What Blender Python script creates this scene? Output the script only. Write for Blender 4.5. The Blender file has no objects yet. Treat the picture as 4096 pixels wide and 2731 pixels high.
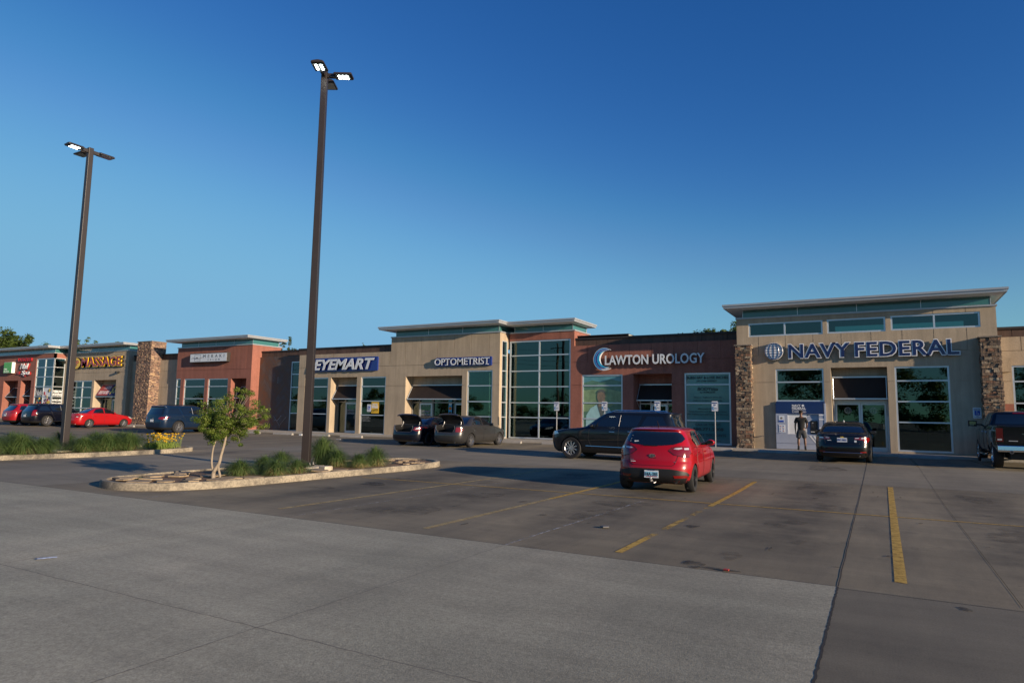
import bpy, bmesh, math, random
from mathutils import Vector, Matrix
from mathutils.bvhtree import BVHTree
R = math.radians
random.seed(7)
sc = bpy.context.scene
COL = sc.collection

# ------------------------------------------------------------------ camera
cam_d = bpy.data.cameras.new('camera'); cam = bpy.data.objects.new('camera', cam_d); COL.objects.link(cam)
YAW, PITCH, ROLL, FPX = R(-29.06), R(6.29), R(0.905), 2638.0
cam_d.sensor_width = 36.0; cam_d.lens = FPX/4096*36.0; cam_d.clip_end = 3000
_f = Vector((math.sin(YAW)*math.cos(PITCH), math.cos(YAW)*math.cos(PITCH), math.sin(PITCH)))
_r = Vector((math.cos(YAW), -math.sin(YAW), 0)); _u = _r.cross(_f)
_r2 = _r*math.cos(ROLL)+_u*math.sin(ROLL); _u2 = -_r*math.sin(ROLL)+_u*math.cos(ROLL)
cam.matrix_world = Matrix(((_r2.x, _u2.x, -_f.x, 0), (_r2.y, _u2.y, -_f.y, 0), (_r2.z, _u2.z, -_f.z, 1.7), (0, 0, 0, 1)))
sc.camera = cam
sc.render.resolution_x = 1024; sc.render.resolution_y = 682

# ------------------------------------------------------------------ light
ELEV = R(11.8)
sunv = Vector((0.979*math.cos(ELEV), -0.205*math.cos(ELEV), math.sin(ELEV))).normalized()
w = bpy.data.worlds.new('World'); sc.world = w; w.use_nodes = True
nt = w.node_tree; bg = nt.nodes['Background']
sky = nt.nodes.new('ShaderNodeTexSky'); sky.sky_type = 'NISHITA'; sky.sun_disc = False
sky.sun_elevation = ELEV; sky.sun_rotation = math.atan2(sunv.x, sunv.y)
sky.air_density = 1.15; sky.dust_density = 0.0; sky.ozone_density = 3.2; sky.altitude = 300
sep = nt.nodes.new('ShaderNodeSeparateColor'); com = nt.nodes.new('ShaderNodeCombineColor'); nt.links.new(sky.outputs[0], sep.inputs[0])
for _i, _pts in enumerate(((0.66, .2, 1.0, .48, 1.4, 1.1, 2.06, 1.72, 3.46, 1.98, 10, 2.6), (1.3, 1.02, 1.75, 1.55, 2.3, 2.5, 3.6, 4.1, 5.6, 4.35, 10, 5), (2.5, 3.5, 3.6, 5.0, 4.85, 6.4, 6.7, 6.5, 10, 6.8))):   # deeper clear-air blue, as the photograph's sky
    dv = nt.nodes.new('ShaderNodeMath'); dv.operation = 'MULTIPLY'; dv.inputs[1].default_value = 0.1; fc = nt.nodes.new('ShaderNodeFloatCurve'); ml = nt.nodes.new('ShaderNodeMath'); ml.operation = 'MULTIPLY'; ml.inputs[1].default_value = 10
    cv = fc.mapping.curves[0]; cv.points[0].location = (0, 0); cv.points[1].location = (_pts[-2]/10, _pts[-1]/10)
    for _k in range(0, len(_pts)-2, 2): cv.points.new(_pts[_k]/10, _pts[_k+1]/10)
    fc.mapping.update(); nt.links.new(sep.outputs[_i], dv.inputs[0]); nt.links.new(dv.outputs[0], fc.inputs['Value']); nt.links.new(fc.outputs[0], ml.inputs[0]); nt.links.new(ml.outputs[0], com.inputs[_i])
nt.links.new(com.outputs[0], bg.inputs[0]); bg.inputs[1].default_value = 0.074
sl = bpy.data.lights.new('sun', 'SUN'); sl.energy = 5.0; sl.angle = R(0.53); sl.color = (1.0, 0.80, 0.58)
so = bpy.data.objects.new('sun', sl); COL.objects.link(so); so.location = (60, -20, 40)
so.rotation_mode = 'QUATERNION'; so.rotation_quaternion = sunv.to_track_quat('Z', 'Y')
sc.view_settings.view_transform = 'Standard'; sc.view_settings.look = 'None'
sc.view_settings.exposure = 0.50; sc.view_settings.gamma = 1.0
sc.render.engine = 'CYCLES'

# ------------------------------------------------------------------ materials
def newmat(name):
    m = bpy.data.materials.new(name); m.use_nodes = True
    return m, m.node_tree, m.node_tree.nodes['Principled BSDF']
def c4(c): return (c[0], c[1], c[2], 1.0)
def pm(name, col, rough=0.6, metal=0.0, coat=0.0, spec=0.5, var=0.0, vs=4.0, speck=0.0, ss=60.0, bump=0.0, bs=80.0, streak=0.0, emit=0.0, ecol=None, stretch=None):
    m, t, b = newmat(name); N = t.nodes; Lk = t.links
    b.inputs['Base Color'].default_value = c4(col); b.inputs['Roughness'].default_value = rough
    b.inputs['Metallic'].default_value = metal; b.inputs['Coat Weight'].default_value = coat
    b.inputs['Coat Roughness'].default_value = 0.04; b.inputs['Specular IOR Level'].default_value = spec
    if emit:
        b.inputs['Emission Color'].default_value = c4(ecol or col); b.inputs['Emission Strength'].default_value = emit
    if var or speck or bump or streak:
        tc = N.new('ShaderNodeTexCoord'); vec = tc.outputs['Object']
        if stretch:
            mp = N.new('ShaderNodeMapping'); mp.inputs['Scale'].default_value = stretch
            Lk.new(vec, mp.inputs['Vector']); vec = mp.outputs[0]
        cur = None
        if var:
            n = N.new('ShaderNodeTexNoise'); n.inputs['Scale'].default_value = vs; n.inputs['Detail'].default_value = 6
            n.inputs['Roughness'].default_value = 0.65
            Lk.new(vec, n.inputs['Vector'])
            r = N.new('ShaderNodeMapRange'); r.inputs[1].default_value = 0.3; r.inputs[2].default_value = 0.7
            r.inputs[3].default_value = 1-var; r.inputs[4].default_value = 1+var
            Lk.new(n.outputs[0], r.inputs[0]); cur = r.outputs[0]
        if speck:
            n = N.new('ShaderNodeTexNoise'); n.inputs['Scale'].default_value = ss; n.inputs['Detail'].default_value = 3
            Lk.new(vec, n.inputs['Vector'])
            r = N.new('ShaderNodeMapRange'); r.inputs[1].default_value = 0.35; r.inputs[2].default_value = 0.65
            r.inputs[3].default_value = 1-speck; r.inputs[4].default_value = 1+speck
            Lk.new(n.outputs[0], r.inputs[0])
            if cur:
                mm = N.new('ShaderNodeMath'); mm.operation = 'MULTIPLY'
                Lk.new(cur, mm.inputs[0]); Lk.new(r.outputs[0], mm.inputs[1]); cur = mm.outputs[0]
            else: cur = r.outputs[0]
        if streak:
            mp2 = N.new('ShaderNodeMapping'); mp2.inputs['Scale'].default_value = (2.2, 2.2, .16); Lk.new(tc.outputs['Object'], mp2.inputs['Vector'])
            n = N.new('ShaderNodeTexNoise'); n.inputs['Scale'].default_value = 1.6; n.inputs['Detail'].default_value = 9; n.inputs['Roughness'].default_value = 0.7; Lk.new(mp2.outputs[0], n.inputs['Vector'])
            r = N.new('ShaderNodeMapRange'); r.inputs[1].default_value = 0.40; r.inputs[2].default_value = 0.66; r.inputs[3].default_value = 1.06; r.inputs[4].default_value = 1-streak
            Lk.new(n.outputs[0], r.inputs[0])
            mm = N.new('ShaderNodeMath'); mm.operation = 'MULTIPLY'; Lk.new(cur, mm.inputs[0]); Lk.new(r.outputs[0], mm.inputs[1]); cur = mm.outputs[0]
        if cur:
            vm = N.new('ShaderNodeVectorMath'); vm.operation = 'SCALE'
            vm.inputs[0].default_value = col; Lk.new(cur, vm.inputs['Scale'])
            Lk.new(vm.outputs[0], b.inputs['Base Color'])
        if bump:
            n = N.new('ShaderNodeTexNoise'); n.inputs['Scale'].default_value = bs; n.inputs['Detail'].default_value = 4
            Lk.new(vec, n.inputs['Vector'])
            bp = N.new('ShaderNodeBump'); bp.inputs['Strength'].default_value = bump; bp.inputs['Distance'].default_value = 0.02
            Lk.new(n.outputs[0], bp.inputs['Height']); Lk.new(bp.outputs[0], b.inputs['Normal'])
    return m
def glassmat(name, tint, gcol=(0.85, 0.95, 1.0), ior=1.75, rough=0.006):
    m, t, b = newmat(name); N = t.nodes; N.remove(b)
    out = [n for n in N if n.type == 'OUTPUT_MATERIAL'][0]
    tr = N.new('ShaderNodeBsdfTransparent'); tr.inputs[0].default_value = c4(tint)
    gl = N.new('ShaderNodeBsdfGlossy'); gl.inputs[0].default_value = c4(gcol); gl.inputs['Roughness'].default_value = rough
    fr = N.new('ShaderNodeFresnel'); fr.inputs[0].default_value = ior
    tc = N.new('ShaderNodeTexCoord'); n = N.new('ShaderNodeTexNoise'); n.inputs['Scale'].default_value = 0.9
    t.links.new(tc.outputs['Object'], n.inputs['Vector'])
    bp = N.new('ShaderNodeBump'); bp.inputs['Strength'].default_value = 0.025; bp.inputs['Distance'].default_value = 0.05
    t.links.new(n.outputs[0], bp.inputs['Height']); t.links.new(bp.outputs[0], gl.inputs['Normal'])
    mx = N.new('ShaderNodeMixShader')
    t.links.new(fr.outputs[0], mx.inputs[0]); t.links.new(tr.outputs[0], mx.inputs[1]); t.links.new(gl.outputs[0], mx.inputs[2])
    t.links.new(mx.outputs[0], out.inputs[0])
    return m
M = {}
M['tan'] = pm('tan_concrete', (0.41, 0.33, 0.235), 0.9, var=0.11, vs=0.7, streak=0.16, speck=0.12, ss=34, bump=0.2, bs=55)
M['red'] = pm('red_concrete', (0.285, 0.112, 0.080), 0.9, var=0.12, vs=0.7, streak=0.18, speck=0.18, ss=34, bump=0.2, bs=55)
M['alum'] = pm('aluminium', (0.62, 0.66, 0.70), 0.35, metal=0.55, var=0.05, vs=3)
M['roofmetal'] = pm('roof_metal', (0.42, 0.43, 0.44), 0.38, metal=0.35, var=0.06, vs=1.5)
M['teal'] = pm('spandrel_glass', (0.045, 0.155, 0.15), 0.07, coat=0.6, var=0.12, vs=0.5)
M['glass'] = glassmat('tinted_glass', (0.22, 0.37, 0.35), (0.8, 1.0, 1.0), 1.8)
M['film'] = pm('teal_window_film', (0.085, 0.235, 0.235), 0.12, coat=0.7, var=0.10, vs=0.8)
M['brown'] = pm('weathered_panel', (0.085, 0.05, 0.036), 0.7, var=0.35, vs=1.3, stretch=(3, 1, .35))
M['cap'] = pm('dark_cap', (0.03, 0.026, 0.024), 0.6, var=0.1)
M['awning'] = pm('awning_mesh', (0.022, 0.013, 0.010), 0.85, var=0.12, vs=3)
M['white'] = pm('white_paint', (0.78, 0.79, 0.80), 0.4, var=0.03, vs=2)
M['signwhite'] = pm('sign_face', (0.66, 0.70, 0.74), 0.3, var=0.03, vs=2)
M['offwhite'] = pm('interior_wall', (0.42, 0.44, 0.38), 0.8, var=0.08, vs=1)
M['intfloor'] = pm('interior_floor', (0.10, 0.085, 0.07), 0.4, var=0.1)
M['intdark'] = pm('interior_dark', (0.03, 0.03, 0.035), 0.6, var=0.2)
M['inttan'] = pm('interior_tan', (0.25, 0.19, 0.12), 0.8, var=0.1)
M['navy'] = pm('navy_face', (0.008, 0.014, 0.095), 0.28, coat=0.3, var=0.05)
M['kioskblue'] = pm('kiosk_blue', (0.010, 0.03, 0.125), 0.35, coat=0.2, var=0.05)
M['kioskgrey'] = pm('kiosk_grey', (0.36, 0.40, 0.50), 0.4, var=0.04)
M['signblue'] = pm('sign_blue', (0.012, 0.035, 0.22), 0.3, coat=0.3, var=0.06)
M['black'] = pm('black_plastic', (0.012, 0.012, 0.013), 0.45, var=0.1)
M['bronze'] = pm('bronze_paint', (0.026, 0.020, 0.019), 0.45, var=0.12, vs=2.0)
M['concrete'] = pm('kerb_concrete', (0.48, 0.42, 0.32), 0.9, var=0.24, vs=2.2, speck=0.15, ss=30, bump=0.3, bs=30)
M['walk'] = pm('sidewalk_concrete', (0.40, 0.36, 0.30), 0.9, var=0.10, vs=1.2, speck=0.08, ss=30)
M['stop'] = pm('stop_concrete', (0.33, 0.31, 0.28), 0.9, var=0.15, vs=3, speck=0.1, ss=40)
M['mulch'] = pm('mulch', (0.16, 0.095, 0.055), 0.95, var=0.45, vs=9, speck=0.4, ss=40, bump=1.0, bs=30)
M['flag'] = pm('sandstone', (0.29, 0.22, 0.14), 0.85, var=0.22, vs=4, speck=0.1, ss=30, bump=0.4, bs=25)
M['tyre'] = pm('tyre_rubber', (0.014, 0.014, 0.015), 0.75, var=0.1, vs=20)
M['rim'] = pm('alloy_rim', (0.62, 0.63, 0.66), 0.25, metal=0.9)
M['darkrim'] = pm('dark_rim', (0.02, 0.022, 0.026), 0.3, metal=0.6)
M['chrome'] = pm('chrome', (0.75, 0.76, 0.78), 0.12, metal=1.0)
M['trim'] = pm('black_trim', (0.010, 0.010, 0.011), 0.5)
M['carglass'] = pm('car_glass', (0.006, 0.009, 0.012), 0.03, coat=1.0, spec=0.8)
M['lightred'] = pm('tail_lens', (0.17, 0.004, 0.003), 0.10, coat=1.0)
M['lightclear'] = pm('clear_lens', (0.62, 0.62, 0.62), 0.12, coat=1.0, metal=0.3)
M['orange'] = pm('amber_lens', (0.6, 0.18, 0.02), 0.15, coat=1.0)
M['plate'] = pm('plate_white', (0.62, 0.66, 0.72), 0.4, var=0.08, vs=14)
M['plateblue'] = pm('plate_sky', (0.22, 0.50, 0.68), 0.4, var=0.3, vs=20)
M['ink'] = pm('black_ink', (0.012, 0.012, 0.02), 0.5)
M['inkblue'] = pm('blue_ink', (0.02, 0.03, 0.20), 0.5)
M['galv'] = pm('galvanised', (0.42, 0.42, 0.43), 0.45, metal=0.5, var=0.08, vs=10)
def paint(name, col, metal=0.0, rough=0.32): return pm(name, col, rough, metal=metal, coat=0.8, spec=0.25, var=0.03, vs=1.0)
M['yellowline'] = None
M['bark'] = pm('pale_bark', (0.28, 0.23, 0.175), 0.85, var=0.25, vs=14, bump=0.5, bs=40, stretch=(1, 1, .3))
M['darkbark'] = pm('dark_bark', (0.12, 0.09, 0.065), 0.9, var=0.25, vs=8)
def leafmat(name, c1, c2, sc_=3.0, tr=0.35):
    m, t, b = newmat(name); N = t.nodes
    tc = N.new('ShaderNodeTexCoord'); n = N.new('ShaderNodeTexNoise'); n.inputs['Scale'].default_value = sc_; n.inputs['Detail'].default_value = 5
    t.links.new(tc.outputs['Object'], n.inputs['Vector'])
    cr = N.new('ShaderNodeValToRGB'); cr.color_ramp.elements[0].position = 0.35; cr.color_ramp.elements[1].position = 0.65
    cr.color_ramp.elements[0].color = c4(c1); cr.color_ramp.elements[1].color = c4(c2)
    t.links.new(n.outputs[0], cr.inputs[0]); t.links.new(cr.outputs[0], b.inputs['Base Color'])
    b.inputs['Roughness'].default_value = 0.5; b.inputs['Specular IOR Level'].default_value = 0.3
    out = [q for q in N if q.type == 'OUTPUT_MATERIAL'][0]
    tl = N.new('ShaderNodeBsdfTranslucent'); t.links.new(cr.outputs[0], tl.inputs[0])
    mx = N.new('ShaderNodeMixShader'); mx.inputs[0].default_value = tr
    t.links.new(b.outputs[0], mx.inputs[1]); t.links.new(tl.outputs[0], mx.inputs[2]); t.links.new(mx.outputs[0], out.inputs[0])
    return m
M['leaf'] = leafmat('young_leaf', (0.05, 0.095, 0.014), (0.20, 0.26, 0.045), 7)
M['treeleaf'] = leafmat('dark_leaf', (0.035, 0.065, 0.014), (0.11, 0.16, 0.035), 0.8)
M['grass'] = leafmat('ornamental_blade', (0.05, 0.10, 0.026), (0.15, 0.215, 0.07), 4)
M['drygrass'] = leafmat('dry_blade', (0.26, 0.20, 0.09), (0.42, 0.34, 0.17), 6)
M['flower'] = leafmat('flower_petal', (0.75, 0.42, 0.01), (0.95, 0.62, 0.02), 20, 0.2)

# ground materials --------------------------------------------------
def groundmat(name, base, dark, warm, streak=0.5, speck=0.06, sscale=60, stain=0.5, pits=0.0, bays=False):
    m, t, b = newmat(name); N = t.nodes; Lk = t.links
    tc = N.new('ShaderNodeTexCoord'); V = tc.outputs['Object']
    def noise(scale, detail=6, rough=0.6, st=None):
        n = N.new('ShaderNodeTexNoise'); n.inputs['Scale'].default_value = scale; n.inputs['Detail'].default_value = detail
        n.inputs['Roughness'].default_value = rough
        if st:
            mp = N.new('ShaderNodeMapping'); mp.inputs['Scale'].default_value = st; Lk.new(V, mp.inputs[0]); Lk.new(mp.outputs[0], n.inputs['Vector'])
        else: Lk.new(V, n.inputs['Vector'])
        return n.outputs[0]
    def rng(o, a, b_, c=0.0, d=1.0):
        r = N.new('ShaderNodeMapRange'); r.inputs[1].default_value = a; r.inputs[2].default_value = b_; r.inputs[3].default_value = c; r.inputs[4].default_value = d
        Lk.new(o, r.inputs[0]); return r.outputs[0]
    def mix(f, a, b_, mode='MIX'):
        x = N.new('ShaderNodeMix'); x.data_type = 'RGBA'; x.blend_type = mode
        if isinstance(f, float): x.inputs[0].default_value = f
        else: Lk.new(f, x.inputs[0])
        for i, v in ((6, a), (7, b_)):
            if isinstance(v, tuple): x.inputs[i].default_value = c4(v)
            else: Lk.new(v, x.inputs[i])
        return x.outputs[2]
    def mul(a, b_):
        x = N.new('ShaderNodeMath'); x.operation = 'MULTIPLY'; Lk.new(a, x.inputs[0])
        if isinstance(b_, float): x.inputs[1].default_value = b_
        else: Lk.new(b_, x.inputs[1])
        return x.outputs[0]
    c = mix(rng(noise(0.35, 5), 0.35, 0.65), base, warm)
    c = mix(mul(rng(noise(0.5, 8, 0.7, (1.6, .28, 1)), 0.42, 0.68), streak), c, dark)
    c = mix(mul(rng(noise(1.3, 9, 0.72), 0.56, 0.74), stain), c, tuple(x*0.55 for x in dark))
    c = mix(mul(rng(noise(5.5, 4), 0.66, 0.76), stain*0.8), c, tuple(x*0.5 for x in dark))
    if bays:   # grime gathers down the middle of each parking bay
        sx = N.new('ShaderNodeSeparateXYZ'); Lk.new(V, sx.inputs[0])
        def ma(op, a, b_):
            x = N.new('ShaderNodeMath'); x.operation = op
            for i, v in enumerate((a, b_)):
                if isinstance(v, (int, float)): x.inputs[i].default_value = v
                elif v is not None: Lk.new(v, x.inputs[i])
            return x.outputs[0]
        wob = ma('MULTIPLY', noise(0.8, 4), 0.9)
        cs = ma('COSINE', ma('MULTIPLY', ma('ADD', sx.outputs[0], ma('SUBTRACT', wob, .59)), 2.0736), None)
        band = rng(cs, 0.35, -0.85, 0.0, 1.0); yy = mul(rng(sx.outputs[1], 8.0, 10.0), rng(sx.outputs[1], 19.8, 18.0))
        grime = mul(mul(band, yy), rng(noise(1.1, 9, 0.72), 0.36, 0.64, 0.15, 0.85))
        c = mix(grime, c, tuple(x*0.62 for x in dark))
    sp = rng(noise(sscale, 2, 0.5), 0.35, 0.65, 1-speck, 1+speck)
    sp = mul(sp, rng(noise(0.11, 3, 0.5), 0.35, 0.65, 0.80, 1.14)); sp = mul(sp, rng(noise(1.1, 7, 0.7, (.25, 1.3, 1)), 0.38, 0.62, 0.87, 1.08))
    if pits:
        vo = N.new('ShaderNodeTexVoronoi'); vo.inputs['Scale'].default_value = 38; Lk.new(V, vo.inputs['Vector'])
        sp = mul(sp, rng(vo.outputs['Distance'], 0.0, 0.35, 1-pits, 1.0))
        no2 = noise(22, 3, 0.6); sp = mul(sp, rng(no2, 0.3, 0.7, 1-pits*.6, 1+pits*.6))
    s = N.new('ShaderNodeVectorMath'); s.operation = 'SCALE'; Lk.new(c, s.inputs[0]); Lk.new(sp, s.inputs['Scale'])
    Lk.new(s.outputs[0], b.inputs['Base Color'])
    b.inputs['Roughness'].default_value = 0.85; b.inputs['Specular IOR Level'].default_value = 0.35
    bp = N.new('ShaderNodeBump'); bp.inputs['Strength'].default_value = 0.5 if pits else 0.22; bp.inputs['Distance'].default_value = 0.008
    Lk.new(noise(sscale*.8, 5, 0.7), bp.inputs['Height']); Lk.new(bp.outputs[0], b.inputs['Normal'])
    return m
M['lot'] = groundmat('lot_concrete', (0.205, 0.174, 0.118), (0.125, 0.107, 0.078), (0.26, 0.215, 0.14), 0.8, 0.07, 55, 0.6, bays=True)
M['apron'] = groundmat('aggregate_concrete', (0.335, 0.315, 0.232), (0.25, 0.235, 0.178), (0.37, 0.338, 0.25), 0.7, 0.12, 70, 0.25, 0.26)
M['slab'] = groundmat('brushed_concrete', (0.155, 0.137, 0.10), (0.112, 0.10, 0.077), (0.185, 0.162, 0.117), 0.6, 0.10, 70, 0.25)
M['lane'] = groundmat('lane_concrete', (0.215, 0.192, 0.145), (0.15, 0.135, 0.105), (0.25, 0.218, 0.16), 0.6, 0.06, 55, 0.3)
def wornmat(name, col, lo, hi, sc_=6.0):
    m, t, b = newmat(name); N = t.nodes
    b.inputs['Base Color'].default_value = c4(col); b.inputs['Roughness'].default_value = 0.8
    out = [q for q in N if q.type == 'OUTPUT_MATERIAL'][0]
    tc = N.new('ShaderNodeTexCoord'); n = N.new('ShaderNodeTexNoise'); n.inputs['Scale'].default_value = sc_; n.inputs['Detail'].default_value = 10; n.inputs['Roughness'].default_value = 0.75
    t.links.new(tc.outputs['Object'], n.inputs['Vector'])
    r = N.new('ShaderNodeMapRange'); r.inputs[1].default_value = lo; r.inputs[2].default_value = hi
    t.links.new(n.outputs[0], r.inputs[0])
    tr = N.new('ShaderNodeBsdfTransparent'); mx = N.new('ShaderNodeMixShader')
    t.links.new(r.outputs[0], mx.inputs[0]); t.links.new(tr.outputs[0], mx.inputs[1]); t.links.new(b.outputs[0], mx.inputs[2]); t.links.new(mx.outputs[0], out.inputs[0])
    return m
M['yellow'] = wornmat('yellow_marking', (0.50, 0.31, 0.055), 0.22, 0.55, 7)
M['yellowfaint'] = wornmat('faded_yellow_marking', (0.42, 0.30, 0.13), 0.34, 0.8, 5)
M['yellowpale'] = wornmat('pale_yellow_marking', (0.46, 0.345, 0.15), 0.22, 0.66, 5)
M['yellowworn'] = wornmat('worn_yellow_marking', (0.50, 0.32, 0.07), 0.46, 0.62, 2.5)
M['oil'] = wornmat('oil_mark', (0.035, 0.032, 0.028), 0.36, 0.66, 6)
M['oilfaint'] = wornmat('faint_oil_mark', (0.085, 0.072, 0.055), 0.42, 0.95, 3.5)
# stone veneer: irregular stacked ledge stones
def stonemat():
    m, t, b = newmat('ledge_stone'); N = t.nodes
    tc = N.new('ShaderNodeTexCoord'); oi = N.new('ShaderNodeVertexColor'); oi.layer_name = 'tone'
    n = N.new('ShaderNodeTexNoise'); n.inputs['Scale'].default_value = 9; n.inputs['Detail'].default_value = 6
    t.links.new(tc.outputs['Object'], n.inputs['Vector'])
    mx = N.new('ShaderNodeMix'); mx.data_type = 'RGBA'; mx.blend_type = 'MULTIPLY'; mx.inputs[0].default_value = 0.6
    t.links.new(oi.outputs[0], mx.inputs[6]); t.links.new(n.outputs[0], mx.inputs[7])
    g = N.new('ShaderNodeVectorMath'); g.operation = 'SCALE'; g.inputs['Scale'].default_value = 1.5
    t.links.new(mx.outputs[2], g.inputs[0]); t.links.new(g.outputs[0], b.inputs['Base Color'])
    b.inputs['Roughness'].default_value = 0.9
    bp = N.new('ShaderNodeBump'); bp.inputs['Strength'].default_value = 0.7; bp.inputs['Distance'].default_value = 0.03
    t.links.new(n.outputs[0], bp.inputs['Height']); t.links.new(bp.outputs[0], b.inputs['Normal'])
    return m
M['stone'] = stonemat()
def woodmat():
    m, t, b = newmat('herringbone_panel'); N = t.nodes; Lk = t.links
    tc = N.new('ShaderNodeTexCoord'); sp = N.new('ShaderNodeSeparateXYZ'); Lk.new(tc.outputs['Object'], sp.inputs[0])
    def ma(op, a, b_=None):
        x = N.new('ShaderNodeMath'); x.operation = op
        for i, v in enumerate((a, b_)):
            if v is None: continue
            if isinstance(v, (int, float)): x.inputs[i].default_value = v
            else: Lk.new(v, x.inputs[i])
        return x.outputs[0]
    # chevrons of 1.15 m bands
    u = ma('DIVIDE', sp.outputs[0], 1.15); fr = ma('FRACT', ma('MULTIPLY', u, 0.5)); tri = ma('ABSOLUTE', ma('SUBTRACT', ma('MULTIPLY', fr, 2.0), 1.0))
    h = ma('ADD', ma('DIVIDE', sp.outputs[2], 0.16), ma('MULTIPLY', tri, 1.15*6.2))
    idx = ma('FLOOR', h); f = ma('FRACT', h)
    wn = N.new('ShaderNodeTexWhiteNoise'); wn.noise_dimensions = '2D'; cb = N.new('ShaderNodeCombineXYZ'); Lk.new(idx, cb.inputs[0]); Lk.new(ma('FLOOR', u), cb.inputs[1]); Lk.new(cb.outputs[0], wn.inputs['Vector'])
    n = N.new('ShaderNodeTexNoise'); n.inputs['Scale'].default_value = 2.0; n.inputs['Detail'].default_value = 7; Lk.new(tc.outputs['Object'], n.inputs['Vector'])
    cr = N.new('ShaderNodeValToRGB'); e = cr.color_ramp.elements
    e[0].position = 0.3; e[0].color = (0.15, 0.08, 0.05, 1); e[1].position = 0.72; e[1].color = (0.12, 0.108, 0.105, 1)
    k = e.new(0.5); k.color = (0.115, 0.08, 0.065, 1)
    Lk.new(ma('ADD', ma('MULTIPLY', n.outputs[0], 0.85), ma('MULTIPLY', ma('SUBTRACT', wn.outputs['Value'], 0.3), 0.22)), cr.inputs[0])
    line = N.new('ShaderNodeMapRange'); line.inputs[1].default_value = 0.0; line.inputs[2].default_value = 0.09; line.inputs[3].default_value = 0.45; Lk.new(f, line.inputs[0])
    s = N.new('ShaderNodeVectorMath'); s.operation = 'SCALE'; Lk.new(cr.outputs[0], s.inputs[0]); Lk.new(line.outputs[0], s.inputs['Scale'])
    Lk.new(s.outputs[0], b.inputs['Base Color']); b.inputs['Roughness'].default_value = 0.6; b.inputs['Metallic'].default_value = 0.25
    bp = N.new('ShaderNodeBump'); bp.inputs['Strength'].default_value = 0.5; bp.inputs['Distance'].default_value = 0.01; Lk.new(f, bp.inputs['Height']); Lk.new(bp.outputs[0], b.inputs['Normal'])
    return m
M['wood'] = woodmat()

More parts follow.
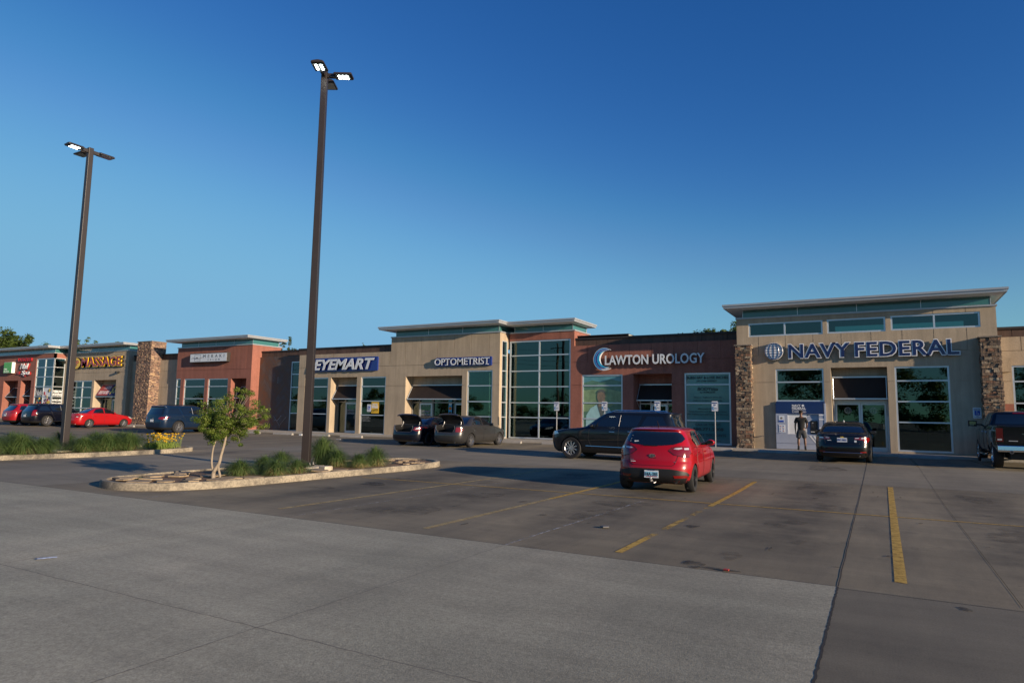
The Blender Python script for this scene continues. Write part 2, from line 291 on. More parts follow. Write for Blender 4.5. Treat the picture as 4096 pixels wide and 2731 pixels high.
# ------------------------------------------------------------------ helpers
def tag(o, label=None, cat=None, group=None, kind=None):
    if label: o['label'] = label
    if cat: o['category'] = cat
    if group: o['group'] = group
    if kind: o['kind'] = kind
    return o
def empty(name, loc=(0, 0, 0), rz=0.0, label=None, cat=None, group=None):
    o = bpy.data.objects.new(name, None); COL.objects.link(o); o.location = loc; o.rotation_euler = (0, 0, rz); o.empty_display_size = 0.2
    return tag(o, label, cat, group)
def link(name, me, parent=None, mats=()):
    for m in mats: me.materials.append(M[m] if isinstance(m, str) else m)
    o = bpy.data.objects.new(name, me); COL.objects.link(o)
    if parent: o.parent = parent
    return o
class B:
    """mesh builder"""
    def __init__(s): s.v = []; s.f = []; s.mi = []; s.cur = 0
    def face(s, pts, mi=None):
        n = len(s.v); s.v += [tuple(p) for p in pts]; s.f.append(tuple(range(n, n+len(pts)))); s.mi.append(s.cur if mi is None else mi)
    def box(s, x0, x1, y0, y1, z0, z1, mi=None):
        x0, x1 = min(x0, x1), max(x0, x1); y0, y1 = min(y0, y1), max(y0, y1); z0, z1 = min(z0, z1), max(z0, z1)
        n = len(s.v); s.v += [(x0, y0, z0), (x1, y0, z0), (x1, y1, z0), (x0, y1, z0), (x0, y0, z1), (x1, y0, z1), (x1, y1, z1), (x0, y1, z1)]
        for q in ((3, 2, 1, 0), (4, 5, 6, 7), (0, 1, 5, 4), (1, 2, 6, 5), (2, 3, 7, 6), (3, 0, 4, 7)):
            s.f.append(tuple(n+i for i in q)); s.mi.append(s.cur if mi is None else mi)
        return s
    def prism(s, poly, axis, a, b_, mi=None):
        """extrude 2-D polygon; axis 'y': poly is (x,z); 'x': poly is (y,z); 'z': poly is (x,y)"""
        def P(p, d): return (p[0], d, p[1]) if axis == 'y' else ((d, p[0], p[1]) if axis == 'x' else (p[0], p[1], d))
        n = len(s.v); k = len(poly); m = s.cur if mi is None else mi
        s.v += [P(p, a) for p in poly]+[P(p, b_) for p in poly]
        s.f.append(tuple(range(n, n+k))); s.mi.append(m); s.f.append(tuple(range(n+2*k-1, n+k-1, -1))); s.mi.append(m)
        for i in range(k):
            j = (i+1) % k; s.f.append((n+i, n+k+i, n+k+j, n+j)); s.mi.append(m)
        return s
    def tube(s, path, r, n=8, mi=None, caps=True):
        """path of points, r scalar or list"""
        m = s.cur if mi is None else mi; P = [Vector(p) for p in path]; rings = []
        rr = r if isinstance(r, (list, tuple)) else [r]*len(P)
        up = None
        for i, p in enumerate(P):
            d = (P[min(i+1, len(P)-1)]-P[max(i-1, 0)])
            if d.length < 1e-9: d = Vector((0, 0, 1))
            d.normalize()
            a = d.orthogonal() if up is None else (up-d*up.dot(d))
            if a.length < 1e-6: a = d.orthogonal()
            a.normalize(); up = a; b_ = d.cross(a)
            k = len(s.v); s.v += [tuple(p+(a*math.cos(2*math.pi*j/n)+b_*math.sin(2*math.pi*j/n))*rr[i]) for j in range(n)]
            rings.append(k)
        for q in range(len(rings)-1):
            for j in range(n):
                s.f.append((rings[q]+j, rings[q]+(j+1) % n, rings[q+1]+(j+1) % n, rings[q+1]+j)); s.mi.append(m)
        if caps:
            s.f.append(tuple(rings[0]+j for j in range(n-1, -1, -1))); s.mi.append(m); s.f.append(tuple(rings[-1]+j for j in range(n))); s.mi.append(m)
        return s
    def ell(s, c, r, nu=12, nv=8, mi=None):
        m = s.cur if mi is None else mi; n = len(s.v)
        for i in range(nv+1):
            th = math.pi*i/nv
            for j in range(nu):
                ph = 2*math.pi*j/nu; s.v.append((c[0]+r[0]*math.sin(th)*math.cos(ph), c[1]+r[1]*math.sin(th)*math.sin(ph), c[2]+r[2]*math.cos(th)))
        for i in range(nv):
            for j in range(nu):
                a = n+i*nu+j; b_ = n+i*nu+(j+1) % nu; s.f.append((a, a+nu, b_+nu, b_)); s.mi.append(m)
        return s
    def xf(s, mat, start=0):
        for i in range(start, len(s.v)): s.v[i] = tuple(mat @ Vector(s.v[i]))
        return s
    def mesh(s, name, smooth=False, weld=True, bevel=0.0, recalc=True):
        me = bpy.data.meshes.new(name); me.from_pydata(s.v, [], s.f)
        me.polygons.foreach_set('material_index', s.mi)
        bm = bmesh.new(); bm.from_mesh(me)
        if weld: bmesh.ops.remove_doubles(bm, verts=bm.verts, dist=1e-5)
        if recalc: bmesh.ops.recalc_face_normals(bm, faces=bm.faces)
        if bevel:
            ed = [e for e in bm.edges if len(e.link_faces) == 2 and e.calc_face_angle(0) > 0.6]
            bmesh.ops.bevel(bm, geom=ed, offset=bevel, segments=2, affect='EDGES', profile=0.6, clamp_overlap=True)
        if smooth:
            for f in bm.faces: f.smooth = True
            for e in bm.edges:
                if len(e.link_faces) == 2 and e.calc_face_angle(0) > R(40): e.smooth = False
        bm.to_mesh(me); bm.free(); me.update()
        return me
    def build(s, name, mats, parent=None, smooth=False, bevel=0.0, weld=True, recalc=True):
        if not isinstance(mats, (list, tuple)): mats = [mats]
        return link(name, s.mesh(name, smooth, weld, bevel, recalc), parent, mats)
def relief(b, mp, u0, u1, v0, v1, rects, thick=0.2, mi=None):
    us = sorted({u0, u1} | {u for r in rects for u in r[:2] if u0 < u < u1}); vs = sorted({v0, v1} | {v for r in rects for v in r[2:4] if v0 < v < v1})
    D = []
    for i in range(len(us)-1):
        row = []
        for j in range(len(vs)-1):
            cu, cv = (us[i]+us[i+1])/2, (vs[j]+vs[j+1])/2; d = 0.0
            for r in rects:
                if r[0] < cu < r[1] and r[2] < cv < r[3]: d = r[4]
            row.append(d)
        D.append(row)
    g = lambda i, j: (thick, True) if not (0 <= i < len(us)-1 and 0 <= j < len(vs)-1) else ((thick, True) if D[i][j] is None else (D[i][j], False))
    for i in range(len(us)-1):
        for j in range(len(vs)-1):
            d = D[i][j]
            if d is not None: b.face([mp(us[i], vs[j], d), mp(us[i+1], vs[j], d), mp(us[i+1], vs[j+1], d), mp(us[i], vs[j+1], d)], mi)
    for i in range(len(us)):
        for j in range(len(vs)-1):
            a, c = g(i-1, j), g(i, j)
            if a[1] and c[1]: continue
            if abs(a[0]-c[0]) > 1e-6: b.face([mp(us[i], vs[j], a[0]), mp(us[i], vs[j], c[0]), mp(us[i], vs[j+1], c[0]), mp(us[i], vs[j+1], a[0])], mi)
    for j in range(len(vs)):
        for i in range(len(us)-1):
            a, c = g(i, j-1), g(i, j)
            if a[1] and c[1]: continue
            if abs(a[0]-c[0]) > 1e-6: b.face([mp(us[i], vs[j], a[0]), mp(us[i], vs[j], c[0]), mp(us[i+1], vs[j], c[0]), mp(us[i+1], vs[j], a[0])], mi)
def front(Y): return lambda u, v, d: (u, Y+d, v)
def faceR(X): return lambda u, v, d: (X-d, u, v)
def faceL(X): return lambda u, v, d: (X+d, u, v)
_tc = {}
def text(name, s, x0, x1, z0, z1, Y, mat, parent, ext=0.02, bold=0.0, shear=0.0, space=1.0, plane='front', fit=True):
    """lettering standing in a vertical plane, fitted to the box x0..x1, z0..z1; its face is at Y (front) or X=Y (right)"""
    cu = bpy.data.curves.new(name, 'FONT'); cu.body = s; cu.size = 1.0; cu.extrude = 0.5; cu.offset = bold; cu.shear = shear; cu.space_character = space
    cu.resolution_u = 3; cu.align_x = 'LEFT'
    o = bpy.data.objects.new(name, cu); COL.objects.link(o)
    dg = bpy.context.evaluated_depsgraph_get(); me = bpy.data.meshes.new_from_object(o.evaluated_get(dg))
    bpy.data.objects.remove(o); bpy.data.curves.remove(cu); me.name = name
    xs = [v.co.x for v in me.vertices]; ys = [v.co.y for v in me.vertices]
    ax, bx, ay, by = min(xs), max(xs), min(ys), max(ys)
    sx = (x1-x0)/(bx-ax); sz = (z1-z0)/(by-ay)
    if not fit: sx = sz
    for v in me.vertices:
        u = x0+(v.co.x-ax)*sx; h = z0+(v.co.y-ay)*sz; d = Y+(0.5-v.co.z)*ext if plane == 'front' else Y-(0.5-v.co.z)*ext
        v.co = (u, d, h) if plane == 'front' else (d, u, h)
    if plane == 'front' or plane == 'right':
        pass
    me.materials.clear()
    return link(name, me, parent, [mat])
def flatpoly(b, poly, Y, t=0.01, mi=None): b.prism(poly, 'y', Y, Y+t, mi)
def circ(cx, cz, r, n=32, a0=0, a1=2*math.pi): return [(cx+r*math.cos(a0+(a1-a0)*i/n), cz+r*math.sin(a0+(a1-a0)*i/n)) for i in range(n)]
def gz(x, y):
    s = min(max((y-16)/15, 0), 1)
    return s*(0.2+0.009*min(max(0, -x-42), 60))
def evalmesh(o):
    dg = bpy.context.evaluated_depsgraph_get(); return bpy.data.meshes.new_from_object(o.evaluated_get(dg))
# ================================================================== SETTING
def ground_sheet():
    b = B(); xs = [-420, -200, -130]+[-104+2*i for i in range(32)]+[-36, -20, 0, 20, 60, 200, 420]; ys = [-420, -100, -20, 0, 8]+[16+i for i in range(16)]+[31.9, 34, 60, 120, 420]
    xs = sorted(set(xs)); n = len(ys)
    for x in xs:
        for y in ys: b.v.append((x, y, gz(x, y)))
    for i in range(len(xs)-1):
        for j in range(n-1):
            b.f.append((i*n+j, (i+1)*n+j, (i+1)*n+j+1, i*n+j+1)); b.mi.append(0)
    return b.build('ground', 'lot')
tag(ground_sheet(), kind='structure')
def sheet(name, poly, z, mat):
    b = B(); b.face([(x, y, (gz(x, y))+z) for x, y in poly]); return tag(b.build(name, mat), kind='structure')
sheet('apron', [(-300, -300), (-0.44, -300), (-0.44, 7.73), (-300, 7.73)], 0.003, 'apron')
sheet('pavement_slab', [(-0.44, -300), (90, -300), (90, 7.62), (-0.44, 7.7)], 0.002, 'slab')
sheet('driving_lane', [(-300, 7.74), (-15.9, 7.74), (-15.9, 15.9), (-300, 15.9)], 0.002, 'lane')
sheet('driving_lane', [(-23.8, 19.4), (60, 19.4), (60, 26.4), (-23.8, 26.4)], 0.002, 'lane')
def ribbon(b, pts, w, z, jit=0.0, seed=1, step=0.25):
    rnd = random.Random(seed); P = []
    for (a, c) in zip(pts[:-1], pts[1:]):
        L = math.hypot(c[0]-a[0], c[1]-a[1]); k = max(1, int(L/step))
        for i in range(k): P.append((a[0]+(c[0]-a[0])*i/k, a[1]+(c[1]-a[1])*i/k))
    P.append(pts[-1]); row = []
    dx, dy = pts[-1][0]-pts[0][0], pts[-1][1]-pts[0][1]; L = math.hypot(dx, dy); nx, ny = -dy/L, dx/L
    for (x, y) in P:
        o = rnd.uniform(-jit, jit); w2 = w/2*rnd.uniform(1-min(jit*30, .6), 1+min(jit*30, .6)) if jit else w/2
        row.append(((x+nx*(o+w2), y+ny*(o+w2)), (x+nx*(o-w2), y+ny*(o-w2))))
    for a, c in zip(row[:-1], row[1:]):
        b.face([(a[0][0], a[0][1], gz(*a[0])+z), (a[1][0], a[1][1], gz(*a[1])+z), (c[1][0], c[1][1], gz(*c[1])+z), (c[0][0], c[0][1], gz(*c[0])+z)])
M['joint'] = pm('joint_filler', (0.15, 0.135, 0.12), 0.95, var=0.3, vs=6)
M['crack'] = pm('open_joint', (0.025, 0.023, 0.022), 0.95, var=0.3, vs=9)
M['palejoint'] = wornmat('pale_joint', (0.42, 0.42, 0.42), 0.42, 0.62, 5)
ZJ = 0.0045
b = B(); ribbon(b, [(-0.44, -20), (-0.44, 7.73)], 0.020, ZJ, 0.005, 3, 0.05); tag(b.build('open_joint', 'crack', weld=False), kind='structure')
b = B(); ribbon(b, [(-0.44, 7.75), (-0.46, 31)], 0.014, ZJ, 0.004, 4); ribbon(b, [(-60, 7.735), (-0.44, 7.735)], 0.014, ZJ, 0.003, 5, 0.1)
ribbon(b, [(1.09, 7.8), (1.09, 31)], 0.006, ZJ, 0.002, 6); ribbon(b, [(-15, 19.4), (60, 19.4)], 0.008, ZJ, 0.003, 8)
ribbon(b, [(-0.44, 7.66), (30, 7.6)], 0.008, ZJ, 0.003, 12)
tag(b.build('slab_joint', 'crack', weld=False), kind='structure')
b = B(); ribbon(b, [(-30, 3.77), (-0.44, 3.77)], 0.009, ZJ, 0.008, 7, 0.08); ribbon(b, [(-8.45, -12), (-8.4, 7.7)], 0.008, ZJ, 0.006, 9, 0.1)
ribbon(b, [(-4.35, -12), (-4.35, 7.72)], 0.007, ZJ, 0.004, 10, 0.1); ribbon(b, [(-30, 0.0), (-0.44, 0.0)], 0.006, ZJ, 0.004, 11)
tag(b.build('slab_joint', 'joint', weld=False), kind='structure')
b = B(); ribbon(b, [(-4.35, 7.75), (-4.25, 13.2)], 0.035, ZJ, 0.006, 13); ribbon(b, [(-12.3, 7.8), (-12.6, 9.0)], 0.03, ZJ, 0.006, 14); ribbon(b, [(-8.4, 7.75), (-8.3, 16)], 0.025, ZJ, 0.006, 15)
tag(b.build('slab_joint', 'palejoint', weld=False), kind='structure')
# painted bay markings
def mark(x0, y0, x1, y1, wd, mat, z=0.008):
    b = B(); ribbon(b, [(x0, y0), (x1, y1)], wd, .005, 0.0); tag(b.build('bay_marking', mat, weld=False), kind='structure')
mark(0.13, 8.27, 0.17, 19.2, 0.115, 'yellow'); mark(-2.93, 8.1, -2.93, 9.3, 0.10, 'yellow', .008); mark(-2.93, 9.3, -2.92, 13.2, 0.10, 'yellowworn', .008); mark(-2.92, 13.2, -2.93, 18.6, 0.11, 'yellow', .008)
mark(-5.95, 8.15, -5.93, 12.4, 0.11, 'yellowpale'); mark(-5.93, 12.4, -5.93, 18.9, 0.11, 'yellow'); mark(-9.2, 8.3, -8.98, 18.9, 0.11, 'yellowpale')
b = B(); ribbon(b, [(-11.9, 13.45), (3.0, 13.8), (30, 14.0)], 0.07, 0.0062); tag(b.build('bay_marking', 'yellow', weld=False), kind='structure')
for i in range(13):
    x = -35.5+i*3.05
    mark(x, 26.3, x-0.1, 31.4, 0.10, 'yellowfaint', .016)
mark(3.4, 26.5, 3.0, 31.2, 0.1, 'yellowfaint', .016)
# marks of oil and damp
def blot(cx, cy, rx, ry, mat, seed, z=0.018, rot=0.0):
    rnd = random.Random(seed); ph = [rnd.uniform(0, 6.28) for _ in range(6)]; b = B(); pts = []
    for i in range(40):
        a = 2*math.pi*i/40; r = 1+sum(math.sin(a*(k+2)+ph[k])*0.22/(k+1) for k in range(6))
        x, y = rx*r*math.cos(a), ry*r*math.sin(a); pts.append((cx+x*math.cos(rot)-y*math.sin(rot), cy+x*math.sin(rot)+y*math.cos(rot)))
    c = (cx, cy, gz(cx, cy)+z)
    for i in range(40):
        p, q = pts[i], pts[(i+1) % 40]; b.face([c, (p[0], p[1], gz(*p)+z), (q[0], q[1], gz(*q)+z)])
    tag(b.build('oil_mark', mat), kind='structure')
for i, a in enumerate([(-1.95, 7.96, .12, .16, 'oil'), (-1.66, 7.85, .2, .06, 'oil'), (-1.67, 8.69, .14, .22, 'oilfaint'), (-1.05, 10.14, .09, .2, 'oilfaint'), (-1.54, 11.6, .16, .26, 'oilfaint'), (-1.3, 12.0, .16, .3, 'oilfaint'),
                       (-1.6, 18.2, .25, .6, 'oilfaint'), (-1.2, 17.0, .2, .5, 'oilfaint'), (1.75, 17.6, .28, .7, 'oilfaint'), (1.7, 12.5, .3, .7, 'oilfaint'), (-10.6, 12.4, .32, .30, 'oil'), (-10.95, 11.1, .25, .25, 'oilfaint'), (-10.9, 13.7, .2, .3, 'oilfaint'),
                       (-8.6, 14.4, .3, .35, 'oilfaint'), (-4.4, 11.0, .3, .6, 'oilfaint'), (-4.4, 12.5, .5, .5, 'oilfaint'), (-7.4, 9.4, .7, .5, 'oilfaint'), (-7.4, 12.0, .45, .5, 'oilfaint'), (.62, 7.45, .05, .06, 'oil'), (-2.6, 10.6, .06, .15, 'oil'),
                       (-7.5, 17.5, .25, .5, 'oilfaint'), (-4.5, 15.3, .4, .6, 'oilfaint'), (1.9, 10.2, .25, .6, 'oilfaint'), (-0.9, 14.4, .3, .5, 'oilfaint'), (1.3, 27.5, .4, .9, 'oilfaint'), (-1.6, 24, .5, 1.2, 'oilfaint')]):
    blot(*a, 40+i, 0.0068+i*0.0001)
rnd = random.Random(5)
for i in range(26): blot(rnd.uniform(-7, 2.2), rnd.uniform(8.1, 18.5), rnd.uniform(.02, .05), rnd.uniform(.03, .12), 'oil', 100+i, 0.0096+i*.0001)

# sidewalk
b = B()
segs = [(-110+2*i, -108+2*i) for i in range(60)]
for (x0, x1) in segs:
    za, zb = 0.28+gz(x0, 31.9)-0.2, 0.28+gz(x1, 31.9)-0.2
    v = [(x0, 31.92, za), (x1, 31.92, zb), (x1, 36.0, zb), (x0, 36.0, za), (x0, 31.92, za-.5), (x1, 31.92, zb-.5)]
    b.face(v[:4]); b.face([v[4], v[5], v[1], v[0]])
tag(b.build('sidewalk', 'walk'), kind='structure')
b = B()
for x in [-100+3.05*i for i in range(36)]: b.box(x-.008, x+.008, 31.93, 34.5, gz(x, 31.9)+.082, gz(x, 31.9)+.0845)
tag(b.build('sidewalk_joint', 'joint'), kind='structure')

# planting islands
def catmull(P, n=6, closed=True):
    out = []; k = len(P)
    for i in range(k if closed else k-1):
        p0, p1, p2, p3 = (P[(i-1) % k], P[i], P[(i+1) % k], P[(i+2) % k]) if closed else (P[max(i-1, 0)], P[i], P[i+1], P[min(i+2, k-1)])
        for j in range(n):
            t = j/n; out.append(tuple(0.5*((2*b_)+(-a+c)*t+(2*a-5*b_+4*c-d)*t*t+(-a+3*b_-3*c+d)*t**3) for a, b_, c, d in zip(p0, p1, p2, p3)))
    if not closed: out.append(P[-1])
    return out
def island(P, name_bed='planting_bed', h=0.155):
    O = catmull(P, 7); n = len(O)
    def off(d):
        r = []
        for i in range(n):
            a, c = O[i-1], O[(i+1) % n]; tx, ty = c[0]-a[0], c[1]-a[1]; L = math.hypot(tx, ty); r.append((O[i][0]-ty/L*d, O[i][1]+tx/L*d))
        return r
    area = sum(O[i-1][0]*O[i][1]-O[i][0]*O[i-1][1] for i in range(n)); s = 1 if area > 0 else -1
    prof = [(0.0, -0.02), (0.008*s, h-0.03), (0.03*s, h), (0.135*s, h), (0.15*s, h-0.05)]
    rings = [off(d) for d, z in prof]; b = B()
    for r, (d, z) in zip(rings, prof): b.v += [(p[0], p[1], gz(*p)+z) for p in r]
    for q in range(len(prof)-1):
        for i in range(n):
            j = (i+1) % n; b.f.append((q*n+i, q*n+j, (q+1)*n+j, (q+1)*n+i)); b.mi.append(0)
    tag(b.build('kerb', 'concrete_kerb', smooth=True), kind='structure')
    b = B(); inn = off(0.145*s); cx = sum(p[0] for p in inn)/n; cy = sum(p[1] for p in inn)/n
    for i in range(n):
        p, q = inn[i], inn[(i+1) % n]; b.face([(cx, cy, gz(cx, cy)+h-.01), (p[0], p[1], gz(*p)+h-.045), (q[0], q[1], gz(*q)+h-.045)])
    tag(b.build(name_bed, 'mulch'), kind='structure')
# kerb concrete with dark weathering along its outer face
def kerbmat():
    m, t, bb = newmat('weathered_kerb'); N = t.nodes; Lk = t.links
    tc = N.new('ShaderNodeTexCoord')
    n = N.new('ShaderNodeTexNoise'); n.inputs['Scale'].default_value = 1.3; n.inputs['Detail'].default_value = 9; n.inputs['Roughness'].default_value = 0.7; Lk.new(tc.outputs['Object'], n.inputs['Vector'])
    n2 = N.new('ShaderNodeTexNoise'); n2.inputs['Scale'].default_value = 24; n2.inputs['Detail'].default_value = 5; Lk.new(tc.outputs['Object'], n2.inputs['Vector'])
    cr = N.new('ShaderNodeValToRGB'); e = cr.color_ramp.elements; e[0].position = 0.38; e[0].color = (0.10, 0.088, 0.072, 1); e[1].position = 0.6; e[1].color = (0.35, 0.30, 0.22, 1)
    Lk.new(n.outputs[0], cr.inputs[0])
    r = N.new('ShaderNodeMapRange'); r.inputs[1].default_value = 0.35; r.inputs[2].default_value = 0.65; r.inputs[3].default_value = 0.72; r.inputs[4].default_value = 1.15; Lk.new(n2.outputs[0], r.inputs[0])
    s = N.new('ShaderNodeVectorMath'); s.operation = 'SCALE'; Lk.new(cr.outputs[0], s.inputs[0]); Lk.new(r.outputs[0], s.inputs['Scale']); Lk.new(s.outputs[0], bb.inputs['Base Color'])
    bb.inputs['Roughness'].default_value = 0.9
    bp = N.new('ShaderNodeBump'); bp.inputs['Strength'].default_value = 0.5; bp.inputs['Distance'].default_value = 0.01; Lk.new(n2.outputs[0], bp.inputs['Height']); Lk.new(bp.outputs[0], bb.inputs['Normal'])
    return m
M['concrete_kerb'] = kerbmat()
ISL1 = [(-15.5, 9.6), (-15.25, 8.75), (-14.6, 8.3), (-13.7, 8.33), (-12.95, 8.95), (-12.55, 10.2), (-12.38, 13), (-12.2, 16.5), (-12.35, 17.6), (-13.0, 18.1), (-13.9, 18.15), (-14.7, 17.5), (-15.2, 15.8), (-15.5, 13), (-15.55, 11)]
island(ISL1)
island([(-27.4, 8), (-27.3, 6.0), (-26.2, 4.6), (-25.0, 5.0), (-24.6, 7), (-24.35, 10), (-23.9, 13), (-23.95, 15.5), (-24.2, 17.1), (-24.8, 17.6), (-26.0, 17.5), (-27.0, 16.4), (-27.4, 14), (-27.5, 11)])

# ================================================================== STRIP OF SHOPS
YF = 33.5
GW = 0.022
def grooves_h(x0, x1, zs): return [(x0, x1, z-.014, z+.014, 0.02) for z in zs]
def grooves_v(xs, z0, z1): return [(x-.012, x+.012, z0, z1, 0.02) for x in xs]
def window(parent, x0, x1, z0, z1, Y, vm=(), hm=(), glass='glass', fr=0.07, dep=0.09, name='window', plane='front'):
    """aluminium frame with its pane as a child; plane 'front' faces -Y, 'right' faces +X (then x is Y and Y is X)"""
    b = B(); d0, d1 = Y+dep-.05, Y+dep+.03
    def bx(a, c, z_, zz, e=0.0):
        if plane == 'front': b.box(a, c, d0-e, d1, z_, zz)
        else: b.box(2*Y-d0+e, 2*Y-d1, a, c, z_, zz)
    bx(x0, x0+fr, z0, z1); bx(x1-fr, x1, z0, z1); bx(x0+fr, x1-fr, z0, z0+fr); bx(x0+fr, x1-fr, z1-fr, z1)
    for v in vm: bx(v-fr/2, v+fr/2, z0+fr, z1-fr)
    for h in hm: bx(x0+fr, x1-fr, h-fr*.42, h+fr*.42, 0.006)
    o = b.build(name, 'alum', parent)
    b = B(); p = Y+dep+.004 if plane == 'front' else Y-dep-.004
    gl = glass if isinstance(glass, (list, tuple)) else None
    hh = [z0+.03]+list(hm)+[z1-.03]
    if plane == 'front': b.box(x0+.03, x1-.03, p, p+.012, z0+.03, z1-.03)
    else: b.box(p-.012, p, x0+.03, x1-.03, z0+.03, z1-.03)
    b.build('pane', glass, o)
    return o
def roof_box(parent, x0, x1, Y, sill, top, depth=2.75, ov=0.62, right=True, left=True, dz=0, front_ov=0.8, back=0.0):
    """glass band and overhanging metal roof on a raised shopfront box"""
    b = B(); b.box(x0-(.04 if left else 0), x1+(.05 if right else 0), Y-.05, Y+depth, sill, sill+.075); b.build('sill_flashing', 'roofmetal', parent)
    g0, g1 = x0+.28, x1-.15
    gb = B(); gb.box(g0, g1, Y+.12, Y+depth-.15, sill+.075, top-.2); o = gb.build('glass_band', 'teal', parent)
    n = max(2, int((g1-g0)/2.1))
    for i in range(n+1):
        x = g0+(g1-g0)*i/n; jb = B(); jb.box(x-.012, x+.012, Y+.108, Y+.119, sill+.075, top-.2); jb.build('glazing_bar', 'alum', o)
    jb = B(); jb.box(g1+.001, g1+.02, Y+depth-.2, Y+depth-.15, sill+.075, top-.2); jb.build('glazing_bar', 'alum', o)
    xl, xr = x0-(ov-.1 if left else 0), x1+(ov-.25 if right else 0); y0, y1 = Y-front_ov, Y+depth+.25
    r = B(); r.box(xl, xr, y0, y1, top-.09, top); r.box(xl+.045, xr-.045, y0+.045, y1-.045, top-.19, top-.09)
    # sloping soffit back to the glass
    r.build('roof', 'roofmetal', parent)
    s = B(); s.box(xl+.12, xr-.12, y0+.12, y1-.12, top-.2, top-.191); s.build('soffit', 'white', parent)
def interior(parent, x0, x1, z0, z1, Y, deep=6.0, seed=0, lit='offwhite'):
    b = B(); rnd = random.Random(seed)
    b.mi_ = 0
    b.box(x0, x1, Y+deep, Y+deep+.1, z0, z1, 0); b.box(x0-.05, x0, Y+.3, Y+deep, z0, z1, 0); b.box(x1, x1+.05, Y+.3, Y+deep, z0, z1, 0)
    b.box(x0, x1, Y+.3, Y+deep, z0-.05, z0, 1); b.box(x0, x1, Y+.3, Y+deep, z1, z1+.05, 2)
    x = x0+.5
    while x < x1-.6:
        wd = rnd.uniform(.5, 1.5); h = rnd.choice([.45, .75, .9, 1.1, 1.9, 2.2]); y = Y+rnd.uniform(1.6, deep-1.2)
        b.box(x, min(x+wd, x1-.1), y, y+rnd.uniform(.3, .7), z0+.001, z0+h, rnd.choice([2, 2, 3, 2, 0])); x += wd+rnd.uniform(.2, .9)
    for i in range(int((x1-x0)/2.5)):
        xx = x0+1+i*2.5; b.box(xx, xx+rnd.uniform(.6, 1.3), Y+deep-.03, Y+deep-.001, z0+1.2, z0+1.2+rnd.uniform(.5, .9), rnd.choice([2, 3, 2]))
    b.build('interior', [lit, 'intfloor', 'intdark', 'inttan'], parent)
def awning(parent, x0, x1, yb, zt, yf, zb, mat='awning'):
    b = B(); b.prism([(yf+.03, zb+.04), (yb, zt), (yb, zt-.03), (yf+.03, zb+.01)], 'x', x0+.06, x1-.04, 1)
    for z_, y_ in ((zb, yf), (zt+.01, yb-.02)): b.box(x0+.02, x1-.01, y_-.028, y_+.028, z_-.03, z_+.03, 0)
    for x in (x0+.04, x1-.04):
        b.tube([(x, yf, zb), (x, yb, zt)], .02, 6, 0); b.tube([(x, yf+.02, zb-.03), (x, yb+.3, zb-.75)], .018, 6, 0)
    return b.build('awning', ['alum', mat], parent)
def door(parent, x0, x1, z0, z1, Y, panes=1, name='door'):
    b = B(); fr = .075
    b.box(x0, x0+fr, Y-.03, Y+.03, z0, z1); b.box(x1-fr, x1, Y-.03, Y+.03, z0, z1); b.box(x0+fr, x1-fr, Y-.03, Y+.03, z1-.09, z1); b.box(x0+fr, x1-fr, Y-.03, Y+.03, z0, z0+.16)
    o = b.build(name, 'alum', parent)
    g = B(); g.box(x0+fr-.01, x1-fr+.01, Y-.005, Y+.006, z0+.15, z1-.08); g.build('pane', 'glass', o)
    h = B(); h.tube([(x1-.12, Y-.035, z0+.95), (x1-.12, Y-.075, z0+.97), (x1-.12, Y-.075, z0+1.2), (x1-.12, Y-.035, z0+1.22)], .013, 6); h.build('handle', 'chrome', o)
    return o
def parapet(parent, x0, x1, Y, z0, z1, name='parapet'):
    b = B(); n = max(1, int((x1-x0)/.62))
    for i in range(n):
        a = x0+(x1-x0)*i/n; c = x0+(x1-x0)*(i+1)/n; b.box(a, c-.018, Y+.03+.002*(i % 2), Y+.12, z0, z1-.1)
    b.box(x0, x1, Y+.05, Y+.14, z0, z1-.1)
    o = b.build(name, 'brown', parent)
    c = B(); c.box(x0, x1, Y-.03, Y+.3, z1-.1, z1); c.build('cap', 'cap', o)
    return o
def lowroof(parent, x0, x1, Y, z):
    b = B(); b.box(x0, x1, Y, Y+14, z-.3, z); b.box(x0, x1, Y+13.8, Y+14, 0, z-.3); b.build('flat_roof', 'cap', parent)
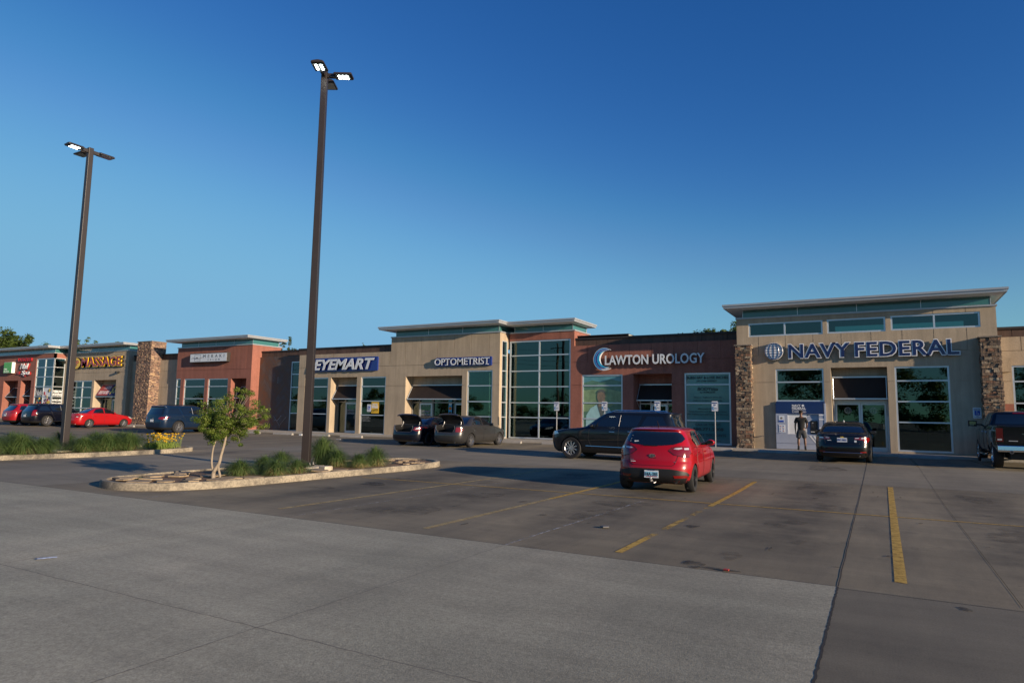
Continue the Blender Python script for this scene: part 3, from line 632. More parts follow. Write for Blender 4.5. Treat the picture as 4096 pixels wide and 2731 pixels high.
def stone_column(parent, x0, x1, y0, y1, z0, z1, seed=1, capz=True, tones=None, notch=None):
    """ledge-stone column: every visible face a stack of uneven stones"""
    rnd = random.Random(seed); b = B(); cols = []
    tones = tones or [(0.22, 0.15, 0.10), (0.17, 0.12, 0.085), (0.28, 0.20, 0.13), (0.13, 0.095, 0.07), (0.24, 0.13, 0.08), (0.33, 0.26, 0.18), (0.10, 0.075, 0.06)]
    b.box(x0+.05, x1-.05, y0+.05, y1, z0, z1-.02); cols += [(0.05, 0.035, 0.028)]*6
    def face(mp, L):
        z = z0
        while z < z1-.06:
            h = min(rnd.choice([.04, .055, .07, .09, .12]), z1-.05-z); u = 0.0
            while u < L-.01:
                wd = min(rnd.uniform(.08, .30), L-u)
                if L-u-wd < .08: wd = L-u
                d = rnd.uniform(.0, .055); k = len(b.f); mp(u+.006, u+wd-.004, z+.005, z+h-.004, d); c = rnd.choice(tones); s = rnd.uniform(.75, 1.2)
                cols.extend([tuple(q*s for q in c)]*(len(b.f)-k)); u += wd
            z += h
    face(lambda a, c, z_, zz, d: b.box(x0+a, x0+c, y0-.0+d*.9-.03, y0+.07, z_, zz), x1-x0)
    face(lambda a, c, z_, zz, d: b.box(x1+.03-d*.9, x1-.07, y0+a, y0+c, z_, zz), y1-y0)
    face(lambda a, c, z_, zz, d: b.box(x0-.03+d*.9, x0+.07, y0+a, y0+c, z_, zz), y1-y0)
    k = len(b.f); b.box(x0-.05, x1+.05, y0-.05, y1, z1-.05, z1); cols += [(0.20, 0.17, 0.14)]*6
    me = b.mesh('stone_column', weld=False); at = me.color_attributes.new('tone', 'FLOAT_COLOR', 'CORNER')
    for p in me.polygons:
        for li in p.loop_indices: at.data[li].color = (*cols[p.index], 1)
    return link('stone_column', me, parent, ['stone'])

# ---------------------------------------------------------------- bank (tan, tall, right)
ZB_, Z1, Z2, Z3, Z4, Z5 = 0.24, 1.56, 2.49, 3.40, 4.03, 4.69
SILL, TOP, LOW, CAPZ = 6.5, 7.15, 5.62, 6.1
bank = empty('bank_building', (0, 0, 0), 0, 'tall tan concrete bank with a row of high windows between two stone columns', 'storefront')
b = B()
relief(b, front(YF), -5.98, 4.42, ZB_, SILL, grooves_h(-5.98, 4.42, [Z3, Z5])+grooves_v([-4.98, -3.77, -2.57, -1.39, -.19, 1.01, 2.19, 3.37], Z5, SILL)+
       [(-5.43, -2.14, 5.62, 6.28, None), (-1.96, .40, 5.63, 6.29, None), (.60, 3.87, 5.65, 6.31, None), (-4.25, -2.17, 2.5, 4.03, None), (-4.25, -2.17, ZB_, 2.5, .25), (-1.87, .38, ZB_, 4.05, None), (.66, 2.68, .36, 4.05, None)], .22)
b.box(-5.98, -5.78, YF+.22, YF+2.75, ZB_, SILL); b.box(4.22, 4.42, YF+.22, YF+2.75, ZB_, SILL); relief(b, front(YF+2.55), -5.78, 4.22, 4.3, SILL, [(-1.75, .42, 5.9, 6.28, None), (.62, 3.55, 5.9, 6.28, None)], .2)
b.box(-1.89, -1.87, YF+.22, YF+1.15, ZB_, 4.05); b.box(.38, .40, YF+.22, YF+1.15, ZB_, 4.05); b.box(-1.87, .38, YF+.22, YF+1.3, 4.05, 4.12); b.box(-1.87, .38, YF+.62, YF+.72, 2.62, 4.05)
b.build('wall', 'tan', bank)
window(bank, -5.43, -2.14, 5.62, 6.28, YF, vm=[-3.79]); window(bank, -1.96, .40, 5.63, 6.29, YF); window(bank, .60, 3.87, 5.65, 6.31, YF, vm=[2.23])
window(bank, -4.25, -2.17, 2.5, 4.03, YF, hm=[3.41]); window(bank, .66, 2.68, .36, 4.05, YF, hm=[1.62, 2.52, 3.42])
roof_box(bank, -5.98, 4.42, YF, SILL, TOP, depth=2.9)
awning(bank, -1.86, .37, YF+.42, 3.62, YF+.30, 2.64)
d0 = YF+.9
b = B(); b.box(-1.87, -1.79, d0-.05, d0+.05, .28, 2.62); b.box(.30, .38, d0-.05, d0+.05, .28, 2.62); b.box(-1.79, .30, d0-.05, d0+.05, 2.48, 2.62); b.box(-1.79, .30, d0-.04, d0+.04, .28, .31); b.build('door_frame', 'alum', bank)
for (a, c) in ((-1.78, -.745), (-.735, .29)):
    o = door(bank, a, c, .315, 2.47, d0)
    g = B(); xc = (a+c)/2; zc = 2.12
    for s_ in (-.6, 0, .6):
        g.tube([(xc+.14*s_*math.cos(t), d0-.012, zc+.14*math.sin(t)) for t in [i*math.pi/10-math.pi/2 for i in range(11)]], .006, 4)
    g.tube([(xc+.14*math.cos(t), d0-.012, zc+.14*math.sin(t)) for t in [i*math.pi/12 for i in range(25)]], .008, 4)
    for s_ in (-.5, 0, .5): g.tube([(xc-.14*math.sqrt(1-s_*s_), d0-.012, zc+.14*s_), (xc+.14*math.sqrt(1-s_*s_), d0-.012, zc+.14*s_)], .006, 4)
    g.build('globe_decal', 'galv', o)
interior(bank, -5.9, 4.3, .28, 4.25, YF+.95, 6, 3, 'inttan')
for (x0, x1, sd) in ((-5.98, -5.28, 11), (3.76, 4.44, 12)): stone_column(bank, x0, x1, YF-.5, YF, .27, 5.2, sd)
lowroof(bank, -5.9, 4.4, YF+2.8, 5.4)

# ---------------------------------------------------------------- right neighbour
YL = 34.45
nb = empty('tan_neighbour_building', (0, 0, 0), 0, 'low tan shopfront with a brick red band at the right edge beyond the bank', 'storefront')
b = B(); relief(b, front(YL), 4.42, 16, ZB_, 5.28, grooves_h(4.42, 16, [Z3, Z5])+grooves_v([5.33, 6.5, 7.7], Z5, 5.28)+[(4.96, 7.2, .36, 4.07, None), (8.2, 10.4, .36, 4.05, None), (11.2, 13.2, .36, 4.05, None)], .22)
b.box(4.55, 4.93, YL-.14, YL, 3.8, 4.38); b.build('wall', 'tan', nb)
for _x in ((4.45, 4.95), (7.22, 8.18)): b = B(); b.box(_x[0], _x[1], YL-.006, YL+.03, .3, 2.46); b.build('lower_band', 'red', nb)
window(nb, 4.96, 7.2, .36, 4.07, YL, vm=[6.1], hm=[Z1, Z2, Z3]); window(nb, 8.2, 10.4, .36, 4.05, YL, hm=[Z1, Z2, Z3]); window(nb, 11.2, 13.2, .36, 4.05, YL, hm=[Z1, Z2, Z3])
parapet(nb, 4.42, 16, YL+.05, 5.28, 5.72); interior(nb, 4.5, 15.9, .28, 4.3, YL, 6, 5); lowroof(nb, 4.5, 16, YL+.6, 5.2)

# ---------------------------------------------------------------- clinic (red, tower + low wing)
cl = empty('clinic_building', (0, 0, 0), 0, 'red concrete clinic with a two storey glass tower, left of the bank', 'storefront')
XT0, XT1 = -19.3, -15.07
b = B()
relief(b, front(YL), XT0, -5.98, ZB_, 5.62, grooves_h(-15.25, -5.98, [Z3, Z5])+grooves_v([-14.26, -13.02, -11.8, -10.58, -9.35, -8.13, -6.94], Z5, 5.62)+
       [(XT0, -15.3, ZB_, 5.62, None), (-14.6, -12.2, .45, 3.97, None), (-11.58, -9.49, ZB_, 3.97, None), (-8.83, -6.5, .32, 3.98, None)], .22)
relief(b, front(YL), XT0, XT1, 5.62, SILL, grooves_v([-18.45, -17.2, -15.98], 6.08, SILL)+[(XT0, -15.3, 5.62, 6.06, None)], .22)
b.box(XT1-.2, XT1, YL+.22, YL+2.6, 5.0, SILL); b.box(XT0, XT1-.2, YL+2.4, YL+2.6, 5.0, SILL)
b.box(-11.6, -11.58, YL+.22, YL+1.0, ZB_, 3.97); b.box(-9.49, -9.47, YL+.22, YL+1.0, ZB_, 3.97); b.box(-11.58, -9.49, YL+.22, YL+1.1, 3.97, 4.05); b.box(-11.58, -9.49, YL+.98, YL+1.08, 2.6, 3.97)
b.build('wall', 'red', cl)
hm_t = [1.53, 2.39, 3.32, 4.25, 5.17]
window(cl, XT0, -15.31, .30, 6.05, YL, vm=[-17.32], hm=hm_t, fr=.075)
window(cl, -14.6, -12.2, .45, 3.97, YL, hm=[1.52, 2.40, 3.36], glass='glass', fr=.08)
window(cl, -8.83, -6.5, .32, 3.98, YL, hm=[1.53, 2.42, 3.37], glass='film', fr=.085)
roof_box(cl, XT0+.0, XT1, YL, SILL, TOP-.02, depth=2.3, left=False)
parapet(cl, XT1, -5.98, YL+.12, 5.58, 6.08)
awning(cl, -11.56, -9.51, YL+.95, 3.42, YL+.35, 2.56)
d0 = YL+1.0
b = B()
for x in (-11.55, -10.95, -10.02, -9.55): b.box(x, x+.06, d0-.04, d0+.04, .28, 2.62)
b.box(-11.49, -9.55, d0-.04, d0+.04, 2.56, 2.62); b.box(-11.49, -9.55, d0-.035, d0+.035, 2.36, 2.42); b.build('door_frame', 'white', cl)
door(cl, -10.88, -10.03, .29, 2.35, d0)
g = B(); g.box(-11.5, -10.96, d0, d0+.012, .3, 2.36); g.box(-9.95, -9.55, d0, d0+.012, .3, 2.36); g.build('side_light', 'glass', cl)
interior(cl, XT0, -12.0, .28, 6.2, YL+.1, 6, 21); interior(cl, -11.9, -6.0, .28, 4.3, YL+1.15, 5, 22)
lowroof(cl, XT0+.1, -6.0, YL+.7, 5.4)
# chairs seen through the tower glass
for i in range(5):
    c = B(); x = -18.6+i*.75; y = YL+1.15
    c.box(x, x+.52, y, y+.5, .68, .76); c.box(x, x+.52, y-.06, y-.0, .76, 1.18)
    for (dx, dy) in ((0.02, 0), (.46, 0), (.02, .44), (.46, .44)): c.box(x+dx, x+dx+.03, y+dy, y+dy+.03, .29, .68)
    tag(c.build('waiting_chair', 'black', bevel=.01), 'black waiting room chair in the row behind the glass tower of the clinic', 'chair', 'waiting chairs behind the tower glass')

# ---------------------------------------------------------------- eyewear shop (tan)
ey = empty('eyewear_building', (0, 0, 0), 0, 'tan concrete eyewear shop with a low left wing and a taller right half', 'storefront')
XR = -19.42; XM = -27.58; XL = -35.83
b = B()
relief(b, front(YF), XL, XM, .20, 5.62, grooves_h(XL, XM, [Z3, Z5])+grooves_v([-33.90, -32.66, -31.41, -30.17, -28.91, -27.66], Z5, 5.62)+[(-35.2, -33.0, .24, 4.01, None), (-32.74, -30.4, .2, 4.01, None), (-30.05, -27.95, .26, 4.01, None)], .22)
relief(b, front(YF), XM, XR, .20, SILL, grooves_h(XM, XR, [Z3, Z5])+grooves_v([-26.41, -25.17, -23.91, -22.67, -21.42, -20.16], Z5, SILL)+[(-26.32, -22.03, .2, 3.99, None), (-21.68, -19.9, .3, 4.28, None)], .22)
relief(b, faceR(XR), YF+.22, YL+.02, .20, SILL, grooves_h(YF+.22, YL, [Z5])+[(YF+.26, YL-.06, .3, 6.05, None)], .1)
b.box(XM-.02, XM+.18, YF+.22, YF+2.6, 5.0, SILL); b.box(XR-.2, XR, YL+.02, YF+2.6, 5.6, SILL)
b.box(XL, XL+.1, YF+.22, YF+.95, .2, 5.62)
for (x0, x1) in ((-32.74, -30.4), (-26.32, -22.03)):
    b.box(x0-.02, x0, YF+.22, YF+.75, .2, 4.0); b.box(x1, x1+.02, YF+.22, YF+.75, .2, 4.0); b.box(x0, x1, YF+.22, YF+.9, 4.0, 4.08); b.box(x0, x1, YF+.72, YF+.82, 2.62, 4.0)
b.build('wall', 'tan', ey)
window(ey, -35.2, -33.0, .24, 4.01, YF, hm=[1.52, 2.43, 3.38]); window(ey, -30.05, -27.95, .26, 4.01, YF, hm=[1.50, 2.42, 3.38]); window(ey, -21.68, -19.9, .3, 4.28, YF, hm=[1.54, 2.42, 3.36])
window(ey, YF+.26, YL-.06, .3, 6.05, XR, hm=hm_t, plane='right', dep=.05, fr=.06)
roof_box(ey, XM, XR, YF, SILL, TOP, depth=2.9)
parapet(ey, XL-.35, XM, YF+.22, 5.6, 6.12)
awning(ey, -32.72, -30.42, YF+.68, 3.46, YF+.12, 2.55); awning(ey, -26.3, -22.05, YF+.70, 3.44, YF+.12, 2.56)
def doorset(par, x0, x1, Y, lights, doors, z0=.26, z1=2.62):
    b = B()
    for x in sorted({x0, x1-.06} | {q[0]-.06 for q in lights+doors} | {q[1] for q in lights+doors}):
        if x0 <= x <= x1-.05: b.box(x, x+.06, Y-.04, Y+.04, z0, z1)
    b.box(x0, x1, Y-.035, Y+.035, z1-.06, z1); b.box(x0, x1, Y-.034, Y+.034, z0+2.06, z0+2.14)
    b.build('door_frame', 'bronzealum', par)
    g = B(); g.box(x0+.02, x1-.02, Y+.045, Y+.055, z0, z1); g.build('side_light', 'glass', par)
    for q in doors: door(par, q[0], q[1], z0+.01, z0+2.05, Y)
M['bronzealum'] = pm('anodised_frame', (0.30, 0.29, 0.27), 0.4, metal=0.5)
doorset(ey, -32.7, -30.42, YF+.72, [(-32.64, -32.0)], [(-31.94, -30.98)]); doorset(ey, -26.3, -22.05, YF+.72, [(-24.6, -23.0)], [(-25.66, -24.72), (-22.98, -22.1)])
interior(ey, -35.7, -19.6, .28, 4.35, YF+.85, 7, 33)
b = B(); b.box(-21.15, -20.85, YF+1.2, YF+1.5, .28, 4.35); b.box(-23.9, -23.6, YF+1.5, YF+1.8, .28, 4.35); b.build('interior_column', 'white', ey)
lowroof(ey, XL, XR-.25, YF+.6, 5.4)

# ---------------------------------------------------------------- salon (red box + panelled wall)
sa = empty('salon_building', (0, 0, 0), 0, 'red concrete hair salon box with a dark herringbone panelled wall on its right', 'storefront')
XS0, XS1 = -49.62, -40.78; YW = 34.25; dz = .06
b = B()
relief(b, front(YF), XS0, XS1, .2, SILL+dz, grooves_h(XS0, XS1, [Z3+.03, Z5+.08])+grooves_v([-48.93, -47.64, -46.40, -45.14, -43.90, -42.64, -41.41], Z5+.08, SILL+dz)+
       [(XS0+.0, -49.02, .3, 4.12, None), (-48.6, -46.05, .36, 4.1, None), (-45.66, -43.33, .36, 4.08, None), (-42.98, -41.27, .2, 4.07, None)], .22)
relief(b, faceR(XS1), YF+.22, YF+2.7, .2, SILL+dz, grooves_h(YF+.22, YF+2.7, [Z3+.03, Z5+.08]), .22)
b.box(XS0, XS0+.2, YF+.22, YF+2.7, 4.2, SILL+dz)
b.box(-43.0, -42.98, YF+.22, YF+1.1, .2, 4.07); b.box(-41.27, -41.25, YF+.22, YF+1.1, .2, 4.07); b.box(-42.98, -41.27, YF+.22, YF+1.2, 4.07, 4.15); b.box(-42.98, -41.27, YF+1.0, YF+1.1, 2.6, 4.07)
b.build('wall', 'red', sa)
window(sa, XS0, -49.02, .3, 4.12, YF, hm=[1.6, 2.54, 3.48], fr=.06); window(sa, -48.6, -46.05, .36, 4.1, YF, hm=[1.6, 2.53, 3.48]); window(sa, -45.66, -43.33, .36, 4.08, YF, hm=[1.6, 2.53, 3.48])
roof_box(sa, XS0, XS1, YF, SILL+dz, TOP+.07, depth=2.75)
awning(sa, -42.96, -41.29, YF+.95, 3.46, YF+.35, 2.6); doorset(sa, -42.96, -41.29, YF+1.0, [], [(-42.8, -41.9)])
b = B(); relief(b, front(YW), XS1+.0, XL, .2, 5.68, [(-37.42, -35.95, .24, 5.26, None)], .15); b.build('panelled_wall', 'wood', sa)
window(sa, -37.42, -35.95, .24, 5.26, YW, hm=[1.53, 2.46, 3.40, 4.34], dep=.06)
parapet(sa, XS1, XL-.35, YW+.1, 5.66, 6.14)
# loose pale strips on the panelled wall
b = B()
for (a, c) in (((-38.35, .62), (-37.7, 1.25)), ((-38.35, .62), (-39.0, 1.3)), ((-38.35, .45), (-38.35, .62)), ((-38.6, .95), (-38.2, 1.35)), ((-38.75, 3.7), (-38.73, 4.2)), ((-38.9, 1.0), (-38.6, 1.0))):
    b.tube([(a[0], YW-.012, a[1]), (c[0], YW-.012, c[1])], .012, 4)
b.build('loose_strip', 'galv', sa)
interior(sa, -49.5, -35.9, .28, 4.4, YW+.9, 6, 41); lowroof(sa, XS0, XL, YW+.6, 5.4)

# ---------------------------------------------------------------- massage (tan) with link wall and tall stone pillar
ms = empty('massage_building', (0, 0, 0), 0, 'tan concrete massage shop with a tall brown stone pillar at its right end', 'storefront')
XV0, XV1 = -66.2, -56.3; dz = .12; YK = 33.86
b = B()
relief(b, front(YF), XV0, XV1, .2, SILL+dz, grooves_h(XV0, XV1, [Z3+.11, Z5+.11])+grooves_v([-65, -63.7, -62.4, -61.1, -59.8, -58.5, -57.2], Z5+.11, SILL+dz)+[(-64.95, -61.58, .4, 4.12, None), (-61.24, -57.9, .2, 4.14, None)], .22)
relief(b, faceR(XV1), YF+.22, YF+2.7, .2, SILL+dz, [], .22)
b.box(-61.26, -61.24, YF+.22, YF+.8, .2, 4.14); b.box(-57.9, -57.88, YF+.22, YF+.8, .2, 4.14); b.box(-61.24, -57.9, YF+.22, YF+.95, 4.14, 4.2); b.box(-61.24, -57.9, YF+.78, YF+.88, 2.72, 4.14)
relief(b, front(YK), XV1, XS0-.0, .2, 5.72, grooves_h(XV1, XS0, [Z3+.08, Z5+.1])+grooves_v([-55.2, -54, -52.8, -51.6, -50.4], Z5+.1, 5.72), .15)
b.build('wall', 'tan', ms)
window(ms, -64.95, -61.58, .4, 4.12, YF, vm=[-63.2], hm=[1.66, 2.6, 3.51], fr=.085)
roof_box(ms, XV0, XV1, YF, SILL+dz, TOP+.14, depth=2.7, left=False)
awning(ms, -61.2, -57.92, YF+.7, 3.72, YF+.15, 2.68); doorset(ms, -61.2, -57.92, YF+.78, [(-60.6, -59.6)], [(-59.5, -58.5)], .38, 2.72)
parapet(ms, XV1, XS0, YK+.1, 5.7, 6.25)
stone_column(ms, -54.35, -52.4, YF-.5, YF+.78, .33, 7.27, 51, tones=[(0.20, 0.13, 0.10), (0.15, 0.10, 0.08), (0.26, 0.17, 0.12), (0.11, 0.08, 0.07), (0.30, 0.20, 0.14), (0.38, 0.26, 0.16), (0.23, 0.14, 0.10)])
interior(ms, -66.1, -56.4, .4, 4.45, YF+.9, 6, 42); lowroof(ms, XV0, XS0, YF+.9, 5.4)
b = B(); b.box(-57.75, -57.45, YF-.28, YF-.02, 4.72, 4.86); b.box(-57.68, -57.52, YF-.04, YF, 4.70, 4.9); b.build('wall_lamp', 'black', ms, bevel=.02)

# ---------------------------------------------------------------- nail salon (red, far left)
YN = 32.5
na = empty('nail_salon_building', (0, 0, 0), 0, 'red concrete nail salon at the far left with a glazed corner bay', 'storefront')
XN0, XN1 = -86.0, -66.2
b = B()
relief(b, front(YN), XN0, XN1, .2, 6.62, grooves_h(XN0, -69.3, [3.54, 4.96])+[(-75.05, -72.3, .2, 4.17, None), (-71.76, -69.9, .2, 4.18, None), (-69.27, -66.2, .4, 6.2, None), (-80.6, -77.8, .4, 4.17, None)], .22)
relief(b, faceR(XN1), YN, YN+2.7, .2, 6.62, [(YN, YF, .4, 6.2, None)], .12)
b.box(-66.6, -66.205, YN+.003, YF, 6.2, 6.615)
for (x0, x1) in ((-75.05, -72.3), (-71.76, -69.9)):
    b.box(x0-.02, x0, YN+.22, YN+1.1, .2, 4.17); b.box(x1, x1+.02, YN+.22, YN+1.1, .2, 4.17); b.box(x0, x1, YN+.22, YN+1.2, 4.17, 4.25); b.box(x0, x1, YN+1.0, YN+1.1, 2.7, 4.17)
b.build('wall', 'red', na)
window(na, -69.27, -66.2, .4, 6.2, YN, vm=[-67.75], hm=[1.75, 2.65, 3.57, 4.47, 5.35], fr=.085)
window(na, YN+.02, YF-.02, .4, 6.2, XN1, hm=[2.65, 3.57, 4.47, 5.35], plane='right', dep=.05, fr=.06); window(na, -80.6, -77.8, .4, 4.17, YN, hm=[1.7, 2.6, 3.5])
roof_box(na, XN0, XN1, YN, 6.62, 7.28, depth=2.7)
awning(na, -75.03, -72.32, YN+.9, 3.5, YN+.2, 2.6); awning(na, -71.74, -69.92, YN+.9, 3.5, YN+.2, 2.7)
doorset(na, -75.03, -72.32, YN+1.0, [], [(-74.6, -73.6)], .42, 2.8); doorset(na, -71.74, -69.92, YN+1.0, [], [(-71.4, -70.5)], .42, 2.8)
interior(na, -85.9, -66.3, .4, 4.9, YN+1.2, 6, 44); lowroof(na, XN0, XN1, YN+.9, 6.0)
# ================================================================== SIGNS
def outline_text(parent, s, x0, x1, z0, z1, Y, face, edge, bold, ext=.12, shear=0.0, grow=.03, space=1.0):
    text('letter_return', s, x0, x1, z0, z1, Y+.022, 'navy', parent, ext, bold-.01, shear, space); text('letter_edge', s, x0-grow, x1+grow, z0-grow, z1+grow, Y+.006, edge, parent, .015, bold+.042, shear, space)
    text('lettering', s, x0, x1, z0, z1, Y-.004, face, parent, .02, bold, shear, space)
sg = empty('bank_sign', (0, 0, 0), 0, 'large blue letters with white edges and a round globe emblem high on the bank', 'sign')
for (wd, a, c) in (('NAVY', -3.61, -1.03), ('FEDERAL', -.84, 3.06)):
    outline_text(sg, wd, a, c, 4.51, 5.16, YF-.20, 'navy', 'white', .016, .12, 0, .036, 1.06)
b = B(); cx, cz, r = -4.265, 4.865, .41
b.prism(circ(cx, cz, r, 40), 'y', YF-.2, YF-.01); g = b.build('globe_disc', 'white', sg)
b = B()
def arcline(b, f, n=24, rr=.011):
    pts = [f(i/n) for i in range(n+1)]; b.tube([(x, YF-.21, z) for x, z in pts], rr, 5)
for k_ in (-1, -.55, 0, .55, 1):
    arcline(b, lambda t: (cx+k_*r*.93*math.cos(math.pi*(t-.5)), cz+r*.93*math.sin(math.pi*(t-.5))) if True else None)
for k_ in (-.62, -.32, 0, .32, .62):
    h = r*.93*math.sqrt(1-k_*k_); b.box(cx-h, cx+h, YF-.216, YF-.205, cz+k_*r*.93-.009, cz+k_*r*.93+.009)
b.build('globe_grid', 'navy', sg)
# eyewear signs
sg = empty('eyewear_sign', (0, 0, 0), 0, 'large blue backed sign with thick slanted white letters, left of the smaller blue sign', 'sign')
def rrect(x0, x1, z0, z1, r, n=5):
    p = []
    for (cx_, cz_, a0) in ((x1-r, z1-r, 0), (x0+r, z1-r, 90), (x0+r, z0+r, 180), (x1-r, z0+r, 270)):
        p += [(cx_+r*math.cos(R(a0+90*i/n)), cz_+r*math.sin(R(a0+90*i/n))) for i in range(n+1)]
    return p
b = B(); b.prism(rrect(-34.32, -28.60, 4.40, 5.34, .09), 'y', YF-.1, YF-.005); b.build('backing_panel', 'signblue', sg)
text('lettering', 'EYEMART', -34.22, -28.78, 4.50, 5.24, YF-.24, 'signwhite', sg, .02, .028, .28, 1.0); text('letter_return', 'EYEMART', -34.22, -28.78, 4.50, 5.24, YF-.219, 'navy', sg, .10, .01, .28, 1.0)
sg = empty('optometrist_sign', (0, 0, 0), 0, 'small blue backed sign with white serif letters reading OPTOMETRIST', 'sign')
b = B(); b.prism(rrect(-23.95, -19.93, 4.55, 5.09, .05), 'y', YF-.1, YF-.005); b.build('backing_panel', 'signblue', sg)
text('lettering', 'OPTOMETRIST', -23.98, -20.02, 4.62, 5.03, YF-.20, 'signwhite', sg, .02, .006, 0, 1.0); text('letter_return', 'OPTOMETRIST', -23.98, -20.02, 4.62, 5.03, YF-.179, 'navy', sg, .08, .006, 0, 1.0)
b = B()
for x in (-23.1, -22.62, -21.83, -21.1, -20.72, -20.2): b.box(x-.09, x+.09, YF-.202, YF-.12, 4.615, 4.645)
b.build('serif', 'signwhite', sg)
# clinic sign
sg = empty('clinic_sign', (0, 0, 0), 0, 'white letters with a blue crescent wave emblem on the red clinic wall', 'sign')
text('lettering', 'LAWTON UROLOGY', -13.14, -7.72, 4.47, 5.0, YL-.22, 'signwhite', sg, .02, .022, 0, 1.03); text('letter_return', 'LAWTON UROLOGY', -13.14, -7.72, 4.47, 5.0, YL-.199, 'black', sg, .10, .008, 0, 1.03)
def crescent(cx, cz, r, cx2, cz2, r2, a0, a1, n=30):
    o = [(cx+r*math.cos(R(a0+(a1-a0)*i/n)), cz+r*math.sin(R(a0+(a1-a0)*i/n))) for i in range(n+1)]
    # inner arc between the same end points, centre shifted right
    p, q = o[-1], o[0]; b0 = math.degrees(math.atan2(p[1]-cz2, p[0]-cx2)) % 360; b1 = math.degrees(math.atan2(q[1]-cz2, q[0]-cx2)) % 360
    if b0 < b1: b0 += 360
    rp = math.hypot(p[0]-cx2, p[1]-cz2); rq = math.hypot(q[0]-cx2, q[1]-cz2)
    i_ = [(cx2+(rp+(rq-rp)*i/n)*math.cos(R(b0+(b1-b0)*i/n)), cz2+(rp+(rq-rp)*i/n)*math.sin(R(b0+(b1-b0)*i/n))) for i in range(1, n)]
    return o+i_
M['wave1'] = pm('wave_blue', (0.01, 0.22, 0.55), 0.35, coat=.3, var=.04); M['wave2'] = pm('wave_violet', (0.035, 0.03, 0.28), 0.35, coat=.3, var=.04); M['wave3'] = pm('wave_cyan', (0.02, 0.36, 0.62), 0.35, coat=.3, var=.04)
def emblem(par, cx, cz, r, Y, s=1.0, thick=.12, nm='emblem'):
    for k_, (dr, dc, m, a0, a1) in enumerate(((0, .36, 'signwhite', 52, 308), (.03, .30, 'wave1', 56, 262), (.115, .235, 'signwhite', 60, 300), (.135, .21, 'wave2', 64, 280), (.20, .15, 'signwhite', 75, 305), (.215, .135, 'wave3', 80, 300))):
        R_ = r*(1-dr*1.15); c_ = cx+r*dr*.55
        b = B(); b.prism(crescent(c_, cz, R_, c_+r*dc*1.2, cz+r*.05*(k_ % 2), R_*.8, a0, a1), 'y', Y-.004*k_*s, Y+(thick if k_ == 0 else .004*s)); b.build(nm, m, par)
emblem(sg, -13.18, 4.80, .63, YL-.24)
# salon sign
sg = empty('salon_sign', (0, 0, 0), 0, 'white light box with thin grey letters and a square monogram on the red salon', 'sign')
b = B(); b.box(-47.6, -43.18, YF-.32, YF-.02, 5.34, 6.06); b.build('light_box', 'cap', sg, bevel=.02)
b = B(); b.box(-47.55, -43.23, YF-.33, YF-.31, 5.39, 6.01); b.build('sign_face', 'signwhite', sg)
M['greyink'] = pm('grey_ink', (0.10, 0.10, 0.105), 0.5)
text('lettering', 'MERAKI', -45.95, -43.5, 5.69, 5.93, YF-.338, 'greyink', sg, .008, .0, 0, 1.9)
text('lettering', 'SALON', -45.4, -44.0, 5.47, 5.59, YF-.338, 'greyink', sg, .008, 0, 0, 2.3)
b = B()
for (x0, x1, z0, z1) in ((-47.0, -46.98, 5.45, 5.95), (-46.32, -46.3, 5.45, 5.95), (-47.0, -46.3, 5.45, 5.465), (-47.0, -46.3, 5.935, 5.95)): b.box(x0, x1, YF-.338, YF-.33, z0, z1)
b.tube(catmull([(-47.35, YF-.338, 5.66), (-47.1, YF-.338, 5.7), (-46.85, YF-.338, 5.62), (-46.78, YF-.338, 5.76), (-46.7, YF-.338, 5.62), (-46.62, YF-.338, 5.76), (-46.55, YF-.338, 5.63), (-46.2, YF-.338, 5.68), (-46.0, YF-.338, 5.74)], 4, False), .014, 5)
b.build('monogram', 'greyink', sg)
# massage sign
M['sgred'] = pm('sign_red', (0.33, 0.02, 0.035), 0.35, coat=.3, var=.05); M['sgyel'] = pm('sign_yellow', (0.80, 0.52, 0.02), 0.35, coat=.3, var=.05)
sg = empty('massage_sign', (0, 0, 0), 0, 'dark red letters edged yellow reading MASSAGE beside a yellow oval', 'sign')
b = B(); b.prism([(-64.25+.82*math.cos(2*math.pi*i/36), 5.69+.56*math.sin(2*math.pi*i/36)) for i in range(36)], 'y', YF-.16, YF-.01); b.build('oval_panel', 'black', sg)
b = B(); b.prism([(-64.25+.78*math.cos(2*math.pi*i/36), 5.69+.52*math.sin(2*math.pi*i/36)) for i in range(36)], 'y', YF-.175, YF-.161); b.build('oval_face', 'sgyel', sg)
text('lettering', 'VIP', -64.8, -63.68, 5.45, 5.95, YF-.19, 'sgred', sg, .014, .01)
text('backing', 'MASSAGE', -63.22, -56.92, 5.27, 6.22, YF-.12, 'black', sg, .11, .05, 0, 1.0); text('letter_edge', 'MASSAGE', -63.27, -57.05, 5.30, 6.21, YF-.18, 'sgyel', sg, .06, .045, 0, 1.0)
text('lettering', 'MASSAGE', -63.2, -57.12, 5.36, 6.15, YF-.20, 'sgred', sg, .02, .012, 0, 1.0)
b = B(); b.prism([(YF+.13, 2.78), (YF+.68, 3.76), (YF+.67, 3.78), (YF+.115, 2.79)], 'x', -61.0, -59.35, 0); b.prism([(YF+.129, 2.78), (YF+.679, 3.76), (YF+.669, 3.78), (YF+.114, 2.79)], 'x', -59.35, -58.0, 1)
M['banred'] = pm('banner_red', (0.38, 0.05, 0.05), 0.6, var=.3, vs=1.5); M['banblue'] = pm('banner_blue', (0.02, 0.02, 0.10), 0.6, var=.2)
sg = empty('price_banner', (0, 0, 0), 0, 'red and blue banner reading 1 HOUR BODY & FEET $36 on the massage awning', 'banner')
b.build('banner_sheet', ['banred', 'banblue'], sg)
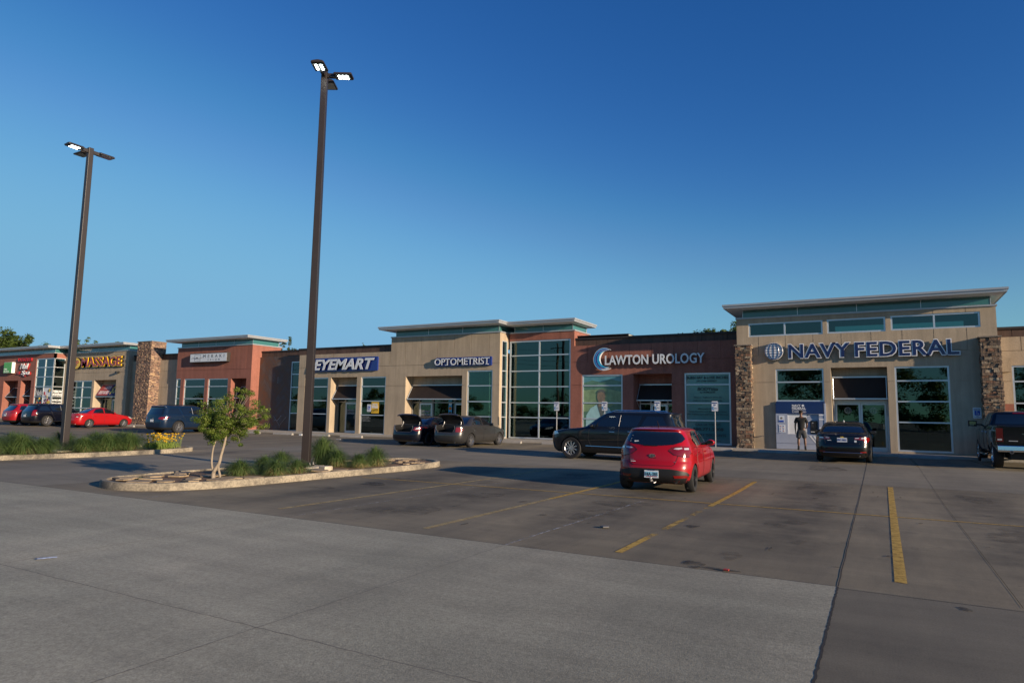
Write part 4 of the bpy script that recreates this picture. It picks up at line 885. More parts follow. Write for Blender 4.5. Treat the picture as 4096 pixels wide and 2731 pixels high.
def banner_text(s, x0, x1, v0, v1, mat):
    o = text('lettering', s, x0, x1, v0, v1, 0, mat, sg, .006, .02, 0.15)
    for v in o.data.vertices:
        t = v.co.z; v.co = (v.co.x, YF+.125+t*.555+v.co.y-.014, 2.79+t*.985)
banner_text('1 HOUR', -60.4, -59.45, .56, .86, 'white'); banner_text('BODY & FEET', -60.8, -59.3, .12, .42, 'white'); banner_text('$36', -59.2, -58.05, .1, .86, 'sgyel')
# nail salon signs
M['green'] = pm('sign_green', (0.10, 0.42, 0.03), 0.35, coat=.3, var=.05); M['brightred'] = pm('letter_red', (0.38, 0.015, 0.02), 0.4, coat=.2)
sg = empty('tax_office_sign', (0, 0, 0), 0, 'square green box sign with small white lettering on the red nail salon wall', 'sign')
b = B(); b.box(-74.62, -73.1, YN-.3, YN-.01, 4.9, 5.95); b.build('light_box', 'white', sg); b = B(); b.box(-74.6, -73.12, YN-.312, YN-.3, 4.92, 5.93); b.build('sign_face', 'green', sg)
text('lettering', 'H&R', -74.5, -73.95, 5.2, 5.36, YN-.32, 'white', sg, .008, .01); text('lettering', 'BLOCK', -74.5, -73.55, 4.98, 5.13, YN-.32, 'white', sg, .008, .01)
sg = empty('nail_salon_sign', (0, 0, 0), 0, 'red and white script letters reading Nail & Spa on the far left red building', 'sign')
text('lettering', 'LAWTON', -72.4, -69.95, 5.98, 6.3, YN-.15, 'brightred', sg, .13, .03, 0, 1.1)
for (s, x0, x1, z0, z1) in (('Nail', -71.9, -70.4, 5.25, 5.78), ('Spa', -71.6, -70.1, 4.6, 5.12)):
    text('letter_edge', s, x0+.06, x1+.1, z0-.08, z1-.02, YN-.1, 'brightred', sg, .09, .06, .35); text('lettering', s, x0, x1, z0, z1, YN-.16, 'white', sg, .05, .01, .35)
text('lettering', '&', -72.5, -71.95, 4.78, 5.05, YN-.12, 'brightred', sg, .1, .03, .3)
# lettering and posters in windows
t_ = empty('service_lettering', (0, 0, 0), 0, 'white lettering EYEBROW WAXING MANICURE PEDICURE on the corner bay glass of the nail salon', 'window lettering')
for i, (s, z0, z1) in enumerate((('EYEBROW', 3.0, 3.24), ('WAXING', 2.72, 2.96), ('MANICURE', 2.24, 2.42), ('PEDICURE', 1.94, 2.12))): text('lettering', s, YN+.08, YF-.08, z0, z1, XN1-.035, 'white', t_, .006, .03, plane='right')
pst = empty('nail_poster', (0, 0, 0), 0, 'black, white and red poster reading Nails in the lower corner window of the nail salon', 'poster')
b = B(); b.box(-69.1, -67.85, YN+.075, YN+.085, 1.8, 3.45, 0); b.box(-67.65, -66.35, YN+.075, YN+.085, 1.8, 3.45, 1); b.build('poster_sheet', ['black', 'white'], pst)
rnd = random.Random(3); b = B()
for i in range(16):
    x, z = rnd.uniform(-67.5, -66.5), rnd.uniform(1.9, 3.3); b.prism([(x+rnd.uniform(.08, .2)*math.cos(a), z+rnd.uniform(.08, .2)*math.sin(a)) for a in [k_*1.05 for k_ in range(6)]], 'y', YN+.06-.0005*i, YN+.075, i % 3)
for i in range(7):
    x, z = rnd.uniform(-69.0, -68.0), rnd.uniform(1.9, 2.5); b.prism([(x+rnd.uniform(.08, .2)*math.cos(a), z+rnd.uniform(.08, .2)*math.sin(a)) for a in [k_*1.05 for k_ in range(6)]], 'y', YN+.05-.0005*i, YN+.075, (0, 3, 1)[i % 3])
b.build('blossom', ['brightred', 'sgyel', 'greyink', 'teal'], pst)
o = text('lettering', 'Nails', -69.0, -67.95, 2.75, 3.25, YN+.06, 'white', pst, .006, 0, .3)
t_ = empty('led_sign', (0, 0, 0), 0, 'small red LED sign reading 1-HR SERVICE in the left eyewear shop window', 'sign')
M['led'] = pm('led_red', (0.8, 0.02, 0.02), .5, emit=.9, ecol=(1, .04, .03))
b = B(); b.box(-34.45, -33.4, YF+.2, YF+.24, 2.92, 3.16); b.build('panel', 'black', t_); text('lettering', '1-HR SERVICE', -34.38, -33.46, 2.97, 3.11, YF+.19, 'led', t_, .006)
def disabled_symbol(par, cx, cz, s, Y, nm='symbol'):
    b = B(); b.box(cx-s*.5, cx+s*.5, Y, Y+.004, cz-s*.5, cz+s*.5, 0)
    b.prism(circ(cx-.06*s, cz+.36*s, .07*s, 10), 'y', Y-.004, Y-.0005, 1)
    pts = [(cx-.06*s, cz+.26*s), (cx-.06*s, cz-.02*s), (cx+.16*s, cz-.02*s), (cx+.27*s, cz-.3*s), (cx+.37*s, cz-.26*s)]
    b.tube([(x, Y-.003, z) for x, z in pts], .035*s, 5, 1)
    b.tube([(cx-.02*s+.22*s*math.cos(R(a)), Y-.003, cz-.12*s+.22*s*math.sin(R(a))) for a in range(130, 341, 15)], .028*s, 5, 1)
    return b.build(nm, ['inkbright', 'white'], par)
M['inkbright'] = pm('sign_blue_ink', (0.01, 0.06, 0.42), .4)
ps = empty('sale_poster', (0, 0, 0), 0, 'yellow poster reading 2ND PAIR FREE with drawn glasses in the eyewear shop window', 'poster')
M['posteryellow'] = pm('poster_yellow', (0.72, 0.44, 0.03), .5, var=.05)
b = B(); b.box(-29.12, -28.5, YF+.06, YF+.068, 1.62, 2.36); b.build('poster_sheet', 'posteryellow', ps)
text('lettering', '2ND PAIR', -29.06, -28.6, 2.14, 2.26, YF+.054, 'white', ps, .005, .02); text('lettering', 'FREE', -29.06, -28.55, 1.95, 2.11, YF+.054, 'white', ps, .005, .04)
b = B()
for c in (-28.98, -28.7): b.tube([(c+.11*math.cos(R(a)), YF+.052, 1.8+.055*math.sin(R(a))+(c+28.9)*.25) for a in range(0, 361, 30)], .009, 5)
b.tube([(-28.88, YF+.052, 1.83), (-28.8, YF+.052, 1.85)], .009, 5); b.build('drawn_glasses', 'ink', ps)
sg = empty('accessible_parking_notice', (0, 0, 0), 0, 'white notice with a blue wheelchair symbol in the eyewear shop window beside the yellow poster', 'sign')
b = B(); b.prism(rrect(-29.48, -29.14, 1.72, 2.2, .03), 'y', YF+.06, YF+.068); b.build('panel', 'white', sg); disabled_symbol(sg, -29.31, 1.96, .2, YF+.052)
text('lettering', 'RESERVED', -29.44, -29.18, 2.10, 2.14, YF+.054, 'inkblue', sg, .004); text('lettering', 'PARKING', -29.42, -29.2, 1.77, 1.81, YF+.054, 'inkblue', sg, .004)
sg = empty('accessible_parking_sign', (0, 0, 0), 0, 'white wall sign with a blue wheelchair symbol beside the right stone column of the bank', 'sign')
b = B(); b.prism(rrect(3.42, 3.71, 1.83, 2.28, .03), 'y', YF-.03, YF-.005); b.build('panel', 'white', sg); disabled_symbol(sg, 3.565, 2.055, .19, YF-.04)
text('lettering', 'RESERVED', 3.45, 3.68, 2.2, 2.24, YF-.036, 'inkblue', sg, .004); text('lettering', 'PARKING', 3.46, 3.67, 2.155, 2.19, YF-.036, 'inkblue', sg, .004); text('lettering', 'VAN', 3.52, 3.61, 1.91, 1.94, YF-.036, 'inkblue', sg, .004); text('lettering', 'ACCESSIBLE', 3.45, 3.68, 1.86, 1.895, YF-.036, 'inkblue', sg, .004)
M['frost'] = pm('window_letter_white', (0.30, 0.33, 0.36), .5)
t_ = empty('door_lettering', (0, 0, 0), 0, 'pale lettering with SUITE A above on the left glass door of the eyewear shop', 'window lettering')
text('lettering', 'SUITE A', -31.7, -31.25, 2.12, 2.19, YF+.69, 'frost', t_, .004, .01); text('lettering', 'EYEMART', -31.82, -31.1, 1.72, 1.86, YF+.69, 'frost', t_, .004, .02); text('lettering', 'EXPRESS', -31.82, -31.1, 1.53, 1.67, YF+.69, 'frost', t_, .004, .02)
t_ = empty('door_lettering', (0, 0, 0), 0, 'pale lettering with SUITE B above on the glass door under the wide awning', 'window lettering')
text('lettering', 'SUITE B', -25.42, -24.98, 2.12, 2.19, YF+.69, 'frost', t_, .004, .01); text('lettering', 'EYEMART', -25.55, -24.83, 1.72, 1.86, YF+.69, 'frost', t_, .004, .02); text('lettering', 'EXPRESS', -25.55, -24.83, 1.53, 1.67, YF+.69, 'frost', t_, .004, .02)
t_ = empty('window_poster', (0, 0, 0), 0, 'narrow turquoise and orange poster strip in the wide entrance of the eyewear shop', 'poster')
b = B(); b.box(-23.45, -23.2, YF+.70, YF+.708, 1.5, 2.6, 0)
for i, (z, m_) in enumerate(((1.7, 1), (2.0, 2), (2.3, 3))): b.prism(circ(-23.32, z, .11, 12), 'y', YF+.695, YF+.7, m_)
b.build('poster_sheet', ['wave3', 'ink', 'orange', 'white'], t_)
t_ = empty('opening_hours', (0, 0, 0), 0, 'small white opening hours lettering at the foot of the eyewear window with the yellow poster', 'window lettering')
for i, s in enumerate(('STORE HOURS', 'MON-FRI 9-8', 'SATURDAY 9-6', 'SUNDAY CLOSED')): text('lettering', s, -29.95, -29.3+.1*(i % 2), 1.36-i*.085, 1.40-i*.085, YF+.08, 'frost', t_, .004)
# lettering on the film of the clinic window
t_ = empty('treatment_lettering', (0, 0, 0), 0, 'dark advertising lettering on the turquoise window of the clinic next to the bank', 'window lettering')
M['filmink'] = pm('film_ink', (0.018, 0.045, 0.05), .4)
Yt = YL+.055
for (s, x0, x1, z0, z1, bo, sh) in (('BURN FAT & LOSE INCHES', -8.72, -6.62, 3.66, 3.80, .02, 0), ('NO GYM NEEDED!', -8.2, -7.2, 3.51, 3.60, .01, 0), ('BODYtite', -8.17, -7.15, 3.06, 3.24, .02, .12), ('by INMODE', -8.05, -7.28, 2.91, 3.02, .01, .1),
        ('Shapes, Tightens and Lifts', -8.36, -6.95, 2.66, 2.76, 0, 0), ('without Scalpel or Scarring', -8.4, -6.95, 2.50, 2.60, 0, 0), ('Minimally Invasive', -8.15, -7.15, 2.08, 2.17, .01, 0), ('Quick Recovery with Minimal Downtime', -8.62, -6.72, 1.94, 2.03, .01, 0),
        ('Skin Tightening in addition to Fat Removal', -8.7, -6.66, 1.80, 1.89, .01, 0), ('CALL US TODAY!', -8.3, -7.05, 1.27, 1.39, .015, 0), ('580.771.2008', -8.42, -6.9, 1.02, 1.18, .03, 0), ('MILITARY DISCOUNTS', -8.6, -6.78, .74, .87, .02, 0), ('Financing Available', -8.3, -7.1, .61, .70, 0, 0), ('lawtonurology.com', -8.25, -7.04, .47, .56, .01, 0)):
    text('lettering', s, x0, x1, z0, z1, Yt, 'filmink', t_, .004, bo, sh)
# portrait poster behind the left clinic window
t_ = empty('portrait_poster', (0, 0, 0), 0, 'large window picture of a smiling grey haired man in a pale coat before green hills', 'poster')
M['p_sky'] = pm('poster_sky', (0.10, 0.28, 0.33), .2, coat=.5, var=.3, vs=1.5); M['p_hill'] = pm('poster_hill', (0.09, 0.19, 0.13), .2, coat=.5, var=.4, vs=2); M['p_field'] = pm('poster_field', (0.20, 0.29, 0.15), .2, coat=.5, var=.35, vs=2.5); M['p_coat'] = pm('poster_coat', (0.33, 0.55, 0.56), .2, coat=.5, var=.12, vs=4)
M['p_skin'] = pm('poster_skin', (0.22, 0.17, 0.12), .5, var=.12, vs=5); M['p_hair'] = pm('poster_hair', (0.10, 0.12, 0.11), .6, var=.2, vs=9)
Yp = YL+.088; b = B(); b.box(-14.55, -12.25, Yp, Yp+.005, .5, 3.9, 0)
b.prism([(-14.55, 3.5), (-14.0, 3.66), (-13.5, 3.55), (-12.9, 3.72), (-12.25, 3.55), (-12.25, 2.9), (-14.55, 2.95)], 'y', Yp-.006, Yp-.001, 1)
b.prism([(-14.55, 3.1), (-13.2, 3.2), (-12.25, 3.0), (-12.25, .5), (-14.55, .5)], 'y', Yp-.011, Yp-.0065, 2); b.prism([(-14.55, 1.9), (-13.4, 2.0), (-12.25, 2.5), (-12.25, .5), (-14.55, .5)], 'y', Yp-.016, Yp-.0115, 1)
b.prism([(-14.4, .5), (-14.35, 1.7), (-14.1, 2.1), (-13.75, 2.3), (-13.25, 2.3), (-12.95, 2.05), (-12.8, 1.7), (-12.75, .5)], 'y', Yp-.021, Yp-.0165, 3)
b.prism([(-13.72, 2.32), (-13.42, 1.4), (-13.2, 2.3)], 'y', Yp-.025, Yp-.0215, 5)
b.prism([(-13.62+.0, 2.2), (-13.62, 2.5), (-13.3, 2.5), (-13.28, 2.2)], 'y', Yp-.028, Yp-.0255, 4)
b.prism([(-13.46+.24*math.cos(R(a)), 2.75+.34*math.sin(R(a))) for a in range(0, 360, 15)], 'y', Yp-.031, Yp-.0285, 4)
b.prism([(-13.46+.27*math.cos(R(a)), 2.84+.32*math.sin(R(a))) for a in range(10, 171, 10)]+[(-13.66, 2.95), (-13.46, 3.02), (-13.26, 2.95)], 'y', Yp-.034, Yp-.0315, 5)
for (x, z, rx, rz) in ((-13.55, 2.80, .035, .014), (-13.37, 2.80, .035, .014), (-13.46, 2.56, .09, .018), (-13.46, 2.68, .022, .03)): b.prism([(x+rx*math.cos(R(a)), z+rz*math.sin(R(a))) for a in range(0, 360, 30)], 'y', Yp-.036, Yp-.0345, 5)
b.build('poster_sheet', ['p_sky', 'p_hill', 'p_field', 'p_coat', 'p_skin', 'p_hair'], t_)
text('lettering', 'CLINIC', -14.0, -13.7, 1.75, 1.79, Yp-.03, 'ink', t_, .004)
for o in [x for x in bpy.data.objects if x.parent == t_ and x.name.startswith('lettering')]: bpy.data.objects.remove(o)

# ================================================================== PARKING SIGNS, WHEEL STOPS
def post_sign(x, y, lab, top=2.46):
    z0 = .27; r = empty('parking_sign', (x, y, z0), 0, lab, 'parking sign', 'white parking signs in front of the clinic')
    b = B(); b.tube([(0, 0, 0), (0, 0, top-z0-.45)], .026, 8); b.build('post', 'galv', r)
    b = B(); b.prism(rrect(-.155, .155, top-z0-.48, top-z0, .03), 'y', -.035, -.028); p = b.build('panel', 'white', r)
    b = B()
    for q in ((-.145, .145, top-z0-.47, top-z0-.464), (-.145, .145, top-z0-.016, top-z0-.01)): b.box(q[0], q[1], -.037, -.0352, q[2], q[3])
    for x_ in (-.145, .139): b.box(x_, x_+.006, -.037, -.0352, top-z0-.47, top-z0-.01)
    b.build('border', 'inkblue', r)
    text('lettering', 'PARKING', -.115, .115, top-z0-.12, top-z0-.055, -.04, 'inkblue', r, .004, .02); text('lettering', 'FOR', -.05, .05, top-z0-.21, top-z0-.15, -.04, 'inkblue', r, .004, .02)
    emblem(r, -.03, top-z0-.335, .10, -.04, .08, .003)
    text('lettering', 'Lawton', -.06, .11, top-z0-.33, top-z0-.295, -.042, 'inkblue', r, .003); text('lettering', 'Urology', -.045, .12, top-z0-.385, top-z0-.345, -.042, 'inkblue', r, .003)
post_sign(-15.32, 32.7, 'leftmost white parking sign, on a post before the glass tower of the clinic', 2.41)
post_sign(-12.56, 32.7, 'white parking sign before the portrait window of the clinic', 2.44)
post_sign(-9.74, 32.7, 'white parking sign before the awning and door of the clinic', 2.47)
post_sign(-6.92, 32.7, 'rightmost white parking sign, before the turquoise lettered window', 2.48)
def wheel_stop_mesh():
    b = B(); n = 0; L = .92; pr = [(-.085, 0), (-.085, .045), (-.05, .125), (.05, .125), (.085, .045), (.085, 0)]
    b.prism([(y, z) for y, z in pr], 'x', -L+.08, L-.08)
    return b.mesh('wheel_stop', bevel=.01)
wsm = wheel_stop_mesh(); wsm.materials.append(M['stop'])
stops = [(-57.0, 'before the price banner of the massage shop'), (-50.9, 'between the stone pillar and the blue four wheel drive'), (-46.2, 'before the left salon windows'), (-42.5, 'before the salon doorway'), (-39.3, 'left, before the herringbone wall'), (-36.1, 'right, before the narrow window of the herringbone wall'), (-33.1, 'before the window with the red LED sign'), (-30.0, 'before the first door of the eyewear shop'), (-27.4, 'before the yellow poster window'),
         (-19.8, 'in front of the black two door car'), (-17.2, 'before the left half of the glass tower'), (-14.3, 'before the right edge of the glass tower'), (-6.7, 'before the turquoise lettered window'), (-3.9, 'at the feet of the man at the cash machine'), (-.9, 'in front of the black sedan at the bank'), (1.45, 'before the tall right window of the bank'), (4.2, 'in front of the black pickup')]
for i, (x, lab) in enumerate(stops):
    o = bpy.data.objects.new('wheel_stop', wsm); COL.objects.link(o); ys = 31.1 if x > -8 else (30.6 if x > -20 or x < -44 else 29.9); o.location = (x, ys, gz(x, ys)-.002); tag(o, 'low concrete wheel stop '+lab, 'wheel stop', 'concrete wheel stops along the sidewalk')

# ================================================================== CASH MACHINE
at = empty('cash_machine', (0, 0, 0), 0, 'white and blue cash machine kiosk built into the bank front behind the standing man', 'cash machine')
x0, x1, Y0 = -4.27, -2.13, YF-.12
b = B(); b.box(x0, x1, Y0, YF+.2, 1.93, 2.40); b.box(x0+.02, x1-.03, Y0+.06, YF+.2, 2.40, 2.50); b.build('header', 'kioskblue', at, bevel=.01)
b = B()
relief(b, front(Y0+.004), x0, x1, .30, 1.93, [(-3.76, -2.42, .98, 1.92, .07), (x0, x1, .55, .57, .02), (-2.80, -2.48, 1.02, 1.62, .12)], .25); b.box(x1-.07, x1+.005, Y0-.01, YF+.15, .30, 2.42); b.build('cabinet', 'kioskgrey', at)
b = B(); b.box(-3.75, -2.95, Y0+.06, Y0+.072, .99, 1.90); b.build('white_panel', 'white', at)
b = B(); b.box(-2.78, -2.5, Y0+.03, Y0+.12, 1.03, 1.6, 0); b.box(-2.76, -2.66, Y0+.02, Y0+.03, 1.32, 1.52, 1); b.box(-2.72, -2.66, Y0+.018, Y0+.02, 1.51, 1.54, 2); b.box(-2.78, -2.62, Y0+.015, Y0+.03, 1.1, 1.13, 3); b.build('machine_fascia', ['black', 'intdark', 'lightclear', 'white'], at)
b = B()
for (ax, az, aw, r0) in ((-2.45, 1.0, .05, .95), (-2.45, 1.0, .045, .75)):
    pts = [(ax-r0*math.cos(R(a)), az+r0*math.sin(R(a))) for a in range(0, 91, 10)]
    q = [(x, z) for x, z in pts if x > -2.97 and z < 1.9]
    for p, s in zip(q[:-1], q[1:]): b.prism([p, s, (s[0]+aw, s[1]), (p[0]+aw, p[1])], 'y', Y0+.066, Y0+.0735)
b.box(-2.42, x1-.07, Y0-.004, Y0+.003, 1.66, 1.72); b.box(-2.42, x1-.07, Y0-.004, Y0+.003, 1.27, 1.33); b.box(-2.42, x1-.07, Y0-.004, Y0+.003, 1.86, 1.92); b.box(-2.13, -2.05, Y0-.004, Y0+.003, .5, .51)
for dx in (0, .17): b.prism([(-2.86+dx, .93), (-2.78+dx, .93), (-2.52+dx*.5, .6), (-2.6+dx*.5, .6)], 'y', Y0-.004, Y0+.003)
b.build('arc_graphic', 'white', at)
b = B(); b.box(-4.14, -3.9, Y0-.006, Y0+.003, 1.53, 1.84, 0); b.prism(circ(-4.02, 1.72, .05, 12), 'y', Y0-.01, Y0-.0065, 1); b.box(-4.12, -3.92, Y0-.012, Y0-.0065, 1.54, 1.62, 2)
b.box(-4.15, -3.86, Y0-.006, Y0+.003, 1.06, 1.42, 0)
for i in range(2):
    for j in range(4): b.box(-4.13+i*.13, -4.02+i*.13, Y0-.01, Y0-.0065, 1.09+j*.08, 1.15+j*.08, 3); b.box(-4.10+i*.13, -4.05+i*.13, Y0-.014, Y0-.0105, 1.105+j*.08, 1.135+j*.08, (2, 4)[(i+j) % 2])
b.build('card_notice', ['signwhite', 'p_skin', 'inkbright', 'white', 'brightred'], at)
text('lettering', 'NAVY', -3.55, -3.17, 2.26, 2.36, Y0-.008, 'white', at, .006, .03); text('lettering', 'FEDERAL', -3.55, -2.96, 2.14, 2.24, Y0-.008, 'white', at, .006, .03); text('lettering', 'Credit Union', -3.55, -2.96, 1.98, 2.09, Y0-.008, 'white', at, .006, .0)
b = B(); b.box(-3.55, -2.96, Y0-.012, Y0-.001, 2.112, 2.125); b.prism(circ(-3.08, 2.31, .055, 16), 'y', Y0-.01, Y0-.001); b.build('rule_and_globe', 'white', at)

# ================================================================== LAMP POLES
M['lit'] = pm('lit_led', (1, 1, 1), .5, emit=14, ecol=(0.92, 1.0, 0.97)); M['unlit'] = pm('lamp_lens', (0.30, 0.36, 0.36), .15, coat=.8)
def lamp_pole(x, y, z0, top, rot, lit, lab):
    r = empty('lamp_pole', (x, y, z0), rot, lab, 'lamp pole'); h = top-z0
    b = B(); s0, s1 = .108, .085
    n = len(b.v)
    b.v += [(-s0, -s0, .05), (s0, -s0, .05), (s0, s0, .05), (-s0, s0, .05), (-s1, -s1, h), (s1, -s1, h), (s1, s1, h), (-s1, s1, h)]
    for q in ((3, 2, 1, 0), (4, 5, 6, 7), (0, 1, 5, 4), (1, 2, 6, 5), (2, 3, 7, 6), (3, 0, 4, 7)): b.f.append(q); b.mi.append(0)
    b.build('pole', 'bronze', r, bevel=.012)
    b = B(); b.box(-.2, .2, -.2, .2, .02, .05, 0)
    for (dx, dy) in ((1, 1), (1, -1), (-1, 1), (-1, -1)): b.tube([(dx*.16, dy*.16, -.02), (dx*.16, dy*.16, .12)], .016, 6, 1); b.tube([(dx*.16, dy*.16, .05), (dx*.16, dy*.16, .075)], .03, 6, 1)
    b.build('base_plate', ['bronze', 'galv'], r, bevel=.004)
    b = B(); b.box(-.42, .42, -.42, .42, -.4, .015); b.build('footing', 'concrete', r, bevel=.03)
    # heads: along -y, +x, +y of the rotated frame (and -x for the far pole)
    for k_, (ang, on, dzz) in enumerate(lit):
        m = Matrix.Rotation(R(ang), 4, 'Z')
        b = B(); b.box(.08, .34, -.045, .045, h-.20, h-.07); b.xf(m); arm = b.build('arm', 'bronze', r, bevel=.01)
        b = B(); pr = [(-.19, 0), (.19, 0), (.19, .045), (.13, .085), (0, .105), (-.13, .085), (-.19, .045)]
        b.prism([(p[0], h-.16+p[1]) for p in pr], 'x', .30, .80); b.box(.78, .83, -.17, .17, h-.155, h-.10)
        b.xf(m); hd = b.build('lamp_head', 'bronze', r, bevel=.012)
        b = B(); b.box(.36, .76, -.15, .15, h-.168, h-.161); b.xf(m); b.build('lens', 'unlit', hd)
        if on:
            for i in range(3):
                for j in range(2): b = B(); b.prism(circ(.45+i*.11, -.07+j*.14, .04, 12), 'z', h-.176, h-.169); b.xf(m); b.build('led', 'lit', hd)
    return r
lamp_pole(-14.05, 13.55, .165, 11.75, R(29.5), [(-90, 1, 0), (0, 1, 0), (90, 0, 0)], 'tall dark square lamp pole with two lit lamp heads standing in the near planted island')
lamp_pole(-25.6, 13.15, .165, 11.4, 0.0, [(-90, 1, 0), (180, 0, 0), (90, 0, 0)], 'tall dark square lamp pole in the farther planted island at the left')

# ================================================================== PERSON
def skin_fig(name, verts, edges, mat, parent=None, sub=2):
    """verts: (x,y,z,rx,ry)"""
    me = bpy.data.meshes.new(name); me.from_pydata([v[:3] for v in verts], edges, [])
    bm = bmesh.new(); bm.from_mesh(me); lay = bm.verts.layers.skin.verify(); bm.verts.ensure_lookup_table()
    for i, v in enumerate(bm.verts):
        v[lay].radius = (verts[i][3], verts[i][4] if len(verts[i]) > 4 else verts[i][3]); v[lay].use_root = (i == 0)
    bm.to_mesh(me); bm.free()
    o = bpy.data.objects.new(name, me); COL.objects.link(o)
    o.modifiers.new('skin', 'SKIN').use_smooth_shade = True; s = o.modifiers.new('sub', 'SUBSURF'); s.levels = sub; s.render_levels = sub
    m2 = evalmesh(o); o.modifiers.clear(); o.data = m2; m2.name = name
    for p in m2.polygons: p.use_smooth = True
    m2.materials.clear(); m2.materials.append(M[mat])
    if parent: o.parent = parent
    return o
M['skin'] = pm('skin_brown', (0.14, 0.066, 0.04), .5, var=.06, vs=10); M['tshirt'] = pm('black_cotton', (0.012, 0.012, 0.012), .9, var=.2, vs=12); M['shorts'] = pm('grey_shorts', (0.045, 0.047, 0.05), .9, var=.2, vs=12); M['sock'] = pm('black_sock', (0.012, 0.012, 0.014), .9, var=.1); M['hair'] = pm('cropped_hair', (0.012, 0.009, 0.008), .9, var=.1)
per = empty('person', (-3.12, 32.75, .285), R(2), 'man in a black t-shirt and grey shorts standing at the cash machine, back turned', 'person')
# figure faces +y (towards the machine); x right
V_ = [(0, 0, .93, .13, .10), (0, -.01, 1.10, .125, .09), (0, -.015, 1.28, .15, .10), (0, -.005, 1.42, .13, .09), (0, .0, 1.50, .06, .055), (0, .015, 1.58, .05, .055), (0, .03, 1.66, .072, .085), (.0, .03, 1.74, .068, .085),
      (-.17, 0, 1.42, .062, .062), (-.215, -.01, 1.30, .052, .052), (-.245, -.03, 1.13, .040, .042), (-.25, .0, .99, .034, .034), (-.245, .03, .88, .026, .026), (-.243, .04, .83, .034, .018), (-.24, .05, .78, .036, .017),
      (.17, 0, 1.42, .062, .062), (.22, -.01, 1.29, .052, .052), (.245, -.02, 1.13, .042, .042), (.225, .1, 1.04, .036, .036), (.19, .22, 1.0, .026, .026), (.18, .26, .995, .034, .018), (.17, .31, .99, .036, .017),
      (-.10, 0, .86, .095, .095), (-.115, .01, .68, .082, .082), (-.125, .015, .50, .056, .06), (-.13, -.015, .36, .058, .062), (-.13, -.01, .2, .036, .04), (-.13, -.01, .09, .035, .045),
      (.10, 0, .86, .095, .095), (.12, .0, .68, .082, .082), (.135, .0, .50, .056, .06), (.145, -.03, .36, .058, .062), (.15, -.03, .2, .036, .04), (.15, -.03, .09, .035, .045)]
E_ = [(0, 1), (1, 2), (2, 3), (3, 4), (4, 5), (5, 6), (6, 7), (3, 8), (8, 9), (9, 10), (10, 11), (11, 12), (12, 13), (13, 14), (3, 15), (15, 16), (16, 17), (17, 18), (18, 19), (19, 20), (20, 21), (0, 22), (22, 23), (23, 24), (24, 25), (25, 26), (26, 27), (0, 28), (28, 29), (29, 30), (30, 31), (31, 32), (32, 33)]
# fingers grown out of the palms
def fingers(root, d, side, base):
    rx, ry, rz = V_[root][:3]
    for q in range(4):
        o_ = (-.024+.016*q); k = len(V_); L = (.030, .034, .032, .025)[q]
        if d == 'down': pts = [(rx+.004*side, ry+o_, rz-.028), (rx-.006*side, ry+o_*1.05, rz-.028-L), (rx-.02*side, ry+o_*1.05, rz-.028-L*1.8)]
        else: pts = [(rx+o_, ry+.028, rz), (rx+o_, ry+.028+L, rz-.006), (rx+o_, ry+.028+L*1.7, rz-.022)]
        for i, p in enumerate(pts): V_.append((*p, .0088-.001*i, .0088-.001*i)); E_.append((root, k) if i == 0 else (k+i-1, k+i))
    k = len(V_)
    pts = [(rx+.0, ry+.036, rz+.02), (rx-.012*side, ry+.045, rz-.008), (rx-.02*side, ry+.045, rz-.03)] if d == 'down' else [(rx-.036*side, ry+.0, rz), (rx-.045*side, ry+.02, rz-.004), (rx-.045*side, ry+.042, rz-.012)]
    for i, p in enumerate(pts): V_.append((*p, .010-.001*i, .010-.001*i)); E_.append((root, k) if i == 0 else (k+i-1, k+i))
fingers(14, 'down', -1, 0); fingers(21, 'fwd', 1, 0)
bd = skin_fig('body', V_, E_, 'skin', per)
# face: nose, ears, brows on the far side of the head
b = B(); b.ell((0, .122, 1.675), (.014, .02, .022), 8, 6, 0); b.ell((-.076, .03, 1.675), (.012, .022, .03), 8, 6, 0); b.ell((.076, .03, 1.675), (.012, .022, .03), 8, 6, 0); b.ell((-.03, .108, 1.70), (.012, .006, .007), 8, 6, 1); b.ell((.03, .108, 1.70), (.012, .006, .007), 8, 6, 1); b.ell((0, .11, 1.632), (.024, .008, .006), 8, 6, 2)
b.build('face', ['skin', 'white', 'sgred'], per, smooth=True)
b = B(); b.ell((0, .02, 1.735), (.082, .100, .082), 16, 10); b.xf(Matrix.Identity(4)); b.build('hair', 'hair', per, smooth=True)
skin_fig('t_shirt', [(0, 0, .83, .17, .13), (0, -.01, 1.05, .16, .12), (0, -.015, 1.26, .175, .12), (0, -.005, 1.40, .155, .11), (0, .0, 1.475, .075, .07), (-.18, 0, 1.42, .078, .08), (-.225, -.01, 1.30, .074, .078), (-.245, -.02, 1.20, .070, .075), (.18, 0, 1.42, .078, .08), (.23, -.01, 1.30, .074, .078), (.25, -.015, 1.20, .070, .075)],
         [(0, 1), (1, 2), (2, 3), (3, 4), (3, 5), (5, 6), (6, 7), (3, 8), (8, 9), (9, 10)], 'tshirt', per)
skin_fig('shorts', [(0, 0, .99, .15, .115), (0, 0, .86, .16, .125), (-.105, 0, .78, .115, .12), (-.125, .0, .60, .112, .115), (-.13, 0, .54, .112, .115), (.105, 0, .78, .115, .12), (.13, 0, .60, .112, .115), (.14, 0, .54, .112, .115)], [(0, 1), (1, 2), (2, 3), (3, 4), (1, 5), (5, 6), (6, 7)], 'shorts', per)
